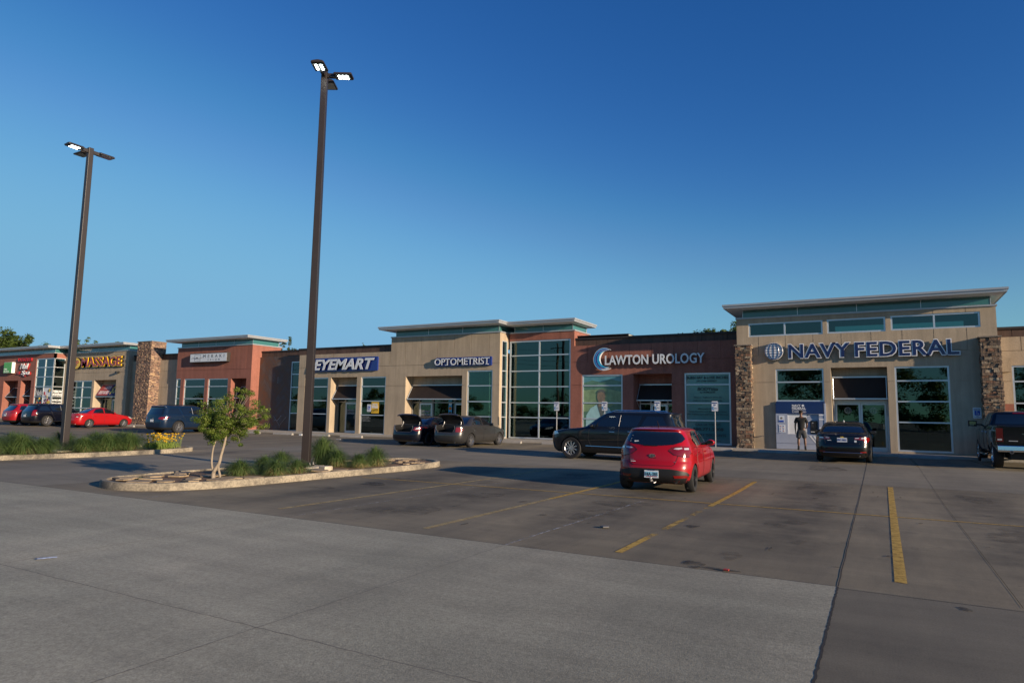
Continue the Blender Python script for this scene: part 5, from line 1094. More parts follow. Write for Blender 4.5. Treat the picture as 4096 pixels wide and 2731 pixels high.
for s_, yy in ((-1, -.01), (1, -.03)):
    xx = s_*(.13 if s_ < 0 else .15)
    skin_fig('shoe', [(xx, yy-.05, .04, .045, .04), (xx, yy+.02, .05, .046, .045), (xx+.02*s_, yy+.12, .035, .048, .034), (xx+.025*s_, yy+.17, .03, .036, .026), (xx, yy-.01, .12, .046, .05), (xx, yy-.01, .22, .046, .05)], [(0, 1), (1, 2), (2, 3), (1, 4), (4, 5)], 'sock', per)

# ================================================================== PLANTS
def grass_clump(x, y, z, r, h, n, seed, lab, dry=.12, name='ornamental_grass', sq=1.0, group=None):
    rnd = random.Random(seed); b = B()
    for i in range(n):
        a = rnd.uniform(0, 2*math.pi); ph = R(rnd.choice([rnd.uniform(4, 90), rnd.uniform(25, 80)])); L = rnd.uniform(.62, 1.05)*(1.14 if rnd.random() < .10 else 1)
        isdry = rnd.random() < dry
        if isdry: L *= rnd.uniform(.4, .75); ph *= .7
        a2 = a+rnd.uniform(-.5, .5); q = rnd.uniform(0, .22)*r; ox, oy = q*math.cos(a), q*math.sin(a)
        wd = rnd.uniform(.0028, .0055)*(1.25 if isdry else 1); k = len(b.v)
        P = []
        for t, dph in ((0, 0), (.45, .30), (.80, .12), (1.02, -.22-.35*rnd.random())):
            e = max(ph+dph, -.05); aa = a+(a2-a)*t; P.append((ox+math.cos(aa)*math.cos(e)*L*r*t, oy+math.sin(aa)*math.cos(e)*L*r*t, max(.0, math.sin(e)*L*h*t)))
        px, py = -math.sin(a)*wd, math.cos(a)*wd
        for p, w_ in zip(P, (1, .95, .7, .08)): b.v += [(p[0]-px*w_, p[1]-py*w_, p[2]), (p[0]+px*w_, p[1]+py*w_, p[2])]
        for q_ in range(3): b.f.append((k+2*q_, k+2*q_+1, k+2*q_+3, k+2*q_+2)); b.mi.append(1 if isdry else 0)
    o = b.build(name, ['grass', 'drygrass'], weld=False, recalc=False); o.location = (x, y, z); tag(o, lab, 'ornamental grass', group or 'grass clumps in the planted islands')
    return o
zi = .115
near = [(-13.55, 10.95, .50, .46, 1500, .10, 'nearest green grass clump, just right of the small tree'), (-12.98, 11.55, .48, .44, 1400, .28, 'low green clump with straw at its foot near the kerb, second from the small tree'), (-13.75, 11.9, .5, .52, 1400, .10, 'green grass clump behind the front row, left of the near lamp pole'), (-13.1, 12.35, .44, .42, 1400, .35, 'straw tinted clump beside the kerb, just left of the near lamp pole foot'), (-14.3, 12.9, .5, .6, 1100, .1, 'upright green clump behind and left of the near lamp pole'),
        (-14.35, 14.5, .62, 1.0, 1900, .10, 'tallest spiky green clump, directly behind the near lamp pole'), (-13.6, 14.3, .5, .62, 1300, .22, 'green clump right behind the foot of the near lamp pole'), (-13.0, 14.55, .48, .5, 1300, .38, 'straw footed clump right of the near lamp pole'), (-13.1, 15.35, .52, .68, 1500, .22, 'last and roundest clump before the stones at the far end of the near island')]
for i, a in enumerate(near): grass_clump(a[0], a[1], zi, a[2], a[3], a[4], 200+i, a[6], a[5])
far = [(-24.9, 8.6, 'clump at the left edge of the farther island'), (-24.85, 9.6, 'second clump from the left edge in the farther island'), (-24.8, 10.5, 'third clump from the left edge in the farther island'), (-24.75, 11.4, 'fourth clump from the left edge in the farther island'), (-24.8, 12.1, 'clump just left of the far lamp pole'), (-25.9, 10.4, 'clump behind the left front row of the farther island'), (-26.0, 11.7, 'rear clump left of the far lamp pole'),
       (-24.7, 13.35, 'clump just right of the far lamp pole'), (-24.6, 14.1, 'second clump right of the far lamp pole'), (-24.6, 14.9, 'large clump left of the yellow flowers'), (-25.5, 14.2, 'rear clump right of the far lamp pole'), (-25.4, 15.1, 'rear clump next to the yellow flowers'), (-26.2, 13.4, 'rearmost clump behind the far lamp pole')]
for i, (x, y, lab) in enumerate(far): grass_clump(x, y, zi, .74, .84 if i not in (4, 7) else .66, 1900, 300+i, 'dense green '+lab, .05)
grass_clump(-14.35, 9.0, zi, .12, .10, 120, 400, 'tiny green tuft on the mulch at the near tip of the island', .0)
for i, (x, y) in enumerate([(-24.45, 15.9), (-24.5, 16.3), (-24.7, 16.7), (-25.1, 16.1), (-25.3, 16.6)]):
    rnd = random.Random(500+i); b = B()
    for j in range(260):
        a = rnd.uniform(0, 6.28); q = rnd.uniform(0, .28); h = rnd.uniform(.1, .3); px, py = q*math.cos(a), q*math.sin(a); t = rnd.uniform(0, 6.28); w_ = rnd.uniform(.006, .012)
        b.face([(px, py, h*.3), (px+w_*math.cos(t), py+w_*math.sin(t), h*.7), (px+.03*math.cos(t), py+.03*math.sin(t), h*1.1), (px-w_*math.cos(t), py-w_*math.sin(t), h*.7)], 0)
    for j in range(26):
        a = rnd.uniform(0, 6.28); q = rnd.uniform(0, .32); h = rnd.uniform(.30, .62); px, py = q*math.cos(a), q*math.sin(a); tx, ty = px*1.3, py*1.3
        b.tube([(px, py, 0), (px*1.1, py*1.1, h*.6), (tx, ty, h)], .004, 3, 0)
        b.ell((tx, ty, h+.006), (.034, .034, .02), 7, 4, 1)
        for k_ in range(7):
            aa = k_*.9; b.face([(tx, ty, h), (tx+.046*math.cos(aa-.3), ty+.046*math.sin(aa-.3), h+.012), (tx+.058*math.cos(aa), ty+.058*math.sin(aa), h+.006), (tx+.046*math.cos(aa+.3), ty+.046*math.sin(aa+.3), h+.012)], 1)
        b.ell((tx, ty, h+.02), (.012, .012, .01), 6, 4, 2)
    o = b.build('flowering_plant', ['leafbright', 'flower', 'darkbark'], weld=False, recalc=False) if 'leafbright' in M else None
    if o is None:
        M['leafbright'] = leafmat('bright_leaf', (0.16, 0.24, 0.03), (0.28, 0.36, 0.07), 9); o = b.build('flowering_plant', ['leafbright', 'flower', 'darkbark'], weld=False, recalc=False)
    o.location = (x, y, zi)
    tag(o, 'yellow daisy flowers on thin stems, '+('leftmost of the front row by the grass', 'middle of the front row in the farther island', 'at the right tip of the farther island', 'behind the leftmost flowers', 'behind the flowers at the right tip')[i], 'flowers', 'yellow flowering plants at the end of the farther island')
# flagstones
rnd = random.Random(31); fs = [(-14.9, 9.05), (-14.5, 8.75), (-14.2, 9.15), (-13.95, 8.75), (-13.6, 9.1), (-14.75, 9.6), (-13.2, 9.45), (-13.55, 9.75), (-12.95, 10.0), (-13.15, 10.45), (-14.4, 9.95), (-14.9, 10.4), (-12.85, 10.75), (-13.9, 10.5), (-12.85, 12.9), (-13.2, 13.15), (-12.75, 13.5), (-12.95, 16.3), (-12.8, 16.7), (-13.2, 16.85), (-12.95, 17.2), (-13.5, 17.3), (-13.3, 16.4), (-13.7, 16.8), (-12.7, 17.0), (-13.4, 17.6), (-12.62, 16.2), (-14.1, 17.1), (-14.6, 16.6), (-13.8, 16.2)]
for i, (x, y) in enumerate(fs):
    b = B(); n = rnd.choice([5, 6, 6, 7]); s = rnd.uniform(.20, .30) if y < 14 else rnd.uniform(.10, .20); sx = rnd.uniform(.8, 1.2); poly = []
    a0 = rnd.uniform(0, 6)
    for k_ in range(n): a = a0+2*math.pi*k_/n+rnd.uniform(-.25, .25); r_ = s*rnd.uniform(.75, 1.15); poly.append((r_*math.cos(a)*sx, r_*math.sin(a)))
    b.prism(poly, 'z', 0, rnd.uniform(.022, .035)); o = b.build('flagstone', 'flag', bevel=.006); o.location = (x, y, zi+.0+rnd.uniform(.012, .03)+(.03 if y > 14 and i % 2 else 0)); o.rotation_euler = (rnd.uniform(-.05, .05), rnd.uniform(-.05, .05), rnd.uniform(0, 6))
    tag(o, 'flat irregular sandstone slab lying '+('around the small tree at the near end of the island' if y < 11.5 else ('by the foot of the near lamp pole' if y < 14 else 'in the heap at the far tip of the near island')), 'flagstone', 'flagstones '+('near the tree' if y < 11.5 else ('by the pole foot' if y < 14 else 'at the far tip')))

def leaf_cloud(b, rnd, clumps, n, size, mi=0, flat=.6):
    for i in range(n):
        c = rnd.choice(clumps); u = Vector((rnd.gauss(0, 1), rnd.gauss(0, 1), rnd.gauss(0, 1))); u.normalize(); q = rnd.random()**.5
        p = Vector(c[0])+Vector((u.x*c[1], u.y*c[1], u.z*c[1]*flat))*q
        a = Vector((rnd.gauss(0, 1), rnd.gauss(0, 1), rnd.gauss(0, .6))); a.normalize(); d = a.cross(u if abs(a.dot(u)) < .95 else Vector((0, 0, 1))); d.normalize()
        s = size*rnd.uniform(.6, 1.3); a *= s; d *= s*.42
        b.face([p-a, p+d, p+a, p-d], mi)
def branch(b, rnd, p, d, L, r, depth, tips, spread=.6, up=.15, mi=0):
    P = [Vector(p)]; d = Vector(d).normalized(); n = 4
    for i in range(n):
        d = (d+Vector((rnd.uniform(-.18, .18), rnd.uniform(-.18, .18), rnd.uniform(-.08, .14)))).normalized(); P.append(P[-1]+d*L/n)
    b.tube(P, [r*(1-.5*i/n) for i in range(n+1)], 6 if r > .01 else 4, mi)
    tips.append((tuple(P[-1]), depth)); tips.append((tuple(P[-2]), depth))
    if depth > 0:
        for k_ in range(rnd.choice([2, 3, 3])):
            q = P[rnd.choice([2, 3, 4])]; dd = (d+Vector((rnd.uniform(-1, 1), rnd.uniform(-1, 1), rnd.uniform(-.5, .7)))*spread+Vector((0, 0, up))).normalized()
            branch(b, rnd, q, dd, L*rnd.uniform(.6, .85), r*.5, depth-1, tips, spread, up, mi)
def small_tree(x, y, z, seed, lab, stems, crown, nleaf, leaf=.022):
    rnd = random.Random(seed); root = empty('small_tree', (x, y, z), 0, lab, 'tree'); b = B(); tips = []
    for (path, r0, r1) in stems:
        n = len(path); pp = catmull(path, 4, False); b.tube(pp, [r0+(r1-r0)*i/(len(pp)-1) for i in range(len(pp))], 10)
    (cx, cy, cz), (rx, ry, rz) = crown
    for (path, r0, r1) in stems:
        e = Vector(path[-1])
        if e.z < .6: continue
        for k_ in range(6):
            a = rnd.uniform(0, 6.28); branch(b, rnd, e, (math.cos(a), math.sin(a), rnd.uniform(.2, 1.3)), rnd.uniform(.24, .38), r1*.6, 2, tips, .8)
    b.build('trunk', 'bark', root, smooth=True)
    cl_ = []
    for t, d in tips:
        v = Vector(((t[0]-cx)/rx, (t[1]-cy)/ry, (t[2]-cz)/rz))
        if v.length > 1.05: continue
        cl_.append((t, rnd.uniform(.08, .16)))
    for i in range(120):
        u = Vector((rnd.gauss(0, 1)+.25, rnd.gauss(0, 1)+.1, rnd.gauss(0, 1))).normalized()*rnd.uniform(.40, 1.04); cl_.append(((cx+u.x*rx, cy+u.y*ry, cz+u.z*rz), rnd.uniform(.06, .15)))
    tw = B()
    for c in cl_:
        q = Vector(c[0]); m = q.lerp(Vector((cx, cy, cz-.25*rz)), .55); tw.tube([m, m.lerp(q, .5)+Vector((rnd.uniform(-.03, .03), 0, rnd.uniform(-.02, .04))), q], [.006, .004, .002], 4)
    tw.build('twig', 'bark', root)
    c = B(); leaf_cloud(c, rnd, cl_, nleaf, leaf, 0, .8); c.build('crown', 'leaf', root, weld=False, recalc=False)
    return root
small_tree(-13.45, 10.18, zi, 61, 'small bushy young tree with two pale curved trunks at the near end of the island', [([(0, 0, -.05), (-.02, 0, .12), (.02, 0, .2), (.09, .05, .36), (.12, .07, .55), (.17, .10, .8), (.2, .11, 1.0)], .052, .022), ([(0, 0, .15), (-.05, -.03, .3), (-.06, -.035, .5), (-.04, -.03, .7), (-.02, 0, .85)], .026, .017), ([(.13, .07, -.05), (.12, .065, .1), (.09, .05, .22), (.085, .05, .36)], .03, .02)],
           ((.29, .16, 1.43), (.78, .82, .69)), 62000, .020)
small_tree(-25.3, 9.35, zi, 62, 'young leafy tree cut by the left edge of the picture', [([(0, 0, -.05), (0, 0, .3), (.06, .03, .6), (.1, .05, .95)], .05, .025)], ((0, 0, 1.45), (.95, .85, .85)), 9000, .028)
def big_tree(x, y, h, cr, seed, lab, grp, nleaf=7000, leaf=.11, name='background_tree'):
    rnd = random.Random(seed); root = empty(name, (x, y, 0), 0, lab, 'tree', grp); b = B(); tips = []
    b.tube([(0, 0, -.2), (rnd.uniform(-.2, .2), 0, h*.25), (rnd.uniform(-.3, .3), 0, h*.5)], [.28, .22, .16], 8)
    for k_ in range(8):
        a = k_*.8+rnd.uniform(-.3, .3); branch(b, rnd, (0, 0, h*rnd.uniform(.35, .5)), (math.cos(a), math.sin(a), rnd.uniform(.5, 1.6)), h*.3, .09, 2, tips, .7)
    b.build('trunk', 'darkbark', root)
    cl_ = [(t, rnd.uniform(.35, .7)*cr/3) for t, d in tips]
    for i in range(110):
        u = Vector((rnd.gauss(0, 1), rnd.gauss(0, 1), rnd.gauss(0, 1))).normalized()*rnd.uniform(.5, 1.0); cl_.append(((u.x*cr, u.y*cr, h*.68+u.z*h*.30), rnd.uniform(.25, .6)*cr/3))
    c = B(); leaf_cloud(c, rnd, cl_, nleaf, leaf, 0, .75); c.build('crown', 'treeleaf', root, weld=False, recalc=False); return root
G_ = 'trees behind the shops'
big_tree(-123.2, 52, 14.3, 4.2, 71, 'tallest dark green tree at the left edge above the nail salon roof', G_, 26000, .19); big_tree(-125.3, 56, 12.0, 3.6, 72, 'lighter round tree right of the tallest one above the nail salon roof', G_, 18000, .16); big_tree(-119.5, 64, 12.6, 2.6, 76, 'low tree tip right of the round tree above the nail salon roof', G_, 12000, .17)
big_tree(-68.5, 62, 10.2, 1.4, 73, 'small tree top just visible behind the roof between the salon and the near pole', G_, 9000, .12)
big_tree(-10.0, 58, 9.9, 2.2, 74, 'tree top visible above the roof edge left of the bank', G_, 20000, .12)
big_tree(-52.8, 62, 9.8, .9, 75, 'tree tip barely visible over the eyewear shop roof', G_, 2500, .1)
# ================================================================== CARS
def lerp(a, b_, t): return a+(b_-a)*t
def shell_layers(keys, sub=3):
    K = [tuple(k) for k in keys]; out = []
    for i in range(len(K)-1):
        p0, p1, p2, p3 = K[max(i-1, 0)], K[i], K[i+1], K[min(i+2, len(K)-1)]
        for j in range(sub):
            t = j/sub; row = []
            for a, b_, c, d in zip(p0, p1, p2, p3):
                m1, m2 = (c-a)*.5, (d-b_)*.5
                # monotone limiting
                s = c-b_
                if (b_-a)*s <= 0: m1 = 0
                if (d-c)*s <= 0: m2 = 0
                m1 = max(-3*abs(s), min(3*abs(s), m1)); m2 = max(-3*abs(s), min(3*abs(s), m2))
                row.append((2*t**3-3*t**2+1)*b_+(t**3-2*t**2+t)*m1+(-2*t**3+3*t**2)*c+(t**3-t**2)*m2)
            out.append(tuple(row))
    out.append(K[-1]); return out
def outline(L, z, xr, xf, w, rr, rf, br, bf):
    ln = xf-xr; rr = min(rr, w*.92, ln*.42); rf = min(rf, w*.92, ln*.42); br = min(br, ln*.1); bf = min(bf, ln*.15); P = []
    a = w-rr
    for i in range(9): y = -a+2*a*i/8; P.append((xr+br*(y/max(w, .01))**2, y))
    e = xr+br*(a/max(w, .01))**2
    for i in range(1, 7): t = math.pi*(1-i/12.0); P.append((e+rr+rr*math.cos(t), a+rr*math.sin(t)))
    a2 = w-rf; e2 = xf-bf*(a2/max(w, .01))**2; s0, s1 = e+rr, e2-rf
    for i in range(1, 27): P.append((s0+(s1-s0)*i/27, w))
    for i in range(0, 7): t = math.pi/2*(1-i/6.0); P.append((e2-rf+rf*math.cos(t), a2+rf*math.sin(t)))
    for i in range(1, 9): y = a2-2*a2*i/8; P.append((xf-bf*(y/max(w, .01))**2, y))
    for i in range(1, 7): t = -math.pi/2*(i/6.0); P.append((e2-rf+rf*math.cos(t), -a2+rf*math.sin(t)))
    for i in range(1, 27): P.append((s1+(s0-s1)*i/27, -w))
    for i in range(0, 6): t = math.pi+math.pi/2*(1-i/6.0); P.append((e+rr+rr*math.cos(t), -a+rr*math.sin(t)))
    xc = L*.5
    return [(x, y*(1-.055*abs((x-xc)/(L/2))**3), z) for x, y in P]
def make_shell(L, keys, clad=0.0, mats=('paint', 'trim')):
    b = B(); rings = []
    for k in shell_layers(keys):
        z, xr, xf, w = k[:4]; rr, rf, br, bf = k[4:8]
        pts = outline(L, z, xr, xf, w, rr, rf, br, bf); rings.append((len(b.v), len(pts), z)); b.v += pts
    n = rings[0][1]
    for q in range(len(rings)-1):
        for i in range(n):
            j = (i+1) % n; b.f.append((rings[q][0]+i, rings[q][0]+j, rings[q+1][0]+j, rings[q+1][0]+i)); b.mi.append(1 if (rings[q+1][2]) < clad else 0)
    for q, m in ((rings[0], 1), (rings[-1], 0)):
        c = len(b.v); P = b.v[q[0]:q[0]+n]; b.v.append((sum(p[0] for p in P)/n, sum(p[1] for p in P)/n, q[2]+(.004 if m == 0 else 0)))
        for i in range(n): b.f.append((q[0]+i, q[0]+(i+1) % n, c)); b.mi.append(m)
    return b
def K(z, xr, xf, w, rr=.3, rf=.35, br=.08, bf=.12): return (z, xr, xf, w, rr, rf, br, bf)
class Car:
    def __init__(s, name, lab, cat, L, keys, pmat, x, y, head, clad=0.0, z=None, group=None, glass='carglass'):
        s.L = L; s.glass = glass
        s.root = empty(name, (x, y, gz(x, y) if z is None else z), R(head), lab, cat, group)
        s.b = make_shell(L, keys, clad); s.pm = pmat
        me = s.b.mesh('body', smooth=True); bm = bmesh.new(); bm.from_mesh(me); s.tree = BVHTree.FromBMesh(bm); bm.free()
        me.materials.append(M[pmat]); me.materials.append(M['trim'])
        s.body = bpy.data.objects.new('body', me); COL.objects.link(s.body); s.cut = []
    def cutter(s, b):
        me = b.mesh('cutter'); me.materials.append(M[s.pm]); me.materials.append(M['trim'])
        for p in me.polygons: p.material_index = 1
        o = bpy.data.objects.new('cutter', me); COL.objects.link(o); s.cut.append(o)
    def box_cut(s, *a): b = B(); b.box(*a); s.cutter(b)
    def arches(s, xs, zc, r, w):
        for x in xs:
            for sd in (-1, 1):
                b = B(); ys = sorted((sd*(w-.27), sd*(w+.3))); b.prism([(x+r*math.cos(2*math.pi*i/28), zc+r*math.sin(2*math.pi*i/28)) for i in range(28)], 'y', ys[0], ys[1]); s.cutter(b)
    def finish(s):
        for c in s.cut:
            m = s.body.modifiers.new('b', 'BOOLEAN'); m.operation = 'DIFFERENCE'; m.object = c; m.solver = 'EXACT'
        m2 = evalmesh(s.body); s.body.modifiers.clear(); s.body.data = m2; m2.name = 'body'
        for c in s.cut: bpy.data.objects.remove(c)
        s.body.data.transform(Matrix.Translation((-s.L/2, 0, 0))); s.body.parent = s.root
    def hit(s, o, d):
        h = s.tree.ray_cast(Vector(o), Vector(d)); return h
    def proj(s, side, a, c):
        """L/R: (x,z)   B/F: (y,z)   T: (x,y)"""
        o, d = {'L': ((a, 4, c), (0, -1, 0)), 'R': ((a, -4, c), (0, 1, 0)), 'B': ((-4, a, c), (1, 0, 0)), 'F': ((s.L+4, a, c), (-1, 0, 0)), 'T': ((a, c, 5), (0, 0, -1))}[side]
        h = s.hit(o, d)
        return h
    def patch(s, name, side, poly, mat, off=.006, res=.09, par=None, mirror=False):
        for sd in ((side, 'R') if mirror and side == 'L' else (side,)):
            s._patch(name, sd, poly, mat, off, res, par)
        if mirror and side in 'BF': s._patch(name, side, [(-y, z) for y, z in poly], mat, off, res, par)
    def _patch(s, name, side, poly, mat, off, res, par):
        bm = bmesh.new(); vs = [bm.verts.new((p[0], p[1], 0)) for p in poly]; f = bm.faces.new(vs)
        bmesh.ops.triangulate(bm, faces=[f])
        for it in range(6):
            ed = [e for e in bm.edges if e.calc_length() > res]
            if not ed: break
            bmesh.ops.subdivide_edges(bm, edges=ed, cuts=1); bmesh.ops.triangulate(bm, faces=bm.faces[:])
        bad = []
        for v in bm.verts:
            h = s.proj(side, v.co.x, v.co.y)
            if h[0] is None: bad.append(v); continue
            v.co = h[0]+h[1]*off
        bmesh.ops.delete(bm, geom=bad, context='VERTS')
        for f in bm.faces: f.smooth = True
        dirv = {'L': Vector((0, 1, 0)), 'R': Vector((0, -1, 0)), 'B': Vector((-1, 0, 0)), 'F': Vector((1, 0, 0)), 'T': Vector((0, 0, 1))}[side]
        bm.normal_update()
        for f in bm.faces:
            if f.normal.dot(dirv) < 0: f.normal_flip()
        bmesh.ops.translate(bm, verts=bm.verts, vec=(-s.L/2, 0, 0))
        me = bpy.data.meshes.new(name); bm.to_mesh(me); bm.free(); me.materials.append(M[mat])
        o = bpy.data.objects.new(name, me); COL.objects.link(o); o.parent = par or s.root; return o
    def seam(s, side, lines, mat='trim', w=.004, off=.002, name='panel_gap', mirror=True):
        b = B()
        for sd in (('L', 'R') if (side == 'L' and mirror) else (side,)):
            for pts in lines:
                P = []
                for (p, q) in zip(pts[:-1], pts[1:]):
                    n = max(1, int(math.hypot(q[0]-p[0], q[1]-p[1])/.07))
                    for i in range(n): P.append((lerp(p[0], q[0], i/n), lerp(p[1], q[1], i/n)))
                P.append(pts[-1]); Q = []
                for p in P:
                    h = s.proj(sd, *p)
                    if h[0] is not None: Q.append(tuple(h[0]+h[1]*off-Vector((s.L/2, 0, 0))))
                if len(Q) > 1: b.tube(Q, w, 5)
        return b.build(name, mat, s.root)
    def part(s, name, b, mats, par=None, **k):
        b.xf(Matrix.Translation((-s.L/2, 0, 0))); return b.build(name, mats, par or s.root, **k)
    def wheels(s, xs, w, r, tw=.205, rim='rim', spokes=5, style=0, faces=None):
        for x in xs:
            for sd in (-1, 1):
                y1 = sd*w; b = B(); prof = [(0.62*r, -.5), (.72*r, -.5), (.94*r, -.5), (r, -.38), (r*1.0, 0), (r, .38), (.94*r, .5), (.72*r, .5), (.62*r, .44), (.60*r, .2)]
                n = 36; k = len(b.v); cy = y1-sd*tw/2
                for (q, t) in prof:
                    b.v += [(x+q*math.cos(2*math.pi*i/n), cy+sd*t*tw, r+q*math.sin(2*math.pi*i/n)) for i in range(n)]
                for a in range(len(prof)-1):
                    for i in range(n): b.f.append((k+a*n+i, k+a*n+(i+1) % n, k+(a+1)*n+(i+1) % n, k+(a+1)*n+i)); b.mi.append(0)
                for a, m in ((0, 0),): b.f.append(tuple(k+a*n+i for i in range(n))); b.mi.append(0)
                o = s.part('wheel', b, ['tyre'], smooth=True)
                b = B(); yo = y1-sd*.012
                # rim ring
                for (q0, q1, ya, yb) in ((.655*r, .60*r, y1-sd*.004, y1-sd*.03), (.60*r, .58*r, y1-sd*.03, y1-sd*.11)):
                    k = len(b.v)
                    b.v += [(x+q0*math.cos(2*math.pi*i/n), ya, r+q0*math.sin(2*math.pi*i/n)) for i in range(n)]+[(x+q1*math.cos(2*math.pi*i/n), yb, r+q1*math.sin(2*math.pi*i/n)) for i in range(n)]
                    for i in range(n): b.f.append((k+i, k+(i+1) % n, k+n+(i+1) % n, k+n+i)); b.mi.append(0)
                b.prism([(x+.15*r*math.cos(2*math.pi*i/16), r+.15*r*math.sin(2*math.pi*i/16)) for i in range(16)], 'y', *sorted((y1-sd*.02, y1-sd*.06)))
                for q in range(spokes):
                    a = 2*math.pi*q/spokes+math.pi/2
                    def pt(rad, da): return (x+rad*math.cos(a+da), r+rad*math.sin(a+da))
                    if style == 1:
                        for o_ in (-.17, .17): b.prism([pt(.12*r, o_*1.2-.18), pt(.12*r, o_*1.2+.18), pt(.63*r, o_+.055), pt(.63*r, o_-.055)], 'y', *sorted((y1-sd*.016, y1-sd*.045)))
                    else: b.prism([pt(.1*r, -.5), pt(.1*r, .5), pt(.63*r, .09), pt(.63*r, -.09)], 'y', *sorted((y1-sd*.016, y1-sd*.045)))
                s.part('rim', b, [rim], o, bevel=.004)
                b = B(); b.prism([(x+.6*r*math.cos(2*math.pi*i/24), r+.6*r*math.sin(2*math.pi*i/24)) for i in range(24)], 'y', *sorted((y1-sd*.09, y1-sd*.11))); s.part('brake_disc', b, ['intdark'], o)
    def mirror(s, x, z, w, mat=None, sc_=1.0):
        for sd in (-1, 1):
            b = B(); b.ell((x, sd*(w+.10*sc_), z+.02), (.075*sc_, .115*sc_, .075*sc_), 12, 8, 0); b.tube([(x+.03, sd*(w-.03), z-.04), (x+.01, sd*(w+.06), z-.01)], .022, 6, 1)
            k = len(b.f); b.prism([(sd*(w+.10*sc_)+.09*sc_*math.cos(a), z+.02+.055*sc_*math.sin(a)) for a in [i*math.pi/6 for i in range(12)]], 'x', x-.078*sc_, x-.066*sc_, 2)
            s.part('wing_mirror', b, [mat or s.pm, 'trim', 'carglass'], smooth=True)
    def handles(s, pts, mat=None, ln=.09):
        for (x, z) in pts:
            for sd in 'LR':
                h = s.proj(sd, x, z)
                if h[0] is None: continue
                y = h[0].y; g = 1 if sd == 'L' else -1; b = B(); b.tube([(x-ln, y, z), (x-ln, y+g*.03, z), (x+ln, y+g*.03, z+.004), (x+ln, y, z+.004)], .013, 6); s.part('door_handle', b, [mat or s.pm], smooth=True)
    def plate(s, z, txt='', w=.305, h=.155, color='inkblue', side='B', base='plate'):
        hh = s.proj(side, 0, z); x = hh[0].x-(.022 if side == 'B' else -.022); d = -1 if side == 'B' else 1
        b = B(); b.box(min(x, x+d*.006), max(x, x+d*.006), -w/2, w/2, z-h/2, z+h/2, 0)
        if base == 'sky': b.box(x-.009, x-.0062, -w/2+.015, w/2-.015, z-h/2+.035, z+h/2-.03, 1)
        b.box(x+.002, x+.02, -w/2-.01, w/2+.01, z-h/2-.008, z+h/2+.008, 2)
        p = s.part('number_plate', b, ['plate', 'plateblue', 'trim'])
        if txt and side == 'B': s.rtext(txt, -w*.44, w*.44, z-.035, z+.035, x-.011, color, p)
        return p, x
    def rtext(s, t, y0, y1, z0, z1, x, mat, par, bold=.02, shear=0, nm='lettering'):
        """text read from behind the car: viewer looks towards +x, so the right hand is -y"""
        o = text(nm, t, y0, y1, z0, z1, 0, mat, par, .003, bold, shear)
        for v in o.data.vertices: v.co = (x-s.L/2+(v.co.y-.0), -v.co.x, v.co.z)
        return o
    def rear_badge(s, y, z, w_, h_, mat='chrome', off=.004):
        hh = s.proj('B', y, z); b = B(); b.box(hh[0].x-off-.006, hh[0].x+.01, y-w_/2, y+w_/2, z-h_/2, z+h_/2); return s.part('badge', b, [mat], bevel=.003)
    def exhaust(s, y, z, r=.03, x=.08):
        b = B(); b.tube([(x, y, z), (x+.4, y, z+.02)], r, 12, 0); b.prism([(y+r*.8*math.cos(2*math.pi*i/12), z+r*.8*math.sin(2*math.pi*i/12)) for i in range(12)], 'x', x-.002, x-.001, 1); s.part('exhaust', b, ['chrome', 'trim'])
    def underside(s, x0, x1, w, z0=.17, z1=.3):
        b = B(); b.box(x0, x1, -w, w, z0, z1); s.part('underbody', b, ['trim'], bevel=.03)
for nm, col, mt, ro in (('paint_kia', (0.33, 0.004, 0.008), .0, .3), ('paint_red', (0.33, 0.006, 0.009), .0, .3), ('paint_crimson', (0.30, 0.008, 0.014), .2, .3), ('paint_black', (0.003, 0.003, 0.004), 0, .25), ('paint_navy', (0.003, 0.004, 0.010), 0, .25),
                        ('paint_shadow', (0.007, 0.009, 0.013), .1, .28), ('paint_grey', (0.042, 0.042, 0.043), .35, .3), ('paint_blue', (0.005, 0.017, 0.045), .1, .3)):
    M[nm] = paint(nm, col, mt, ro)
# ---------------------------------------------------------------- red hatchback (nearest)
L = 4.05
keys = [K(.20, .16, 3.86, .70, .3, .3, .04, .1), K(.27, .05, 3.97, .80, .36, .4, .05, .12), K(.36, .005, 4.02, .845, .40, .42, .07, .14), K(.52, .0, 4.05, .86, .42, .45, .09, .16), K(.64, .03, 4.02, .862, .42, .45, .10, .16), K(.70, .055, 3.97, .855, .42, .42, .10, .16), K(.80, .075, 3.78, .85, .40, .40, .10, .16), K(.90, .10, 3.42, .84, .38, .38, .10, .14),
        K(.98, .13, 3.08, .815, .35, .34, .10, .14), K(1.04, .165, 2.90, .79, .32, .3, .09, .12), K(1.15, .24, 2.66, .745, .28, .26, .08, .10), K(1.28, .335, 2.36, .69, .25, .24, .07, .10), K(1.36, .35, 2.16, .64, .22, .22, .07, .09), K(1.395, .30, 2.02, .60, .20, .22, .06, .09), K(1.43, .48, 1.86, .50, .2, .2, .05, .05), K(1.45, .8, 1.68, .32, .15, .15, .02, .02), K(1.455, 1.0, 1.5, .12, .08, .08, 0, 0)]
c = Car('parked_car', 'bright red hatchback parked alone nearest the camera with a small tow ball', 'car', L, keys, 'paint_kia', -4.65, 16.72, 93.5)
c.arches((.66, 3.23), .31, .335, .86); c.finish()
c.patch('rear_window', 'B', [(-.62, 1.12), (-.67, 1.19), (-.60, 1.29), (-.5, 1.35), (.5, 1.35), (.60, 1.29), (.67, 1.19), (.62, 1.12), (.45, 1.06), (.2, 1.035), (-.2, 1.035), (-.45, 1.06)], 'carglass')
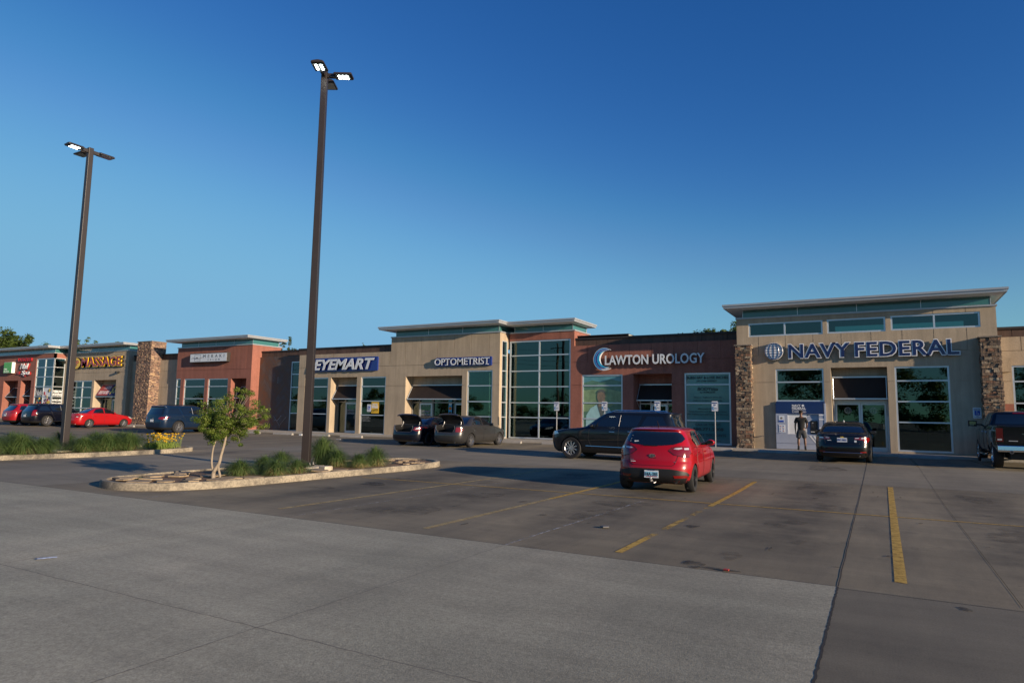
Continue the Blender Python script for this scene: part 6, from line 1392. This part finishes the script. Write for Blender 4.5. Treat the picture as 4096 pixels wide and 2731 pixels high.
c.patch('tail_light', 'B', [(.36, .93), (.44, 1.0), (.60, 1.03), (.80, 1.02), (.85, .90), (.84, .80), (.70, .79), (.48, .84)], 'lightred', mirror=True, off=.008)
c.patch('lamp_lens', 'B', [(.46, .965), (.50, .99), (.63, 1.0), (.64, .975), (.56, .955)], 'lightclear', mirror=True, off=.013, res=.05)
c.patch('lamp_lens', 'B', [(.67, .99), (.75, .995), (.76, .955), (.68, .955)], 'lightclear', mirror=True, off=.013, res=.05)
c.patch('bumper_insert', 'B', [(-.76, .215), (-.83, .36), (-.74, .47), (-.55, .515), (-.4, .53), (.4, .53), (.55, .515), (.74, .47), (.83, .36), (.76, .215)], 'trim', off=.006)
c.patch('reflector', 'B', [(.50, .335), (.47, .39), (.72, .40), (.80, .345)], 'lightred', mirror=True, off=.012, res=.06)
for poly in ([(1.10, 1.03), (.88, 1.14), (1.0, 1.30), (1.22, 1.355), (1.62, 1.37), (1.68, 1.02)], [(1.74, 1.02), (1.70, 1.37), (1.95, 1.345), (2.2, 1.25), (2.72, .99)]): c.patch('side_window', 'L', poly, 'carglass', mirror=True)
c.patch('windscreen', 'F', [(-.62, 1.03), (-.50, 1.35), (.50, 1.35), (.62, 1.03)], 'carglass'); c.patch('headlight', 'F', [(.42, .68), (.50, .80), (.80, .82), (.80, .70)], 'lightclear', mirror=True)
c.seam('L', [[(1.71, .98), (1.73, .5), (1.7, .27), (2.7, .27), (2.82, .6), (2.76, .98)], [(1.7, .27), (1.06, .27), (.98, .6), (.98, .8), (1.08, 1.02)], [(.80, 1.0), (2.9, .95)]], w=.005)
c.seam('B', [[(-.60, 1.02), (-.57, .84), (-.50, .64), (-.44, .60), (.44, .60), (.50, .64), (.57, .84), (.60, 1.02)]], w=.005)
c.handles([(1.18, .87), (2.0, .86)]); c.mirror(2.52, 1.04, .80); [c.seam('B', [[(y*g, z) for y, z in [(.36, .93), (.44, 1.0), (.60, 1.03), (.80, 1.02), (.85, .90), (.84, .80), (.70, .79), (.48, .84), (.36, .93)]]], w=.005, off=.008, name='lamp_rim') for g in (-1, 1)]
c.wheels((.66, 3.23), .845, .31, .2, 'darkrim', 5, 1); c.underside(.4, 3.6, .6)
p, x = c.plate(.41, 'HIA-385', .32, .165, 'ink', base='sky'); c.rtext('OKLAHOMA', -.08, .08, .488, .503, x-.011, 'inkblue', p, .01); c.rtext('TEAM FREEDOM', -.12, .12, .352, .372, x-.011, 'brightred', p, .02)
hh = c.proj('B', 0, .815); b = B(); b.prism([(.075*math.cos(2*math.pi*i/24), .815+.036*math.sin(2*math.pi*i/24)) for i in range(24)], 'x', hh[0].x-.016, hh[0].x-.002, 0); b.prism([(.066*math.cos(2*math.pi*i/24), .815+.028*math.sin(2*math.pi*i/24)) for i in range(24)], 'x', hh[0].x-.019, hh[0].x-.016, 1); p = c.part('badge', b, ['chrome', 'trim']); c.rtext('KIA', -.045, .045, .799, .831, hh[0].x-.021, 'chrome', p, .02)
b = B(); b.box(hh[0].x-.012, hh[0].x, -.09, .09, .755, .775); c.part('boot_handle', b, ['trim'], bevel=.004)
c.rear_badge(.47, .715, .08, .012); c.rear_badge(.44, .675, .11, .014, 'signwhite'); c.rear_badge(-.5, .69, .055, .012)
b = B(); b.tube([(.02, 0, .27), (-.07, 0, .265), (-.09, 0, .30)], .022, 8); b.ell((-.095, 0, .33), (.027, .027, .027), 12, 8); b.tube([(-.02, -.03, .25), (-.07, -.07, .22), (-.03, -.1, .24)], .01, 6); c.part('tow_ball', b, ['galv'], smooth=True)
b = B(); b.tube([(.75, 0, 1.445), (.72, 0, 1.475), (.58, 0, 1.60)], [.018, .012, .004], 8); c.part('aerial', b, ['trim']); b = B(); hh = c.proj('B', .02, 1.05); b.tube([(hh[0].x-.02, .22, 1.035), (hh[0].x-.02, -.1, 1.03)], .009, 6); b.tube([(hh[0].x+.02, .0, 1.015), (hh[0].x-.025, .0, 1.03)], .014, 6); c.part('wiper', b, ['trim'])
hh = c.proj('B', .40, 1.12); b = B(); b.prism([(.40, 1.09), (.35, 1.12), (.355, 1.14), (.385, 1.14), (.40, 1.13), (.42, 1.14), (.45, 1.135), (.45, 1.115)], 'x', hh[0].x-.012, hh[0].x-.008); c.part('heart_sticker', b, ['p_sticker' if 'p_sticker' in M else 'plate'])
hh = c.proj('B', 0, 1.375)
c.exhaust(-.52, .24, .025, .1)

# ---------------------------------------------------------------- SUVs
def suv_keys(sx=1.0, sy=1.0, sz=1.0, rake=0.0):
    k = [K(.24, .22, 4.80, .84, .3, .35, .04, .12), K(.34, .06, 4.94, .92, .36, .45, .06, .16), K(.50, .01, 5.01, .965, .40, .5, .08, .18), K(.72, .0, 5.03, .985, .40, .5, .09, .18), K(.90, .03, 5.0, .985, .38, .5, .09, .18), K(1.0, .055, 4.93, .98, .36, .48, .09, .18), K(1.07, .07, 4.60, .97, .34, .42, .09, .16), K(1.13, .085, 4.02, .955, .32, .36, .09, .14), K(1.18, .10, 3.66, .93, .30, .3, .08, .12),
         K(1.30, .16+rake, 3.44, .885, .28, .26, .08, .12), K(1.45, .22+rake*2, 3.22, .835, .25, .24, .07, .10), K(1.58, .27+rake*2.6, 3.03, .785, .22, .22, .07, .10), K(1.655, .27+rake*2.6, 2.90, .745, .20, .2, .06, .08), K(1.70, .24+rake*2.6, 2.80, .71, .18, .2, .05, .08), K(1.735, .36+rake*2.6, 2.66, .63, .2, .2, .04, .05), K(1.758, .6+rake*2, 2.45, .46, .2, .2, .02, .02), K(1.768, 1.1, 2.0, .15, .1, .1, 0, 0)]
    return [(q[0]*sz, q[1]*sx, q[2]*sx, q[3]*sy)+q[4:] for q in k]
def suv(lab, pmat, x, y, head, sx=1.0, sy=1.0, sz=1.0, rake=0.0, rim='rim', spokes=5, style=1, wheel=.385, chrome=True, tail='wrap', plate='', rails=True, name='parked_suv', cat='suv', cladding=True):
    L = 5.03*sx; c = Car(name, lab, cat, L, suv_keys(sx, sy, sz, rake), pmat, x, y, head, clad=.40*sz if cladding else 0.0)
    w = .985*sy; ax = (1.17*sx, 4.04*sx); S = lambda P: [(a*sx, z*sz) for a, z in P]; SB = lambda P: [(a*sy, z*sz) for a, z in P]
    c.arches(ax, wheel, wheel*1.10, w); c.finish()
    r2 = rake*2
    for poly in ([(.42+r2, 1.24), (.62+r2, 1.58), (1.18, 1.60), (1.38, 1.22), (1.3, 1.20)], [(1.50, 1.21), (1.34, 1.61), (2.1, 1.63), (2.14, 1.20)], [(2.23, 1.20), (2.20, 1.63), (2.70, 1.62), (2.98, 1.52), (3.44, 1.20)]): c.patch('side_window', 'L', S(poly), 'carglass', mirror=True)
    c.patch('windscreen', 'F', SB([(-.76, 1.22), (-.64, 1.63), (.64, 1.63), (.76, 1.22)]), 'carglass'); c.patch('rear_window', 'B', SB([(-.74, 1.20), (-.66, 1.60), (.66, 1.60), (.74, 1.20), (.5, 1.14), (-.5, 1.14)]), 'carglass')
    c.patch('headlight', 'F', SB([(.58, .86), (.60, .99), (.86, 1.0), (.93, .90), (.80, .84)]), 'lightclear', mirror=True, off=.009)
    c.patch('headlight', 'L', S([(4.55, .90), (4.62, 1.0), (4.86, .98), (4.93, .88)]), 'lightclear', mirror=True, off=.009)
    c.patch('grille', 'F', SB([(-.52, .62), (-.56, .90), (.56, .90), (.52, .62)]), 'trim', off=.008)
    if tail == 'wrap':
        c.patch('tail_light', 'B', SB([(.50, .90), (.52, 1.02), (.95, 1.04), (.93, .86)]), 'lightred', mirror=True, off=.009); c.patch('tail_light', 'L', S([(.13, .86), (.13, 1.03), (.46, 1.05), (.36, .97), (.27, .86)]), 'lightred', mirror=True, off=.009)
        c.patch('lamp_lens', 'L', S([(.17, .86), (.18, .93), (.27, .93), (.25, .86)]), 'lightclear', mirror=True, off=.013, res=.05)
    elif tail == 'tall':
        c.patch('tail_light', 'B', SB([(.72, .80), (.72, 1.28), (.86, 1.26), (.95, .82)]), 'lightred', mirror=True, off=.009); c.patch('tail_light', 'L', S([(.13, .80), (.2, 1.25), (.34, 1.22), (.24, .82)]), 'lightred', mirror=True, off=.009)
    else:
        c.patch('tail_light', 'B', SB([(.55, .98), (.56, 1.05), (.95, 1.10), (.95, .96)]), 'lightred', mirror=True, off=.009); c.patch('tail_light', 'L', S([(.13, .95), (.13, 1.09), (.45, 1.10), (.3, .96)]), 'lightred', mirror=True, off=.009)
    c.patch('tailgate_strip', 'B', SB([(-.55, 1.0), (-.55, 1.03), (.55, 1.03), (.55, 1.0)]), 'chrome' if chrome else pmat, off=.01)
    c.seam('L', [S([(2.18, 1.18), (2.20, .6), (2.18, .40)]), S([(3.3, 1.14), (3.36, .75), (3.2, .42), (1.85, .40), (1.62, .75), (1.42, 1.18)]), S([(.5, 1.15), (3.4, 1.10)])], w=.006)
    c.seam('B', [SB([(-.72, 1.14), (-.72, .60), (.72, .60), (.72, 1.14)])], w=.006)
    if chrome: c.seam('L', [S([(1.75, .47), (3.45, .49)])], 'chrome', .013, .006, 'sill_strip')
    c.seam('L', [S([(2.185, 1.22), (2.15, 1.615)])], 'galv', .012, .004, 'door_pillar')
    c.handles(S([(1.72, 1.04), (2.42, 1.02)]), 'chrome' if chrome else None, .10); c.mirror(3.18*sx, 1.20*sz, .90*sy, sc_=1.15); c.wheels(ax, w-.012, wheel, .24, rim, spokes, style); c.underside(.5*sx, 4.6*sx, .7*sy, .22, .36)
    if rails:
        for sd in (-1, 1): b = B(); b.tube([(.75*sx, sd*.60*sy, 1.735*sz), (.95*sx, sd*.62*sy, 1.79*sz), (2.4*sx, sd*.62*sy, 1.79*sz), (2.7*sx, sd*.60*sy, 1.70*sz)], .02, 6); c.part('roof_rail', b, ['chrome' if chrome else 'trim'], smooth=True)
    c.plate(.80*sz, plate, .30, .15); c.rear_badge(0, .93*sz, .12, .045)
    b = B(); b.tube([(.62*sx+r2, 0, 1.72*sz), (.55*sx+r2, 0, 1.80*sz)], [.03, .006], 8); c.part('aerial', b, ['trim'])
    return c
c = suv('dark slate four wheel drive crossing behind the red hatchback, facing left', 'paint_shadow', -8.58, 23.8, 180, rim='rim', spokes=10, style=0, wheel=.395, sx=1.0)
c = suv('blue four wheel drive parked before the salon with its back to the camera', 'paint_blue', -39.85, 27.9, 93, plate='', chrome=False, wheel=.40)
c = suv('black crossover with tall tail lamps parked left of the red sedan', 'paint_navy', -56.25, 28.3, 92, sx=.95, sy=.96, sz=.94, rake=.05, tail='tall', wheel=.40, chrome=False)
c = suv('dark red crossover parked farthest left beyond the black crossover', 'paint_crimson', -58.9, 28.0, 91, sx=.87, sy=.92, sz=.93, rake=.09, tail='thin', wheel=.36, chrome=False, rails=False)

# ---------------------------------------------------------------- sedans
def sedan_keys(sx=1, sy=1, sz=1, coupe=0.0):
    k = [K(.18, .2, 4.36, .70, .3, .3, .04, .1), K(.25, .08, 4.44, .79, .36, .4, .05, .14), K(.36, .015, 4.50, .835, .4, .45, .08, .16), K(.52, .0, 4.53, .85, .42, .5, .09, .18), K(.64, .02, 4.50, .852, .42, .5, .09, .18), K(.74, .045, 4.38, .848, .40, .46, .09, .16), K(.83, .06, 4.10, .84, .38, .42, .09, .14), K(.90, .07, 3.75, .83, .36, .38, .09, .14), K(.955, .085, 3.42, .815, .34, .34, .09, .12),
         K(.985, .14, 3.30, .80, .32, .3, .08, .12), K(1.005, .42, 3.22, .785, .30, .3, .07, .12), K(1.03, .76, 3.14, .765, .28, .28, .07, .12), K(1.14, .95, 2.94, .72, .26, .26, .08, .12), K(1.26, 1.16+coupe*.3, 2.70, .665, .24, .24, .08, .12), K(1.36, 1.38+coupe, 2.46, .61, .22, .22, .06, .10), K(1.41, 1.54+coupe, 2.30, .54, .2, .2, .04, .06), K(1.44, 1.72+coupe, 2.12, .40, .18, .18, .02, .02), K(1.448, 1.85+coupe*.5, 2.0, .15, .06, .06, 0, 0)]
    return [(q[0]*sz, q[1]*sx, q[2]*sx, q[3]*sy)+q[4:] for q in k]
def sedan(lab, pmat, x, y, head, sx=1, sy=1, sz=1, coupe=0.0, rim='rim', spokes=5, style=1, wheel=.315, open_lid=False, tail=None, plate='', clearlens=None, two_door=False, name='parked_car', chrome=False, aerial=False):
    L = 4.53*sx; c = Car(name, lab, 'car', L, sedan_keys(sx, sy, sz, coupe), pmat, x, y, head); w = .85*sy; ax = (1.0*sx, 3.62*sx)
    S = lambda P: [(a*sx, z*sz) for a, z in P]; SB = lambda P: [(a*sy, z*sz) for a, z in P]
    c.arches(ax, wheel, wheel*1.09, w)
    if open_lid:
        b = B(); b.prism([(y_*sy, z*sz) for y_, z in ((-.50, 1.3), (-.52, .86), (-.40, .66), (.40, .66), (.52, .86), (.50, 1.3))], 'x', -.2*sx, .70*sx); c.cutter(b)
        c.box_cut(.12*sx, .7*sx, -.56*sy, .56*sy, .42*sz, .80*sz)
    c.finish()
    k = coupe
    c.patch('side_window', 'L', S([(1.22, 1.04), (1.42+k*.6, 1.29), (1.66+k*.7, 1.36), (2.02, 1.365), (2.06, 1.02)]) if not two_door else S([(1.25, 1.05), (1.55, 1.27), (1.80, 1.34), (1.84, 1.03)]), 'carglass', mirror=True)
    c.patch('side_window', 'L', S([(2.13, 1.02), (2.10, 1.365), (2.32, 1.34), (2.6, 1.23), (3.02, 1.0)]) if not two_door else S([(1.90, 1.02), (1.87, 1.345), (2.2, 1.36), (2.5, 1.27), (3.0, 1.0)]), 'carglass', mirror=True)
    c.patch('windscreen', 'F', SB([(-.66, 1.04), (-.54, 1.35), (.54, 1.35), (.66, 1.04)]), 'carglass'); c.patch('rear_window', 'B', SB([(-.62, 1.05), (-.52, 1.33), (.52, 1.33), (.62, 1.05)]), 'carglass')
    c.patch('headlight', 'F', SB([(.45, .60), (.48, .74), (.80, .78), (.80, .64)]), 'lightclear', mirror=True, off=.008); c.patch('headlight', 'L', S([(4.0, .70), (3.98, .80), (4.28, .74), (4.36, .66)]), 'lightclear', mirror=True, off=.009)
    c.patch('grille', 'F', SB([(-.36, .52), (-.38, .68), (.38, .68), (.36, .52)]), 'trim')
    tl = tail or [(.53, .70), (.56, .90), (.80, .90), (.84, .82), (.84, .70)]
    c.patch('tail_light', 'B', SB(tl), 'lightred', mirror=True, off=.009); c.patch('tail_light', 'L', S([(.12, .72), (.12, .90), (.26, .88), (.30, .80), (.22, .72)]), 'lightred', mirror=True, off=.009)
    for q in clearlens or []: c.patch('lamp_lens', 'B', SB(q), 'lightclear', mirror=True, off=.013, res=.05)
    if two_door: c.seam('L', [S([(1.75, 1.02), (1.66, .7), (1.70, .28), (2.9, .26), (3.02, .6), (2.98, .98)])], w=.006)
    else: c.seam('L', [S([(2.08, 1.0), (2.10, .6), (2.06, .26)]), S([(3.08, .97), (3.12, .6), (2.98, .26), (1.44, .26), (1.36, .5), (1.20, .75), (1.18, 1.0)])], w=.006)
    if not open_lid: c.seam('B', [SB([(-.56, .98), (-.50, .66), (.50, .66), (.56, .98)])], w=.006)
    c.handles(S([(1.36, .84), (2.26, .83)]) if not two_door else S([(1.95, .84)]), 'chrome' if chrome else None, .08); c.mirror(2.78*sx, 1.02*sz, .79*sy); c.wheels(ax, w-.012, wheel, .205, rim, spokes, style); c.underside(.5*sx, 4.1*sx, .6*sy, .17, .28)
    if open_lid:
        hx, hz = .76*sx, 1.03*sz
        # raised lid: deck panel standing, its rear drop now overhanging towards the back
        prof = [(hx, hz+.02), (hx-.03, hz+.13), (hx-.10, hz+.28), (hx-.20, hz+.41), (hx-.32, hz+.49), (hx-.44, hz+.51), (hx-.52, hz+.47)]
        def panel(prof, ins, ww, off, mi, b):
            n = 12; rows = []
            for i, (px, pz) in enumerate(prof):
                a = prof[max(i-1, 0)]; d = prof[min(i+1, len(prof)-1)]; tx, tz = d[0]-a[0], d[1]-a[1]; ll = math.hypot(tx, tz); nx, nz = tz/ll, -tx/ll
                f = 1-.06*(i/len(prof))
                rows.append([(px+nx*off-.05*(abs(j/n*2-1)**3)*(1 if off > 0 else 1)*(.0 if i < 3 else 0), (j/n*2-1)*ww*f, pz+nz*off-.05*abs(j/n*2-1)**3*(1 if i > 2 else 0)) for j in range(n+1)])
            return rows
        b = B(); r1 = panel(prof, 0, .56*sy, .0, 0, b); r2 = panel(prof, 0, .56*sy, -.05, 0, b)
        for i in range(len(prof)-1):
            for j in range(12):
                b.face([r1[i][j], r1[i][j+1], r1[i+1][j+1], r1[i+1][j]], 0); b.face([r2[i][j], r2[i][j+1], r2[i+1][j+1], r2[i+1][j]], 1)
            b.face([r1[i][0], r1[i+1][0], r2[i+1][0], r2[i][0]], 0); b.face([r1[i][12], r1[i+1][12], r2[i+1][12], r2[i][12]], 0)
        for j in range(12): b.face([r1[0][j], r1[0][j+1], r2[0][j+1], r2[0][j]], 0); b.face([r1[-1][j], r1[-1][j+1], r2[-1][j+1], r2[-1][j]], 0)
        lid = c.part('boot_lid', b, [pmat, 'trim'], smooth=True)
        b = B()
        for sd in (-1, 1): b.tube([(hx-.25, sd*.47*sy, hz-.12), (hx-.1, sd*.48*sy, hz+.02), (hx-.06, sd*.47*sy, hz+.25)], .013, 6)
        c.part('hinge_arm', b, ['galv'], lid)
        b = B(); b.box(.2*sx, .62*sx, -.5*sy, .5*sy, .425*sz, .44*sz, 0); b.box(.25*sx, .5*sx, -.32, -.1, .44*sz, .56*sz, 1); b.ell((.35*sx, .2, .47*sz), (.13, .16, .05), 10, 6, 2); c.part('boot_contents', b, ['intdark', 'stop', 'kioskgrey'])
        b = B(); b.tube([(.06*sx, y_*sy, z*sz) for y_, z in ((-.50, .98), (-.525, .86), (-.405, .665), (.405, .665), (.525, .86), (.50, .98))], .009, 6); c.part('boot_seal', b, ['greyink'])
    else: c.rear_badge(0, .90*sz, .10, .03)
    c.exhaust(-.5*sy, .22, .025, .1)
    return c
sedan('grey sedan with its boot lid raised, parked before the eyewear shop nearest the clinic tower', 'paint_grey', -17.5, 27.5, 90, open_lid=True, wheel=.315, tail=[(.54, .70), (.56, .90), (.72, .915), (.84, .86), (.85, .74), (.72, .69)])
sedan('black two door car with its boot lid raised, left of the grey sedan', 'paint_navy', -19.85, 27.4, 90, sx=.985, sy=1.03, sz=.96, coupe=.12, open_lid=True, rim='darkrim', two_door=True, wheel=.315, tail=[(.50, .76), (.62, .90), (.85, .92), (.86, .80), (.74, .74)], clearlens=[[(.60, .80), (.66, .87), (.77, .87), (.74, .80)]])
c = sedan('bright red sedan parked before the massage shop beside the stone pillar', 'paint_red', -51.5, 28.85, 90, sx=.965, sy=1.0, sz=1.02, coupe=.05, wheel=.31, tail=[(.54, .76), (.60, .86), (.84, .90), (.86, .80), (.70, .73)], clearlens=[[(.60, .74), (.62, .78), (.72, .78), (.72, .74)]]); c.plate(.72, '', .3, .15); c.rear_badge(.2, .93, .1, .06, 'signwhite')
c = sedan('glossy black sedan parked straight before the bank doors, plate FBC-9853', 'paint_black', -1.2, 29.0, 90, sx=1.085, sy=1.085, sz=1.005, coupe=.02, wheel=.34, tail=[(.36, .825), (.36, .875), (.55, .90), (.84, .895), (.85, .80), (.62, .79)], clearlens=[[(.55, .845), (.57, .885), (.68, .885), (.68, .85)], [(.38, .85), (.38, .87), (.48, .885), (.5, .86)]])
p, x = c.plate(.80, 'FBC-9853', .32, .15, 'inkblue')
hh = c.proj('B', 0, .90); b = B(); b.box(hh[0].x-.02, hh[0].x-.005, -.06, .06, .893, .911, 0); b.box(hh[0].x-.021, hh[0].x-.005, -.018, .018, .886, .918, 0); c.part('badge', b, ['sgyel'], bevel=.003)
c.rear_badge(.52, .93, .14, .012); c.rear_badge(.42, .78, .12, .02, 'signwhite'); c.rear_badge(-.42, .76, .07, .07, 'signwhite')
c.patch('reflector', 'B', [(.56, .36), (.56, .40), (.74, .41), (.76, .37)], 'lightred', mirror=True, off=.01, res=.05)
c.patch('lower_valance', 'B', [(-.7, .20), (-.7, .33), (-.5, .36), (.5, .36), (.7, .33), (.7, .20)], 'trim', off=.008)
c.seam('B', [[(-.62, .36), (.62, .36)], ], 'chrome', .007, .012, 'bumper_strip')
b = B(); b.tube([(1.9, 0, 1.44), (1.84, 0, 1.50)], [.035, .01], 8); c.part('aerial', b, ['signwhite'])

# ---------------------------------------------------------------- pickup
M['lightdeep'] = pm('deep_red_lens', (0.07, 0.002, 0.002), .15, coat=.6)
L = 5.85
keys = [K(.42, 2.02, 5.6, .86, .1, .3, .0, .1), K(.55, 2.0, 5.78, .96, .1, .4, 0, .14), K(.75, 2.0, 5.84, .99, .1, .4, 0, .16), K(1.0, 2.0, 5.85, .995, .1, .4, 0, .16), K(1.18, 2.0, 5.78, .985, .1, .4, 0, .16), K(1.24, 2.0, 5.3, .97, .1, .38, 0, .14), K(1.30, 2.0, 4.55, .95, .1, .3, 0, .12), K(1.42, 2.03, 4.30, .91, .1, .26, 0, .1), K(1.62, 2.10, 4.0, .84, .12, .24, .02, .1), K(1.78, 2.18, 3.74, .78, .14, .22, .03, .1), K(1.86, 2.26, 3.6, .72, .16, .2, .03, .1), K(1.90, 2.42, 3.4, .58, .2, .2, .02, .04), K(1.915, 2.7, 3.1, .3, .15, .15, 0, 0)]
c = Car('parked_pickup', 'black pickup truck with a chrome rear bumper cut by the right edge of the picture', 'pickup', L, keys, 'paint_black', 4.3, 29.65, 90)
c.arches((4.85,), .40, .45, .99); c.finish()
bb = B(); P = []
for (z, w_) in ((.55, .93), (.75, .985), (1.0, 1.0), (1.22, .99), (1.36, .965), (1.40, .94)): P.append((w_, z))
bb.prism([(w_, z) for w_, z in P]+[(-w_, z) for w_, z in reversed(P)], 'x', .02, 1.97); s_ = bb.mesh('cargo_bed', bevel=.012); s_.materials.append(M['paint_black']); s_.materials.append(M['trim'])
bed = bpy.data.objects.new('cargo_bed', s_); COL.objects.link(bed); cc = []
for a in ((.09, 1.9, -.80, .80, .75, 1.6),):
    q = B(); q.box(*a); me = q.mesh('cut'); me.materials.append(M['paint_black']); me.materials.append(M['trim'])
    for p_ in me.polygons: p_.material_index = 1
    o = bpy.data.objects.new('cut', me); COL.objects.link(o); cc.append(o)
for sd in (-1, 1):
    q = B(); q.prism([(1.12+.45*math.cos(2*math.pi*i/24), .40+.45*math.sin(2*math.pi*i/24)) for i in range(24)], 'y', *sorted((sd*.72, sd*1.3))); me = q.mesh('cut'); me.materials.append(M['paint_black']); me.materials.append(M['trim'])
    for p_ in me.polygons: p_.material_index = 1
    o = bpy.data.objects.new('cut', me); COL.objects.link(o); cc.append(o)
for o in cc: m = bed.modifiers.new('b', 'BOOLEAN'); m.operation = 'DIFFERENCE'; m.object = o; m.solver = 'EXACT'
me = evalmesh(bed); bed.modifiers.clear(); bed.data = me; me.transform(Matrix.Translation((-L/2, 0, 0))); bed.parent = c.root
for o in cc: bpy.data.objects.remove(o)
c.patch('rear_window', 'B', [(-.74, 1.45), (-.66, 1.78), (.66, 1.78), (.74, 1.45)], 'carglass'); c.patch('windscreen', 'F', [(-.78, 1.36), (-.64, 1.80), (.64, 1.80), (.78, 1.36)], 'carglass')
for poly in ([(2.15, 1.42), (2.25, 1.76), (2.95, 1.80), (3.0, 1.36)], [(3.08, 1.36), (3.04, 1.80), (3.5, 1.74), (4.18, 1.36)]): c.patch('side_window', 'L', poly, 'carglass', mirror=True)
c.patch('brake_light', 'B', [(-.2, 1.815), (-.2, 1.845), (.2, 1.845), (.2, 1.815)], 'lightred', res=.06)
for sd in (-1, 1):
    b = B(); b.box(-.005, .06, sd*.80, sd*.985, .88, 1.32, 0); b.box(-.012, -.004, sd*.83, sd*.96, .92, .98, 1); c.part('tail_light', b, ['lightdeep', 'galv'], bevel=.012)
b = B(); b.prism([(-.16, .56), (-.18, .62), (-.17, .76), (-.04, .80), (.05, .80), (.05, .56)], 'y', -.98, .98); b.xf(Matrix.Identity(4)); c.part('rear_bumper', b, ['chrome'], bevel=.02)
b = B(); b.box(-.012, .03, -.78, .78, .84, 1.38); c.part('tailgate', b, ['paint_black'], bevel=.015); b = B(); b.ell((-.03, 0, 1.14), (.02, .05, .05), 10, 6); b.box(-.022, -.012, -.3, .3, 1.135, 1.15); c.part('badge', b, ['chrome']); b = B(); b.box(-.02, -.012, .42, .66, .90, .925); c.part('badge', b, ['galv'])
c.exhaust(.62, .56, .055, -.2); c.seam('L', [[(3.02, 1.33), (3.02, .6)], [(2.12, 1.33), (2.12, .55), (4.1, .52), (4.25, .9), (4.25, 1.3)]], w=.006); c.handles([(2.3, 1.16), (3.2, 1.16)], 'chrome')
for sd in (-1, 1):
    b = B(); b.box(3.98, 4.12, sd*1.06, sd*1.33, 1.34, 1.56, 0); b.box(3.972, 3.98, sd*1.09, sd*1.30, 1.37, 1.53, 1); b.box(4.0, 4.08, sd*.90, sd*1.08, 1.38, 1.44, 0); c.part('wing_mirror', b, ['trim', 'carglass'], bevel=.02)
    b = B(); b.tube([(2.05, sd*.98, .42), (2.2, sd*1.05, .38), (4.2, sd*1.05, .38), (4.35, sd*.96, .44)], .035, 8); c.part('side_step', b, ['chrome'], smooth=True)
c.wheels((1.12, 4.85), .985, .405, .27, 'chrome', 5, 1); c.underside(.3, 5.2, .6, .3, .55); c.plate(1.0, '') if False else None

# ================================================================== LITTER
def litter(x, y, pts, mat, lab, cat, h=.012, z=None):
    b = B(); b.prism(pts, 'z', 0, h); o = b.build('litter', mat, bevel=.002); o.location = (x, y, (gz(x, y) if z is None else z)+.012); tag(o, lab, cat)
M['trashblue'] = pm('blue_wrapper', (0.10, 0.14, 0.26), .4, var=.5, vs=30); M['rust'] = pm('red_scrap', (0.45, 0.05, 0.03), .5)
litter(-8.25, 4.15, [(-.05, -.08), (-.02, -.08), (.04, .05), (.06, .09), (.03, .08), (-.04, -.03)], 'trashblue', 'flattened blue wrapper lying on the pale concrete at the lower left', 'litter')
litter(-3.73, 9.71, [(-.06, -.03), (.0, -.06), (.07, .0), (.05, .05), (-.04, .04)], 'greyink', 'small crushed grey scrap on the bay floor below the red hatchback', 'litter', .02)
litter(-1.56, 7.8, [(-.03, -.02), (.03, -.03), (.03, .02), (-.02, .03)], 'rust', 'tiny red scrap at the edge of the dark oil mark', 'litter', .015)
litter(-31.2, 29.6, [(-.13, -.05), (.12, -.06), (.13, .06), (-.10, .07)], 'white', 'crumpled white cup lying by the wheel stops before the eyewear shop', 'litter', .10)
litter(-26.2, 27.6, [(-.16, -.03), (.15, -.05), (.13, .06), (-.12, .05)], 'white', 'flat white paper on the lane left of the black two door car', 'litter', .015)
b = B(); b.prism([(-.14, -.12), (.12, -.15), (.16, .1), (-.1, .15)], 'z', 0, .13); b.box(-.55, .0, -.2, .25, -.02, .03); o = b.build('concrete_block', 'concrete', bevel=.02); o.location = (-12.95, 13.2, zi+.01); tag(o, 'pale broken concrete block beside the foot of the near lamp pole', 'block')

# ================================================================== BEHIND THE CAMERA (seen mirrored in the shop glass)
rnd = random.Random(90); b = B(); cl_ = []
for i in range(46):
    x = -210+i*9+rnd.uniform(-3, 3); y = -66+rnd.uniform(-10, 10); h = rnd.uniform(5, 9) if x < -25 else rnd.uniform(11, 15)
    for k_ in range(8 if x < -25 else 16): cl_.append(((x+rnd.uniform(-4.5, 4.5), y+rnd.uniform(-3, 3), h*rnd.uniform(.08, .8)), rnd.uniform(1.2, 2.6)))
leaf_cloud(b, rnd, cl_, 190000, .26, 0, .8); tag(b.build('treeline', 'treeleaf', weld=False, recalc=False), 'distant dark treeline mirrored in the shop glass', 'treeline', kind='stuff')
def util_pole(x, y, h, lab):
    r = empty('utility_pole', (x, y, 0), 0, lab, 'utility pole'); b = B(); b.tube([(0, 0, -.2), (0, 0, h)], [.2, .13], 10); b.build('pole', 'darkbark', r)
    b = B(); b.box(-1.3, 1.3, -.08, .08, h-1.0, h-.85); b.box(-1.0, 1.0, -.08, .08, h-2.2, h-2.05); b.build('cross_arm', 'darkbark', r)
util_pole(-52, -42, 15, 'wooden utility pole mirrored at the right of the clinic tower glass'); util_pole(-62, -40, 13, 'wooden utility pole mirrored in the middle of the clinic tower glass')
b = B()
for z in (14.1, 13.0, 12.1, 11.2): b.tube([(x, -42, z-.9*math.sin(math.pi*((x+180) % 40)/40)) for x in range(-180, 90, 5)], .03, 4)
tag(b.build('power_line', 'black'), 'thin overhead power lines mirrored in the shop glass', 'power line')
